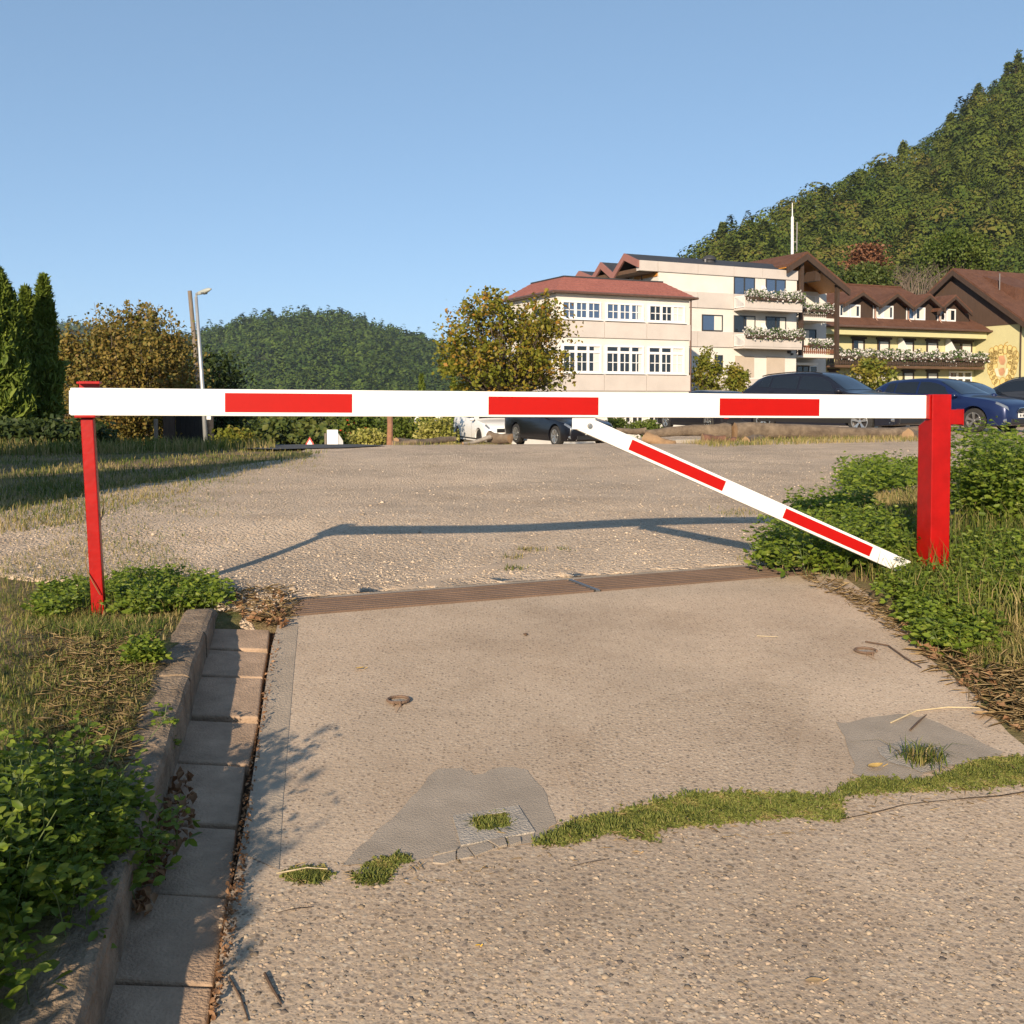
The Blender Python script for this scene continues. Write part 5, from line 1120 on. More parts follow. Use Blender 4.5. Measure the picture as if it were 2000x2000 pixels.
# ================================================================== foreground weeds, grass, moss, litter
M['weed'] = leafmat('lucerne_leaves', [(.08, .13, .016), (.13, .195, .022), (.185, .25, .03), (.27, .31, .05)], .42, .45, .3)
M['weed_stem'] = pmat('green_stem', (.085, .12, .03), .7, var=.2, vs_=30)
def weeds(label, base, hgt, seed, nodes=11, L=.026, lean=.25, name='weed_clump', group='lucerne weeds', flatten=1.0):
    """stems with leaves in threes; base: x, y arrays"""
    g = np.random.default_rng(seed); x, y = base; n = len(x); z = zground(x, y); h = hgt * (g.uniform(.5, 1.1, n) + .35 * (g.uniform(0, 1, n) < .08))
    ln = g.normal(size=(n, 2)) * lean; k = nodes
    f = (np.arange(k)[None] + g.uniform(.0, .9, (n, k))) / k; f = .12 + .9 * f
    S = np.stack([x[:, None] + ln[:, :1] * h[:, None] * f ** 1.6, y[:, None] + ln[:, 1:] * h[:, None] * f ** 1.6, z[:, None] + h[:, None] * f * (1 - .12 * f) * flatten], 2)
    az = g.uniform(0, 6.283, (n, 1)) + np.arange(k)[None] * 2.4 + g.normal(size=(n, k)) * .4
    D = np.stack([np.cos(az), np.sin(az), .35 + .35 * f + g.normal(size=(n, k)) * .2], 2)
    pet = L * g.uniform(.7, 1.5, (n, k, 1)) * (1.25 - .6 * f[..., None]); Q = S + unit(D) * pet
    Ps, Ts, Ns, Ls = [], [], [], []
    for da in (-1.05, 0, 1.05):
        a2 = az + da; T = np.stack([np.cos(a2), np.sin(a2), .1 + g.normal(size=(n, k)) * .3], 2)
        Ps.append(Q.reshape(-1, 3)); Ts.append(T.reshape(-1, 3)); Ns.append((np.array([0, -.25, .8]) + g.normal(size=(n * k, 3)) * .65)); Ls.append((L * g.uniform(.7, 1.25, (n, k)) * (1.2 - .55 * f)).ravel())
    P, T, Nn, Ln = map(np.concatenate, (Ps, Ts, Ns, Ls))
    v, t = leaf_ovals(P, T, Nn, Ln, Ln * .52)
    root = thing(name, (float(x.mean()), float(y.mean()), float(z.mean())), label, 'weeds', group)
    np_mesh('leaves', v, t, M['weed'], root, np.repeat(np.clip(g.normal(.5, .25, len(P)), 0, 1), 4))
    mb = MB()
    for i in range(n): mb.tube([(x[i], y[i], z[i] - .02), tuple(S[i, k // 2]), tuple(S[i, -1])], [.0016, .0013, .0008], 3, cap=False)
    tag(mb.build('stems', M['weed_stem'], root), kind='stuff'); return root
def pxy(poly, n, seed):
    q = poly_pts(poly, n, np.random.default_rng(seed)); return ground_hit(q[:, 0], q[:, 1])
weeds('low green weeds crowding round the foot of the leaning red post', pxy([(205, 1165), (230, 1140), (330, 1140), (400, 1150), (450, 1170), (430, 1195), (340, 1200), (262, 1212), (215, 1200)], 190, 1), .10, 1, 10, .03)
weeds('low weeds left of the leaning red post', pxy([(60, 1205), (100, 1160), (150, 1145), (178, 1150), (165, 1185), (120, 1215)], 80, 101), .07, 101, 9, .028)
weeds('small green weed on the bare soil beside the kerb', pxy([(255, 1285), (300, 1283), (305, 1302), (262, 1305)], 22, 2), .09, 2)
weeds('tall leafy weeds in the bottom left corner', (np.random.default_rng(3).uniform(-1.35, -.88, 170), np.random.default_rng(4).uniform(1.25, 2.2, 170)), .28, 3, 12, .030)
weeds('leafy weeds leaning over the kerb at the bottom left', (np.random.default_rng(103).uniform(-1.12, -.79, 110), np.random.default_rng(104).uniform(1.6, 2.4, 110)), .13, 103, 10, .028, .35)
weeds('shaded weeds spreading along the left edge of the verge', (lambda a, b: (a, b))(*pxy([(0, 1560), (60, 1540), (200, 1570), (260, 1600), (240, 1680), (120, 1780), (0, 1820)], 260, 5)), .10, 5, 10, .024)
weeds('single upright weed growing out of the kerb joint', (np.array([-.99, -.985, -1.0, -.98]), np.array([2.86, 2.87, 2.9, 2.84])), .20, 6, 12, .022, .08)
weeds('bushy weeds between the strut and the drain, left of the red post', pxy([(1475, 1120), (1500, 1075), (1600, 1050), (1700, 1050), (1790, 1065), (1790, 1130), (1690, 1130), (1600, 1135)], 260, 7), .27, 7, 11, .038, .4)
weeds('weeds in front of the red post, straggling onto the slab', pxy([(1700, 1150), (1790, 1130), (1860, 1140), (1930, 1200), (1930, 1290), (1850, 1290), (1790, 1262), (1760, 1200)], 190, 8), .12, 8, 9, .034, .45)
weeds('leafy weeds on the yard edge behind the strut', pxy([(1520, 1045), (1560, 1015), (1640, 1005), (1700, 1010), (1700, 1040), (1600, 1050)], 110, 9), .28, 9, 11, .042, .3)
weeds('green weed patch farther back between the beam post and the logs', pxy([(1640, 955), (1680, 935), (1790, 935), (1800, 965), (1700, 975), (1650, 970)], 150, 10), .32, 10, 11, .055, .3)
weeds('tall dense weeds right of the red post', pxy([(1870, 1030), (1880, 985), (1950, 970), (2040, 965), (2050, 1030), (1950, 1040)], 250, 11), .58, 11, 16, .044, .3)
weeds('mid-height weeds at the right edge in front of the tall ones', pxy([(1860, 1120), (1900, 1075), (2020, 1065), (2060, 1180), (1960, 1200), (1880, 1170)], 150, 12), .15, 12, 9, .036, .45)
# grass: beyond counting
M['grass'] = leafmat('mixed_grass', [(.06, .10, .015), (.10, .14, .022), (.17, .18, .04), (.30, .24, .09), (.40, .31, .14)], .3, .6)
def grass(name, label, xy, h, w, seed, dry=.5, lean=.45):
    g = np.random.default_rng(seed); x, y = xy; n = len(x); P = np.stack([x, y, zsurf(x, y) - .004], 1)
    v, f = blades(P, h * g.uniform(.4, 1.3, n), w, lean, g); patch = .5 + .5 * np.sin(x * 3.1 + seed) * np.sin(y * 2.2 + x)
    var = np.clip(g.normal(dry, .25, n) + (patch - .5) * .5, 0, 1)
    return tag(np_mesh(name, v, f, M['grass'], None, np.repeat(var, 3)), label, 'grass', kind='stuff')
g = np.random.default_rng(13)
grass('verge_grass', 'patchy green and dry grass on the left verge beside the kerb', pxy([(0, 1090), (150, 1060), (330, 1075), (430, 1150), (400, 1190), (330, 1240), (270, 1400), (230, 1560), (0, 1750)], 14000, 13), .035, .0035, 13, .62, .9)
grass('verge_grass', 'longer green grass round the foot of the leaning post', pxy([(20, 1225), (90, 1180), (150, 1190), (200, 1212), (330, 1215), (300, 1250), (200, 1255), (90, 1240)], 2600, 14), .045, .004, 14, .25, .6)
grass('lawn', 'shaded lawn behind the left post', pxy([(0, 892), (460, 876), (560, 880), (640, 888), (600, 905), (430, 932), (330, 950), (180, 972), (0, 1005)], 6000, 15), .07, .010, 15, .55, .7)
grass('lawn', 'dry tufts at the edge of the gravel behind the left post', pxy([(0, 1000), (180, 968), (330, 945), (450, 925), (640, 900), (630, 910), (480, 935), (350, 975), (150, 1035), (0, 1052)], 2000, 16), .06, .007, 16, .7, .8)
grass('bank_grass', 'grass and straw over the right bank', pxy([(1720, 1140), (1850, 1100), (1870, 1040), (2050, 1000), (2080, 1300), (1960, 1320), (1850, 1280)], 11000, 17), .07, .004, 17, .45, .7)
grass('bank_grass', 'grass between the weed patches behind the strut', pxy([(1590, 1010), (1640, 975), (1800, 960), (1800, 1050), (1700, 1030)], 5000, 18), .08, .006, 18, .6, .7)
grass('weed_grass', 'taller grass blades standing among the right-hand weeds', pxy([(1480, 1110), (1560, 1040), (1700, 1020), (1860, 1020), (2050, 980), (2060, 1230), (1900, 1250), (1790, 1200), (1700, 1140)], 3200, 117), .19, .005, 117, .38, .5)
grass('weed_grass', 'grass blades among the weeds by the leaning post', pxy([(60, 1200), (150, 1150), (330, 1140), (450, 1170), (420, 1195), (300, 1205)], 900, 118), .10, .0035, 118, .35, .6)
grass('log_grass', 'dry grass along the foot of the logs', pxy([(1330, 868), (1430, 860), (1600, 858), (1790, 856), (1795, 864), (1600, 868), (1400, 874)], 2600, 19), .12, .012, 19, .75, .5)
grass('log_grass', 'dry grass along the logs on the left', pxy([(760, 866), (900, 862), (1000, 864), (1000, 869), (880, 871), (770, 871)], 900, 20), .09, .01, 20, .75, .5)
grass('hedge_grass', 'tall shaded grass at the foot of the hedge and gate', pxy([(-60, 872), (520, 868), (540, 878), (300, 884), (-60, 892)], 4200, 119), .2, .014, 119, .5, .4)
g = np.random.default_rng(141); grass('bank_grass', 'rough grass carrying on over the bank beyond the right edge', (lambda a, b: (a[a > .5 * b + .1], b[a > .5 * b + .1]))(g.uniform(1.95, 6.5, 15000), g.uniform(.8, 8, 15000)), .10, .007, 141, .45, .7)
grass('verge_grass', 'rough grass carrying on over the verge beyond the left edge', (lambda a, b: (a[a < -.5 * b - .15], b[a < -.5 * b - .15]))(g.uniform(-6, -1.2, 14000), g.uniform(.6, 6.5, 14000)), .07, .006, 142, .5, .8)
weeds('weeds on the bank just outside the right edge', (g.uniform(2.2, 4.2, 300), g.uniform(1.6, 5.4, 300)), .2, 143, 9, .036, .4)
# sparse tufts on the gravel
q = np.concatenate([np.stack([g.normal(a, s, m), g.normal(b, s * .18, m)], 1) for a, b, s, m in ((1035, 1080, 14, 70), (1000, 1094, 10, 40), (1000, 1116, 12, 50), (1440, 1015, 30, 160), (1100, 1080, 10, 20), (300, 1000, 60, 300), (150, 1040, 60, 240), (430, 940, 50, 420), (560, 915, 50, 300), (250, 1065, 90, 320), (250, 985, 80, 500), (120, 1015, 60, 400), (380, 965, 60, 300), (380, 1010, 50, 120), (1490, 1095, 25, 100))])
grass('gravel_tufts', 'thin tufts of grass on the gravel', ground_hit(q[:, 0], q[:, 1]), .035, .005, 21, .55, 1.0)
# straw and dead leaves at the edges of the drive
def straw(name, label, xy, Lr, seed, zup=.012, dz=0.0):
    g = np.random.default_rng(seed); x, y = xy; n = len(x); P = np.stack([x, y, zground(x, y) + g.uniform(.002, zup, n) + dz], 1); a = g.uniform(0, 6.283, n)
    T = np.stack([np.cos(a), np.sin(a), g.normal(size=n) * .28], 1); L_ = Lr * g.uniform(.3, 1.3, n)
    v, f = leaf_ovals(P, T, np.array([[0, -.5, 1.0]]) + g.normal(size=(n, 3)) * .4, L_, .0013 + .0006 * g.uniform(0, 1, n))
    return tag(np_mesh(name, v, f, M['straw'], None, np.repeat(g.uniform(0, 1, n), 4)), label, 'straw', kind='stuff')
straw('dry_straw', 'mat of dry straw at the right edge of the slab', pxy([(1780, 1270), (1900, 1290), (2050, 1290), (2050, 1450), (1960, 1420), (1880, 1350)], 800, 22), .085, 22, .03)
straw('dry_straw', 'straw along the weeds at the right end of the drain', pxy([(1560, 1120), (1640, 1140), (1720, 1180), (1790, 1250), (1760, 1250), (1680, 1190), (1580, 1140)], 500, 23), .06, 23, .02)
straw('dry_straw', 'dry straw over the bare soil of the left verge', pxy([(60, 1240), (320, 1230), (270, 1400), (220, 1560), (60, 1560), (100, 1350)], 2400, 24), .05, 24, .02)
straw('dry_straw', 'straw heaped at the top of the gutter', pxy([(430, 1165), (560, 1150), (580, 1200), (540, 1225), (450, 1200)], 700, 25), .06, 25, .025)
M['dead_leaf'] = leafmat('dead_brown_leaves', [(.17, .085, .04), (.26, .14, .07), (.33, .19, .10)], .15, .7)
def litter(label, xy, size, seed):
    g = np.random.default_rng(seed); x, y = xy; n = len(x); P = np.stack([x, y, zbase(x, y) + g.uniform(.0, .025, n)], 1)
    v, f = leaf_quads(P, size * g.uniform(.5, 1.3, n), .5, .6, fold=.25, g=g); return tag(np_mesh('leaf_litter', v, f, M['dead_leaf'], None, np.repeat(g.uniform(0, 1, n), 2)), label, 'leaf litter', kind='stuff')
def sxy(poly, n, seed):
    q = poly_pts(poly, n, np.random.default_rng(seed)); return slab_hit(q[:, 0], q[:, 1])
litter('brown leaves drifted against the foot of the kerb', sxy([(330, 1520), (385, 1530), (375, 1640), (330, 1700), (290, 1790), (240, 1800), (280, 1650)], 220, 26), .03, 26)
litter('crumbled leaves in the crack beside the pavers', sxy([(535, 1240), (548, 1240), (500, 1520), (475, 1740), (445, 1900), (420, 2000), (410, 2000), (445, 1740), (470, 1610), (488, 1500)], 520, 27), .013, 27)
litter('dead leaves at the top of the gutter', sxy([(440, 1175), (560, 1160), (560, 1230), (480, 1215)], 160, 28), .032, 28)
litter('dead leaves among the straw on the right', sxy([(1720, 1180), (1800, 1250), (1990, 1330), (1990, 1440), (1900, 1360), (1780, 1260)], 120, 29), .04, 29)
# moss in the joint: short upright shoots
M['moss'] = leafmat('joint_moss', [(.09, .12, .025), (.14, .165, .035), (.20, .21, .05), (.30, .24, .09)], .25, .7)
def moss(label, poly, n, h, seed, dz=.0):
    g = np.random.default_rng(seed); q = poly_pts(poly, n, g) + g.normal(size=(n, 2)) * [7, 4]; x, y = slab_hit(q[:, 0], q[:, 1]); P = np.stack([x, y, zbase(x, y) - .006 + dz], 1)
    pt = .5 + .5 * np.sin(x * 31 + seed) * np.sin(y * 43 + x * 17); v, f = blades(P, h * g.uniform(.3, 1.2, n) * (.5 + .9 * pt), .005, .6, g); v2, f2 = leaf_quads(P + [0, 0, h * .5], .012, .6, .7, g=g); f2 = f2 + len(v)
    return tag(np_mesh('moss', np.concatenate([v, v2]), np.concatenate([f, f2]), M['moss'], None, np.concatenate([np.repeat(np.clip(g.uniform(0, .8, n) + .5 * (1 - pt) ** 2, 0, 1), 3), np.repeat(np.clip(g.uniform(0, .6, n) + .5 * (1 - pt) ** 2, 0, 1), 2)])), label, 'moss', kind='stuff')
moss('broad band of moss filling the joint between the two slabs', [(1042, 1655), (1075, 1632), (1130, 1605), (1200, 1592), (1290, 1568), (1340, 1556), (1450, 1552), (1560, 1556), (1640, 1556), (1646, 1605), (1560, 1598), (1480, 1604), (1400, 1612), (1285, 1622), (1280, 1645), (1250, 1640), (1190, 1628), (1120, 1650)], 9000, .022, 31)
moss('moss strip along the joint at the right edge', [(1640, 1542), (1690, 1522), (1790, 1530), (1850, 1515), (1900, 1490), (2000, 1478), (2010, 1530), (1900, 1545), (1760, 1548), (1650, 1556)], 5200, .02, 32)
moss('small moss clump in the joint left of the grey patch', [(690, 1712), (735, 1685), (780, 1672), (800, 1680), (765, 1700), (755, 1725), (700, 1730)], 1100, .02, 33)
straw('joint_debris', 'bits of straw and soil scattered along the mossy joint', sxy([(560, 1690), (900, 1660), (1300, 1545), (1640, 1550), (2000, 1470), (2000, 1560), (1640, 1625), (1250, 1660), (800, 1740), (560, 1745)], 420, 131), .03, 131, .006)
moss('small moss clump nearest the pavers', [(556, 1712), (590, 1698), (640, 1703), (650, 1718), (600, 1728), (565, 1722)], 900, .018, 34)
moss('moss growing in the square post socket', [(924, 1600), (988, 1591), (996, 1617), (935, 1625)], 800, .02, 35)
moss('moss specks under the post socket', [(955, 1645), (990, 1642), (985, 1652), (960, 1655)], 120, .01, 36)
g = np.random.default_rng(40); n = 170; x, y = slab_hit(np.array([1800.0]), np.array([1488.0])); x, y = x[0] + g.normal(size=n) * .032, y[0] + g.normal(size=n) * .022
P = np.stack([x, y, zbase(x, y) + .004], 1); v, f = blades(P, .055 * g.uniform(.5, 1.3, n), .004, 1.1, g); tag(np_mesh('grass_tuft', v, f, M['grass'], None, np.repeat(g.normal(.45, .25, n).clip(0, 1), 3)), 'single grass tuft in the pale cement patch', 'grass')
# ================================================================== cars
def car_paint(name, c, metal=.0):
    m = pmat(name, c, .28, metal, var=.03, vs_=2, coat=.3, spec=.3); return m
M['tyre'] = pmat('tyre_rubber', (.022, .021, .020), .85, var=.3, vs_=20); M['alloy'] = pmat('alloy_rim', (.55, .55, .54), .3, .85, var=.05)
M['dark_rim'] = pmat('dark_rim', (.05, .045, .045), .45, .5, var=.1); M['car_glass'] = glass_mat('car_window_glass', (.010, .013, .018), .03, .8)
M['black_trim'] = pmat('black_trim', (.014, .014, .015), .5, var=.1); M['lens'] = pmat('clear_lamp_lens', (.28, .30, .32), .12, .6, var=.25, vs_=25, coat=1)
M['red_lens'] = pmat('red_lamp_lens', (.42, .012, .012), .15, var=.2, vs_=20, coat=1); M['plate'] = pmat('number_plate', (.75, .75, .72), .5, var=.02); M['plate_blue'] = pmat('plate_blue_band', (.02, .07, .35), .5, var=.02)
M['chrome'] = pmat('chrome', (.75, .75, .75), .12, 1.0, var=.02); M['seat'] = pmat('car_seat', (.06, .06, .062), .9, var=.2)
def cr1(p0, p1, p2, p3, t):
    return .5 * ((2 * p1) + (-p0 + p2) * t + (2 * p0 - 5 * p1 + 4 * p2 - p3) * t * t + (-p0 + 3 * p1 - 3 * p2 + p3) * t ** 3)
class Shell:
    """car body surface: stations along the length, eight section points from sill to roof centre, smoothly interpolated"""
    def __init__(s, st):
        s.C = np.array(st, float); s.ns, s.nv = s.C.shape[:2]
    def at(s, u, v):
        def idx(i, n): return min(max(i, 0), n - 1)
        i = min(int(u), s.ns - 2); j = min(int(v), s.nv - 2); fu, fv = u - i, v - j; rows = []
        for a in range(-1, 3):
            r_ = s.C[idx(i + a, s.ns)]; rows.append(cr1(r_[idx(j - 1, s.nv)], r_[j], r_[idx(j + 1, s.nv)], r_[idx(j + 2, s.nv)], fv))
        return cr1(*rows, fu)
    def nrm(s, u, v):
        e = .03; a = s.at(min(u + e, s.ns - 1), v) - s.at(max(u - e, 0), v); b = s.at(u, min(v + e, s.nv - 1)) - s.at(u, max(v - e, 0)); n = np.cross(a, b); n = n / (np.linalg.norm(n) + 1e-9)
        return n
    def patch(s, u0, u1, v0, v1, off, nu=10, nv=6, mirror=True, u0t=None, u1t=None):
        """surface patch lifted off the body; u limits may differ at the top edge (u0t, u1t)"""
        u0t = u0 if u0t is None else u0t; u1t = u1 if u1t is None else u1t; out = []
        for sg in ((1, -1) if mirror else (1,)):
            mb = MB(); pts = []
            for i in range(nu + 1):
                for j in range(nv + 1):
                    g = j / nv; ua = u0 + (u0t - u0) * g; ub = u1 + (u1t - u1) * g; u = ua + (ub - ua) * i / nu; v = v0 + (v1 - v0) * g
                    p = s.at(u, v); n = s.nrm(u, v)
                    if n[1] * 1 < 0 and p[1] > .2: n = -n
                    if p[1] <= .2 and n[2] < 0: n = -n
                    p = p + n * off; pts.append((p[0], p[1] * sg, p[2]))
            mb.add(pts, [(i * (nv + 1) + j, (i + 1) * (nv + 1) + j, (i + 1) * (nv + 1) + j + 1, i * (nv + 1) + j + 1) for i in range(nu) for j in range(nv)])
            out.append(mb)
        return out
def stations(L, Wd, kind):
    """x, half width factor, sill, belt and roof heights along the car, front first"""
    h = L / 2; w = Wd / 2
    if kind == 'hatch':
        X = [h, h - .07, h - .38, h - .80, h - 1.22, h - 2.02, h - 2.55, h - 3.15, L * -.5 + .62, L * -.5 + .16, -h + .03, -h]
        top = [.66, .76, .88, .95, 1.00, 1.40, 1.46, 1.44, 1.37, 1.04, .92, .66]; belt = [.56, .66, .80, .86, .92, .95, .97, 1.00, 1.04, .98, .86, .58]
    elif kind == 'suv':
        X = [h, h - .07, h - .40, h - .85, h - 1.25, h - 2.0, h - 2.6, h - 3.3, L * -.5 + .50, L * -.5 + .14, -h + .03, -h]
        top = [.78, .90, 1.00, 1.06, 1.10, 1.51, 1.58, 1.56, 1.48, 1.14, 1.02, .74]; belt = [.68, .78, .92, .97, 1.01, 1.04, 1.07, 1.11, 1.15, 1.08, .96, .66]
    else:   # saloon
        X = [h, h - .07, h - .42, h - .95, h - 1.48, h - 2.2, h - 2.8, h - 3.3, -h + 1.05, -h + .45, -h + .04, -h]
        top = [.60, .72, .82, .90, .96, 1.38, 1.46, 1.42, 1.14, 1.04, .96, .64]; belt = [.52, .62, .75, .82, .88, .91, .93, .95, .97, .96, .88, .56]
    wf = [.74, .87, .96, .99, 1.0, 1.0, 1.0, 1.0, .985, .95, .90, .80]; sill = [.26, .20, .18, .17, .17, .17, .17, .17, .18, .22, .27, .34]
    if kind == 'suv': sill = [a + .05 for a in sill]
    st = []
    for k, x in enumerate(X):
        ww = w * wf[k]; g = k in (5, 6, 7, 8) or (k == 8)
        roofw = ww * (.70 if 5 <= k <= 7 else .72 if k == 8 else .86); beltw = ww * (.95 if 4 <= k <= 9 else .96)
        zt, zb, zs = top[k], belt[k], sill[k]; edge = zt - (.075 if 5 <= k <= 8 else .035)
        if k in (0, 11): edge = zt - .02
        zm = zs + (zb - zs) * .55
        st.append([(x, 0, zs), (x, ww * .86, zs), (x, ww * .975, zs + .07), (x, ww, zm), (x, beltw, zb), (x, roofw, max(edge, zb + .02)), (x, roofw * .6, zt - .008), (x, 0, zt)])
    return st, X
def wheel(root, x, y, r_, rim, sgn, spokes=5, ww=.2):
    mb = MB(); c = (x, y, r_)
    mb.lathe([(r_ * .66, -ww * .5), (r_ * .93, -ww * .5), (r_, -ww * .34), (r_, ww * .34), (r_ * .93, ww * .5), (r_ * .66, ww * .5), (r_ * .66, -ww * .5)], 28, 'y', c); w = mb.build('wheel', M['tyre'], root, smooth=False)
    mb = MB(); o = sgn * ww * .5
    mb.lathe([(r_ * .67, -o * .8), (r_ * .67, o * 1.02), (r_ * .60, o * 1.02), (r_ * .58, o * .4)], 28, 'y', c)
    for k in range(spokes):
        a = 2 * math.pi * k / spokes + .3
        for da in (-.13, .13):
            p0 = Vector((x + math.cos(a) * r_ * .1, y + o * .75, r_ + math.sin(a) * r_ * .1)); p1 = Vector((x + math.cos(a + da) * r_ * .63, y + o * .92, r_ + math.sin(a + da) * r_ * .63)); mb.bar(p0, p1, r_ * .10, .03, up=(0, 1, 0))
    mb.lathe([(.001, o * .95), (r_ * .14, o * .92), (r_ * .15, o * .6)], 14, 'y', c); mb.build('rim', M[rim], w)
    mb = MB(); mb.lathe([(.001, o * .25), (r_ * .58, o * .25), (r_ * .60, o * .3)], 20, 'y', c); mb.build('brake_disc', M['dark_rim'], w)
    return w
def make_car(name, label, kind, paint, L, Wd, loc, heading, rim='alloy', r_=.32, spokes=5, front='oval', group='cars parked in the yard', lamp_z=0, seams=True):
    st, X = stations(L, Wd, kind); S = Shell(st)
    root = bpy.data.objects.new(name, None); COL.objects.link(root); tag(root, label, 'car', group)
    root.location = loc; root.rotation_euler = (0, 0, R(90 - heading))
    NU, NV = 66, 28; V = []; us = np.linspace(0, S.ns - 1, NU); vs2 = np.linspace(0, S.nv - 1, NV)
    G = np.array([[S.at(u, v) for v in vs2] for u in us])
    full = np.concatenate([G, (G[:, ::-1] * [1, -1, 1])[:, 1:-1]], 1); m_ = full.shape[1]
    verts = full.reshape(-1, 3).tolist(); fs = [(i * m_ + j, i * m_ + (j + 1) % m_, (i + 1) * m_ + (j + 1) % m_, (i + 1) * m_ + j) for i in range(NU - 1) for j in range(m_)]
    fs += [tuple(range(m_))[::-1], tuple((NU - 1) * m_ + j for j in range(m_))]
    me = bpy.data.meshes.new('body'); me.from_pydata(verts, [], fs); bm = bmesh.new(); bm.from_mesh(me); bmesh.ops.recalc_face_normals(bm, faces=bm.faces); bm.to_mesh(me); bm.free()
    body = bpy.data.objects.new('body', me); COL.objects.link(body)
    fa, ra = L / 2 - .86, -L / 2 + .78
    if kind == 'saloon': fa, ra = L / 2 - .84, -L / 2 + 1.10
    cm = MB()
    for x in (fa, ra): cm.lathe([(.001, -2), (r_ + .055, -2), (r_ + .055, 2), (.001, 2)], 32, 'y', (x, 0, r_ + .005))
    # wheel wells: cut only the sides
    cut = MB()
    for x in (fa, ra):
        for sg in (1, -1):
            y0, y1 = sorted((sg * (Wd / 2 - .27), sg * (Wd / 2 + .3))); cut.lathe([(.001, y0), (r_ + .06, y0), (r_ + .06, y1), (.001, y1)], 32, 'y', (x, 0, r_ + .005))
    co = cut.build('cut', M['black_trim']); md = body.modifiers.new('b', 'BOOLEAN'); md.object = co; md.operation = 'DIFFERENCE'; md.solver = 'EXACT'
    dg = bpy.context.evaluated_depsgraph_get(); nm = bpy.data.meshes.new_from_object(body.evaluated_get(dg))
    body.modifiers.clear()
    if len(nm.polygons) > 500: body.data = nm
    body.data.materials.clear(); body.data.materials.append(paint)
    bm = bmesh.new(); bm.from_mesh(body.data)
    for f_ in bm.faces: f_.smooth = True; f_.material_index = 0
    for e in bm.edges: e.smooth = e.calc_face_angle(0) < .6
    bm.to_mesh(body.data); bm.free()
    bpy.data.objects.remove(co); body.parent = root
    def put(nm_, mbs, mt, par=root, smooth=True): return [m.build(nm_, M[mt], par, smooth=smooth) for m in mbs]
    o = .006
    put('windscreen', S.patch(4.10, 4.93, 5.25, 7, o, 12, 8), 'car_glass'); 
    wins = {'hatch': ((4.42, 5.95, 4.5), (6.05, 7.15, None), (7.22, 7.75, None)), 'suv': ((4.42, 5.98, 4.5), (6.08, 7.2, None), (7.27, 7.85, None)), 'saloon': ((4.42, 5.9, 4.5), (6.0, 7.1, None), (7.15, 7.6, None))}[kind]
    for a, b, at_ in wins: put('side_window', S.patch(a, b, 4.14, 4.88, o, 12, 6, u0t=(a + .28) if a < 4.5 else None, u1t=(b - .1) if b > 7.3 else None), 'car_glass')
    put('rear_window', S.patch(8.12, 8.86 if kind != 'saloon' else 8.0, 5.25, 7, o, 8, 8) if kind != 'saloon' else S.patch(7.15, 7.95, 5.25, 7, o, 8, 8), 'car_glass')
    put('headlight', S.patch(.35, 1.75, 3.93, 4.62, .008, 10, 5, u0t=.75), 'lens'); put('tail_light', S.patch(9.55, 10.75, 3.75, 4.5, .008, 8, 5), 'red_lens')
    lo = .06 if kind == 'suv' else 0
    xf = L / 2
    # front: grille, lower intake, fog lamps, plate
    def plank(nm_, x, y0, y1, z0, z1, mt, d=.02, bev=.01, par=root):
        mb = MB(); x0, x1 = sorted((x, x + d)); mb.box(x0, x1, y0, y1, z0, z1); return mb.build(nm_, M[mt], par, bevel=bev)
    gz = {'suv': .62, 'hatch': .56, 'saloon': .50}[kind]
    if front == 'oval':
        mb = MB(); k = 20; prof = [(.30, .0), (.20, .085), (0, .10), (-.20, .085), (-.30, 0), (-.17, -.085), (0, -.10), (.17, -.085)]
        mb.add([(xf + .012, a, gz + b) for a, b in prof] + [(xf - .05, a, gz + b) for a, b in prof], [tuple(range(8))] + [(i, (i + 1) % 8, 8 + (i + 1) % 8, 8 + i) for i in range(8)]); gr_ = mb.build('grille', M['black_trim'], root)
        mb = MB(); mb.tube([(xf + .014, a, gz + b) for a, b in prof + prof[:1]], .011, 6); mb.build('grille_ring', M['chrome'], gr_)
        # badge: an angular S of two hooked bars on a grey shield
        mb = MB()
        for sg in (1, -1):
            mb.bar((xf + .026, sg * .042, gz + sg * .034), (xf + .026, -sg * .036, gz + sg * .034), .012, .016, up=(1, 0, 0)); mb.bar((xf + .026, sg * .040, gz + sg * .034), (xf + .026, sg * .030, gz + sg * .004), .012, .016, up=(1, 0, 0)); mb.bar((xf + .026, sg * .034, gz + sg * .006), (xf + .026, -sg * .030, gz - sg * .002), .012, .014, up=(1, 0, 0))
        mb.build('badge', M['chrome'], gr_)
    else:
        for sg in ((1, -1) if front == 'twin' else (0,)):
            y0, y1 = (sg * .03, sg * .24) if sg else (-.45, .45); y0, y1 = sorted((y0, y1)); g_ = plank('grille', xf - .02, y0, y1, gz - .04, gz + .10, 'black_trim', .035)
            if front == 'twin': 
                mb = MB(); mb.tube([(xf + .016, a, b) for a, b in ((y0, gz - .04), (y1, gz - .04), (y1, gz + .1), (y0, gz + .1), (y0, gz - .04))], .009, 6); mb.build('grille_ring', M['chrome'], g_)
    plank('lower_intake', xf - .03, -.55, .55, .24 + lo, .37 + lo, 'black_trim', .045)
    for sg in (1, -1):
        mb = MB(); c = (xf - .075, sg * Wd * .40, .33 + lo); mb.lathe([(.001, .05), (.055, .045), (.07, .0), (.07, -.06)], 16, 'x', c); mb.build('fog_lamp', M['lens'], root)
        mb = MB(); mb.bar((xf - .01, sg * Wd * .30, .24 + lo), (xf - .13, sg * Wd * .44, .26 + lo), .02, .03); mb.build('bumper_trim', M['chrome'], root)
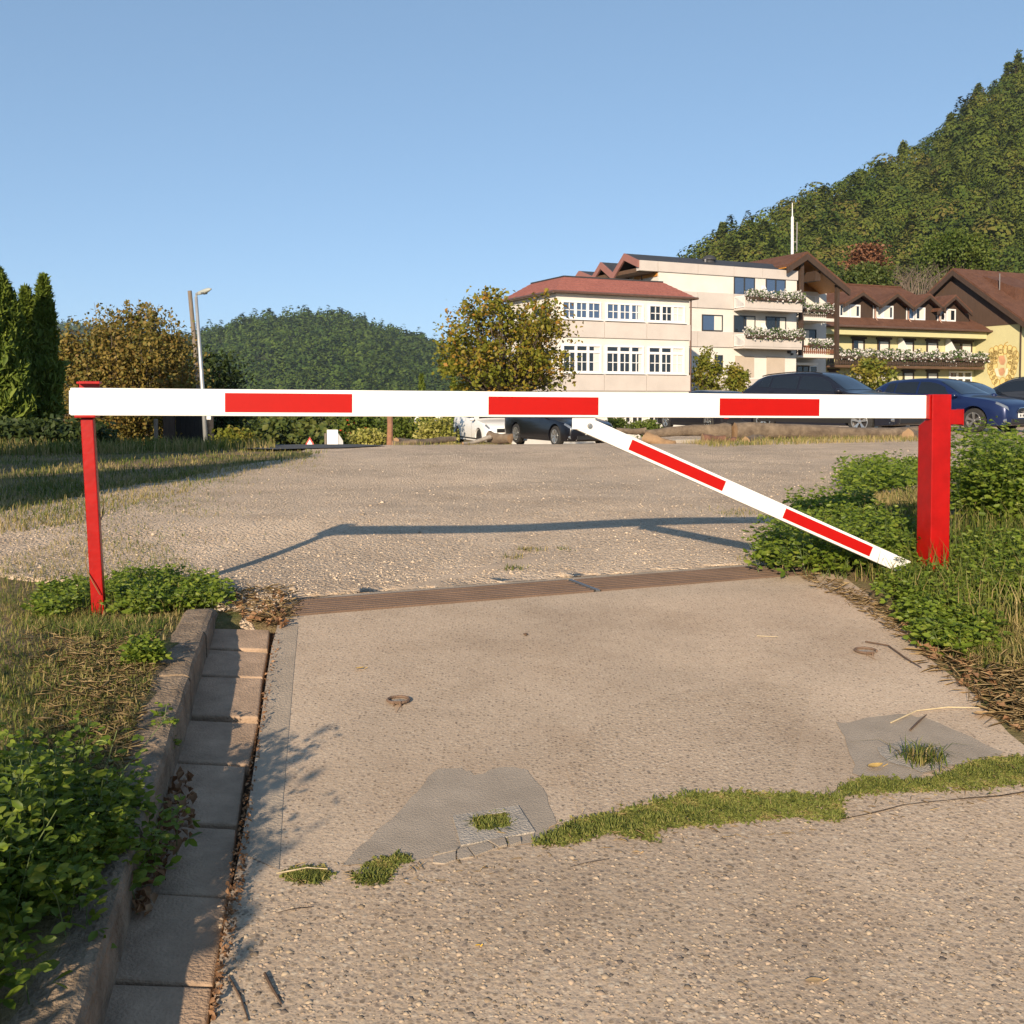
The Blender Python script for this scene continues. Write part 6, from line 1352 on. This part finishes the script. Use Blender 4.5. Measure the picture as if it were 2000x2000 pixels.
    for x, dx in ((xf + .012, .012), (-xf - .024, .012)):
        pz = .40 + lo if x > 0 else .62 + lo
        p_ = plank('number_plate', x, -.26, .26, pz, pz + .11, 'plate', dx, .002); mb = MB(); xx = x + dx if x > 0 else x - .002; ys = (.22, .259) if x > 0 else (-.259, -.22); mb.box(xx, xx + .002, ys[0], ys[1], pz + .004, pz + .106); mb.build('blue_band', M['plate_blue'], p_)
        mb = MB(); yy = -.19
        for w_ in (.05, .04, 0, .05, .05, 0, .04, .05, .04):
            if w_: mb.box(xx + .0005, xx + .0015, yy, yy + w_ * .72, pz + .025, pz + .085)
            yy += .042
        mb.build('plate_characters', M['black_trim'], p_)
    plank('rear_bumper_strip', -xf - .01, -.6, .6, .30 + lo, .40 + lo, 'black_trim', .03)
    for sg in (1, -1): plank('reflector', -xf - .012, sg * .62 - .1, sg * .62 + .1, .46 + lo, .51 + lo, 'red_lens', .03)
    for sg in (1, -1):
        mx = X[4] - .12; mb = MB(); c = Vector((mx - .02, sg * (Wd / 2 + .07), 1.0 + (.08 if kind == 'suv' else -.02)))
        ring = [(-.06, .3), (-.055, .75), (0, 1), (.06, .85), (.10, .35)]
        pts = []; k = 10
        for dx, s_ in ring:
            for j in range(k): a = 2 * math.pi * j / k; pts.append(c + Vector((dx, math.cos(a) * .10 * s_, math.sin(a) * .065 * s_)))
        mb.add(pts, [(i * k + j, i * k + (j + 1) % k, (i + 1) * k + (j + 1) % k, (i + 1) * k + j) for i in range(4) for j in range(k)] + [tuple(range(k))[::-1], tuple(4 * k + j for j in range(k))]); mi = mb.build('wing_mirror', paint, root, smooth=True)
        mb = MB(); mb.bar(c - Vector((0, sg * .06, .03)), c - Vector((0, sg * .16, .06)), .05, .04); mb.build('mirror_arm', M['black_trim'], mi)
        # door seams, handles, sill strip
        for u in (4.55, 6.0, 7.3): 
            mm = S.patch(u, u + .012, 2.2, 4.1, .002, 1, 10)[0 if sg == 1 else 1]; mm.build('door_seam', M['black_trim'], root)
        for u in (5.75, 7.05): mm = S.patch(u, u + .18, 3.86, 3.96, .02, 3, 2)[0 if sg == 1 else 1]; mm.build('door_handle', paint, root)
        S.patch(3.7, 7.9, 2.0, 2.5 if kind == 'suv' else 2.2, .004, 20, 2)[0 if sg == 1 else 1].build('sill_trim', M['black_trim'], root)
        if kind == 'suv':
            zr = np.array([S.at(u, 5.2) for u in np.linspace(5.1, 7.9, 12)]); mb = MB(); mb.tube([(p[0], p[1] * sg, p[2] + .04) for p in zr], .014, 6); mb.build('roof_rail', M['black_trim'], root)
        for x in (fa, ra): wheel(root, x, sg * (Wd / 2 - .12), r_, rim, sg, spokes)
    return root
def spot(px, d): x = (px - 1000) / 2000 * d; return (x, d, float(zbase(x, d)))
def at_xy(x, y): return (x, y, float(zbase(x, y)) + .012)
PT = {'white': car_paint('white_car_paint', (.74, .74, .73)), 'navy': car_paint('navy_car_paint', (.005, .005, .008), .0), 'slate': car_paint('dark_slate_car_paint', (.014, .016, .026), .2), 'blue': car_paint('deep_blue_car_paint', (.010, .020, .075), .2), 'black': car_paint('black_car_paint', (.012, .012, .016)), 'grey': car_paint('dark_grey_car_paint', (.05, .055, .065), .5)}
make_car('parked_car', 'white hatchback with dark wheels left of the navy saloon', 'hatch', PT['white'], 4.3, 1.78, at_xy(-.86, 39.3), 160, 'dark_rim', .31, front='wide')
make_car('parked_car', 'navy saloon with bright alloy wheels under the beam bracket', 'saloon', PT['navy'], 4.84, 1.85, at_xy(1.50, 34.3), 155, 'alloy', .335, 7, front='twin')
make_car('parked_car', 'black estate car seen from behind under the beam, above the logs', 'hatch', PT['black'], 4.5, 1.8, at_xy(7.1, 37.5), -22, 'alloy', .32, 5, front='wide')
make_car('parked_car', 'dark slate crossover in profile behind the long log', 'suv', PT['slate'], 4.4, 1.82, at_xy(8.25, 26.6), 138, 'alloy', .33, 5, front='wide')
make_car('parked_car', 'deep blue hatchback with an oval grille right of the crossover', 'hatch', PT['blue'], 4.32, 1.77, at_xy(12.05, 28.4), 145, 'alloy', .32, 5)
make_car('parked_car', 'black car mostly hidden behind the deep blue hatchback', 'hatch', PT['black'], 4.3, 1.78, at_xy(15.0, 33.6), 140, 'alloy', .32, 5, front='wide')
make_car('parked_car', 'dark grey estate with red tail light at the right edge', 'suv', PT['grey'], 4.5, 1.82, at_xy(16.9, 33.8), 318, 'alloy', .33, 5, front='wide')
# ================================================================== logs along the yard
M['log_bark'] = pmat('weathered_log', (.12, .085, .058), .9, var=.4, vs_=5, bump=.9, bs=30, tint=(.21, .16, .11))
M['log_red'] = pmat('red_brown_bark', (.13, .065, .04), .9, var=.45, vs_=8, bump=1.0, bs=30)
M['cut_wood'] = pmat('sawn_wood', (.27, .17, .09), .8, var=.2, vs_=9, bump=.3, bs=50)
M['log_grey'] = pmat('silvered_log', (.30, .26, .21), .9, var=.3, vs_=7, bump=.7, bs=35)
def log(label, a, b, r0, r1, mat='log_bark', seed=0, sag=.02, bulge=0.0, rest=True):
    """a, b: (px, py of the axis, distance)"""
    g = random.Random(seed); A_, B_ = W(*a), W(*b); n = 14; k = 12
    root = thing('log', tuple((A_ + B_) / 2 - Vector((0, 0, (r0 + r1) / 2))), label, 'log', 'logs laid along the yard')
    d = (B_ - A_).normalized(); s_ = d.cross(Vector((0, 0, 1))).normalized(); u = s_.cross(d); pts = []; ph = [g.uniform(0, 6) for _ in range(4)]
    for i in range(n + 1):
        t = i / n; c = A_.lerp(B_, t) + u * (math.sin(t * 5 + ph[0]) * sag) + s_ * (math.sin(t * 4 + ph[1]) * sag); r_ = r0 + (r1 - r0) * t + bulge * math.exp(-((t - .07) / .08) ** 2)
        for j in range(k):
            th = 2 * math.pi * j / k; rr_ = r_ * (1 + .09 * math.sin(3 * th + ph[2] + t * 3) + .06 * math.sin(5 * th + t * 17) + g.uniform(-.04, .04)); pts.append(c + (s_ * math.cos(th) + u * math.sin(th)) * rr_)
    mb = MB(); mb.add(pts, [(i * k + j, i * k + (j + 1) % k, (i + 1) * k + (j + 1) % k, (i + 1) * k + j) for i in range(n) for j in range(k)]); mb.build('bark', M[mat], root, smooth=True)
    for e, sg in ((0, -1), (n, 1)):
        ring = [pts[e * k + j] for j in range(k)]; c = sum(ring, Vector()) / k; mb = MB(); mb.add(ring + [c + d * sg * .012], [(j, (j + 1) % k, k) for j in range(k)]); mb.build('cut_end', M['cut_wood'], root)
    return root
log('long pale log in front of the crossover', (1436, 846, 22.4), (1792, 842, 23.4), .17, .14, seed=1, sag=.05, bulge=.03)
log('long log with a knotted thick right end', (1428, 842, 22.6), (1260, 845, 22.9), .15, .085, seed=2, sag=.03, bulge=.07)
log('stout sawn log lying end-on beneath the left end of the knotted log', (1262, 858, 21.6), (1318, 866, 21.0), .13, .06, 'cut_wood', 3)
log('split red-brown log piece below the knotted end', (1372, 861, 21.3), (1416, 859, 21.4), .12, .10, 'log_red', 4)
log('short red-brown stub beside the split log piece', (1412, 862, 21.5), (1436, 861, 21.6), .075, .07, 'log_red', 5)
log('round log end under the left end of the long pale log', (1458, 861, 21.5), (1488, 859, 22.6), .10, .11, seed=6)
log('dark log end under the right end of the long pale log', (1772, 852, 22.6), (1798, 851, 23.4), .14, .14, seed=7)
log('thin log behind the strut, farthest to the back', (1205, 843, 25), (1262, 841, 25), .07, .075, seed=8)
log('long low log at the foot of the garden shrubs', (772, 863, 22), (888, 860, 23.6), .085, .06, seed=9, sag=.03)
log('short log stub at the left end of the low garden log', (766, 866, 21.4), (812, 865, 21.6), .06, .055, 'log_bark', 10)
log('silvery thin log sloping up in front of the white hatchback', (904, 867, 21), (956, 856, 21.6), .03, .05, 'log_grey', 11)
log('thick bark-covered log chunk between the white car and the saloon', (955, 853, 21.8), (998, 858, 21.4), .12, .10, seed=12)
mb = MB(); a = W(1588, 861, 22); mb.hexa([(a.x, a.y, a.z - .05), (a.x + .36, a.y, a.z - .05), (a.x + .36, a.y + .2, a.z - .05), (a.x, a.y + .2, a.z - .05), (a.x, a.y, a.z + .01), (a.x + .36, a.y, a.z + .03), (a.x + .36, a.y + .2, a.z + .03), (a.x, a.y + .2, a.z + .01)]); tag(mb.build('board', M['patch_pale'], None, bevel=.008), 'small pale board under the long pale log', 'board')
mb = MB(); a, b = W(1316, 864, 21.6), W(1374, 863, 21.8); mb.bar(a, b, .2, .13); tag(mb.build('stone_block', M['patch_pale'], None, bevel=.02), 'low pale stone block between the sawn log and the split log', 'stone')

# ================================================================== lamp post, poles, gate, signs
M['lamp_metal'] = pmat('galvanised_lamp_pole', (.42, .43, .43), .5, .6, var=.12, vs_=4); M['lamp_head'] = pmat('grey_lamp_head', (.33, .35, .32), .5, var=.08, vs_=5)
D_ = 24; b = W(404, 880, D_); t = W(383, 580, D_); lamp = thing('lamp_post', (b.x, b.y, b.z), 'grey metal lamp post with a flat head beside the brown hedge', 'lamp post')
mb = MB(); mb.tube([b - Vector((0, 0, .3)), b.lerp(t, .35), t], [.055, .05, .035], 10); mb.build('pole', M['lamp_metal'], lamp, smooth=True)
h = W(384, 574, D_); mb = MB(); e = W(411, 565, D_ - .3); k = 10; pts = []
for f, w_, z_ in ((0, .05, .03), (.15, .085, .045), (.5, .11, .06), (.85, .10, .055), (1, .05, .02)):
    c = h.lerp(e, f)
    for j in range(k): a = 2 * math.pi * j / k; pts.append(c + Vector((-.05 * math.cos(a), math.cos(a) * w_, math.sin(a) * z_)))
mb.add(pts, [(i * k + j, i * k + (j + 1) % k, (i + 1) * k + (j + 1) % k, (i + 1) * k + j) for i in range(4) for j in range(k)] + [tuple(range(k))[::-1], tuple(4 * k + j for j in range(k))]); hd = mb.build('lamp_head', M['lamp_head'], lamp, smooth=True)
mb = MB(); mb.tube([t - Vector((0, 0, .02)), h, h.lerp(e, .12)], .03, 8); mb.build('arm', M['lamp_metal'], lamp)
c = h.lerp(e, .55); mb = MB(); mb.lathe([(.001, -.075), (.07, -.06), (.08, -.03)], 12, 'z', tuple(c)); mb.build('lens', M['lens'], hd)
c = W(406, 815, D_ - .1); mb = MB(); mb.box(c.x - .02, c.x + .09, c.y - .06, c.y + .02, c.z - .06, c.z + .06); mb.build('junction_box', M['lamp_metal'], lamp, bevel=.01)
M['old_wood'] = pmat('weathered_wood_pole', (.19, .155, .12), .9, var=.3, vs_=6, bump=.5, bs=30, streak=(8, 8, .6))
b = W(392, 800, 31); t = W(370.5, 568, 31); mb = MB(); zg_ = float(zground(b.x, b.y)); mb.tube([b + (b - t) * ((b.z - zg_ + .2) / (t.z - b.z)), b, t], [.085, .075, .062], 12); tag(mb.build('wooden_pole', M['old_wood'], None), 'old wooden pole rising out of the hedge behind the lamp post', 'pole')
for px, y0, d, w_, lab in ((305, 818, 24.5, .07, 'short grey wooden post before the hedge under the beam'), (331, 812, 26, .28, 'broad dark wooden gate post under the beam')):
    b = W(px, 868, d); zt_ = EYE + (775 - y0 + (0 if w_ < .1 else 30)) / 2000 * d; zb_ = float(zground(b.x, b.y)) - .1; mb = MB(); mb.box(b.x - w_ / 2, b.x + w_ / 2, b.y - .06, b.y + .06, zb_, zt_); tag(mb.build('wooden_post', M['old_wood'] if w_ < .1 else M['brown_wood'], None, bevel=.012), lab, 'post', 'wooden posts before the hedge')
# dark board gate: boards one by one
a, b = W(344, 868, 26.4), W(418, 868, 26.4); zb_ = float(zground(a.x, a.y)); zt_ = EYE + (775 - 790) / 2000 * 26.4; gt = thing('board_gate', (float((a.x + b.x) / 2), 26.4, zb_), 'dark board gate in the shade behind the lamp post', 'gate')
M['gate_wood'] = pmat('black_stained_boards', (.018, .015, .013), .85, var=.3, vs_=6, bump=.3, bs=30)
n = 8
for i in range(n): x0 = a.x + (b.x - a.x) * i / n; mb = MB(); mb.box(x0 + .004, x0 + (b.x - a.x) / n - .004, 26.38, 26.41, zb_ + .05, zt_ + random.uniform(-.01, .01)); mb.build('board', M['gate_wood'], gt)
for z_ in (zb_ + .25, zt_ - .2): mb = MB(); mb.box(a.x, b.x, 26.412, 26.46, z_ - .04, z_ + .04); mb.build('rail', M['gate_wood'], gt)
# triangular road sign and white boards just showing over the brow
M['sign_red'] = pmat('sign_red', (.55, .03, .03), .5, var=.05); M['sign_white'] = pmat('sign_white', (.72, .72, .72), .5, var=.04)
D_ = 44; c = W(605, 869, D_); root = thing('road_sign', (c.x, c.y, float(zground(c.x, c.y))), 'small red-edged triangular road sign peeping over the brow', 'sign')
r_ = .30
def tri(s_): return [(c.x - s_, c.y, c.z - s_ * .58), (c.x + s_, c.y, c.z - s_ * .58), (c.x, c.y, c.z + s_ * 1.15)]
for s_, y_, mt, nm_ in ((r_, 0, 'sign_red', 'rim'), (r_ * .68, -.012, 'sign_white', 'face')):
    q = tri(s_); mb = MB(); mb.add([(x, y + y_, z) for x, y, z in q] + [(x, y + y_ + .01, z) for x, y, z in q], [(0, 1, 2), (5, 4, 3), (0, 3, 4, 1), (1, 4, 5, 2), (2, 5, 3, 0)]); mb.build(nm_, M[mt], root)
mb = MB(); mb.tube([(c.x, c.y + .04, float(zground(c.x, c.y))), (c.x, c.y + .04, c.z)], .03, 8); mb.build('pole', M['lamp_metal'], root)
D_ = 30; a = W(640, 866, D_); root = thing('white_board', (a.x, a.y, float(zground(a.x, a.y))), 'white upright board stand at the far edge of the gravel', 'board')
mb = MB(); mb.box(a.x - .02, a.x + .30, a.y, a.y + .03, a.z - .3, a.z + .40); mb.build('panel', M['sign_white'], root); mb = MB(); mb.box(a.x - .09, a.x - .04, a.y - .02, a.y + .04, a.z - .3, a.z + .30); mb.build('leg', M['old_wood'], root)
mb = MB(); mb.add([(a.x + .31, a.y, a.z - .28), (a.x + .45, a.y + .1, a.z - .28), (a.x + .43, a.y + .1, a.z + .08), (a.x + .31, a.y, a.z + .3)], [(0, 1, 2, 3)]); mb.build('brace', M['sign_white'], root)
# garden: rusty wooden post and white posts
M['rust_wood'] = pmat('reddish_post', (.24, .12, .07), .9, var=.3, vs_=9, bump=.5, bs=30)
for px, d, y1, w_, mt, nm_, lab in ((761, 24.5, 790, .07, 'rust_wood', 'garden_post', 'reddish wooden post among the garden shrubs'), (816, 33, 790, .09, 'sign_white', 'white_post', 'slim white post behind the low garden log'), (857, 34, 786, .13, 'sign_white', 'white_post', 'white post above the pale yellow shrub'), (801, 33, 792, .05, 'old_wood', 'garden_post', 'thin grey stake beside the white figure')):
    b = W(px, 866, d); zb_ = float(zground(b.x, b.y)) - .05; zt_ = EYE + (775 - y1) / 2000 * d; mb = MB(); mb.tube([(b.x, b.y, zb_), (b.x + random.uniform(-.02, .02), b.y, (zb_ + zt_) / 2), (b.x, b.y, zt_)], [w_ * 1.1, w_, w_ * .95], 10); tag(mb.build(nm_, M[mt], None), lab, 'post')
b = W(805, 850, 32.5); zb_ = float(zground(b.x, b.y)); mb = MB(); mb.lathe([(.001, -.02), (.15, 0), (.17, .12), (.14, .35), (.07, .48), (.06, .58), (.03, .66), (.001, .67)], 14, 'z', (b.x, b.y, max(zb_, b.z - .2))); tag(mb.build('garden_figure', M['sign_white'], None, smooth=True), 'small white stone ornament beside the thin stake', 'ornament')

# ================================================================== small things on the drive
def ring(px, py, r_, label, seed, arc=(0, 6.283)):
    x, y = [float(c) for c in slab_hit(px, py)]; z = float(zbase(x, y)); root = thing('iron_ring', (x, y, z), label, 'iron ring', 'iron rings set in the slab'); n = 26
    mb = MB(); mb.tube([(x + r_ * math.cos(arc[0] + (arc[1] - arc[0]) * i / n), y + r_ * math.sin(arc[0] + (arc[1] - arc[0]) * i / n), z + .008) for i in range(n + 1)], .005, 7); mb.build('ring', M['rust'], root)
    mb = MB(); mb.lathe([(.001, .004), (r_ * .6, .003), (r_ * .85, .0015)], 18, 'z', (x, y, z)); mb.build('worn_recess', M['patch_pale'], root)
    mb = MB(); mb.tube([(x - .012, y - r_ - .006, z - .01), (x - .010, y - r_ - .004, z + .012), (x + .010, y - r_ - .004, z + .012), (x + .012, y - r_ - .006, z - .01)], .005, 6); mb.build('staple', M['rust'], root)
    g = np.random.default_rng(seed); pts = [(x - .008, y - r_), (x + .012, y - r_ - .005), (x + .009, y - r_ - .03), (x + .005, y - r_ - .07), (x - .001, y - r_ - .04)]; sheet('rust_stain', pts, .0022, pmat('rust_stain', (.40, .275, .175), .9, var=.15, vs_=60), root)
ring(778, 1371, .036, 'rusty iron ring on the left of the slab', 1)
ring(1691, 1274, .042, 'rusty iron ring on the right of the slab near the weeds', 2, (-.3, 5.2))
def leaf(px, py, L_, a, col, label, curl=.4, name='fallen_leaf', cat='leaf'):
    x, y = [float(c) for c in slab_hit(px, py)]; z = float(zbase(x, y)) + .004; n = 7; d = Vector((math.cos(a), math.sin(a), 0)); s_ = Vector((-d.y, d.x, 0)); mb = MB(); pts = []
    for i in range(n + 1):
        t = i / n; w_ = L_ * .24 * math.sin(math.pi * min(1, t * .95 + .05)) ** .8; c = Vector((x, y, z)) + d * (t - .5) * L_ + Vector((0, 0, curl * L_ * (t - .5) ** 2 + .003)); pts += [c + s_ * w_ + Vector((0, 0, w_ * curl)), c, c - s_ * w_ + Vector((0, 0, w_ * curl))]
    mb.add(pts, [(i * 3 + j, i * 3 + j + 1, (i + 1) * 3 + j + 1, (i + 1) * 3 + j) for i in range(n) for j in range(2)]); root = mb.build(name, col, None, smooth=True); tag(root, label, cat, 'leaves fallen on the drive')
    mb = MB(); e = Vector((x, y, z)) + d * .5 * L_; mb.tube([e, e + d * L_ * .35 + Vector((0, 0, .004))], .0012, 5); mb.build('stalk', col, root)
YL = pmat('yellow_leaf', (.52, .34, .10), .7, var=.25, vs_=60); BL = pmat('tan_leaf', (.45, .29, .13), .7, var=.25, vs_=60)
leaf(1921, 1400, .075, .2, BL, 'large tan leaf at the right edge of the slab'); leaf(1710, 1503, .06, .5, YL, 'curled yellow leaf on the right grey patch', .5)
leaf(703, 1309, .035, .5, YL, 'small yellow leaf left of the iron ring'); leaf(933, 1853, .012, .3, pmat('petal', (.75, .42, .02), .6, var=.1), 'tiny yellow petal on the near slab', .3, 'fallen_petal', 'petal'); leaf(1243, 1670, .02, .1, BL, 'tiny tan leaf below the moss band'); leaf(1590, 1922, .035, .15, BL, 'narrow tan leaf on the near slab at lower right', .2)
TW = pmat('dark_twig', (.09, .055, .035), .9, var=.3, vs_=40)
def twig(pp, w_, label, mat=TW):
    q = hits(pp); mb = MB(); mb.tube([(x, y, float(zbase(x, y)) + .006 + .003 * random.random()) for x, y in q], [w_] * (len(q) - 1) + [w_ * .5], 6); tag(mb.build('twig', mat, None), label, 'twig', 'twigs on the drive')
twig([(1690, 1256), (1735, 1265), (1770, 1290), (1800, 1308)], .0035, 'long dark twig beside the right iron ring')
twig([(1778, 1430), (1795, 1413), (1810, 1400)], .0035, 'short dark twig on the right grey patch')
twig([(517, 1910), (530, 1935), (550, 1968)], .003, 'straight brown twig at the bottom left of the near slab'); twig([(447, 1915), (470, 1955), (485, 2000)], .002, 'thin dark twig by the gutter at the bottom')
SW = pmat('pale_straw', (.50, .40, .24), .8, var=.2, vs_=40); twig([(1740, 1415), (1790, 1393), (1850, 1385), (1940, 1388)], .0025, 'long pale straw curving over the right grey patch', SW); twig([(1478, 1245), (1520, 1247)], .002, 'short pale straw on the slab under the strut', SW); twig([(540, 1712), (600, 1700), (640, 1703)], .002, 'pale straw lying on the small moss clump', SW)
x, y = slab_hit(1027, 1241); v, f = blobs(np.array([[float(x), float(y), float(zbase(x, y)) + .006]]), np.array([.012])); tag(np_mesh('pebble', v, f, TW, None, smooth=True), 'single dark pebble in the middle of the slab', 'pebble')
# ================================================================== thin air haze round everything
mb = MB(); mb.box(-6000, 6000, -3000, 7000, -60, 300); hz = mb.build('haze', None); tag(hz, kind='stuff')
m = bpy.data.materials.new('thin_haze'); m.use_nodes = True; n, l = nodes_of(m); n.remove(n['Principled BSDF'])
pv = n.new('ShaderNodeVolumePrincipled'); pv.inputs['Color'].default_value = (.62, .78, 1, 1); pv.inputs['Density'].default_value = .00007; pv.inputs['Anisotropy'].default_value = 0.0
l.new(pv.outputs[0], n['Material Output'].inputs['Volume']); hz.data.materials.append(m)
for o in bpy.data.objects:
    if '_world' in o.keys(): del o['_world']
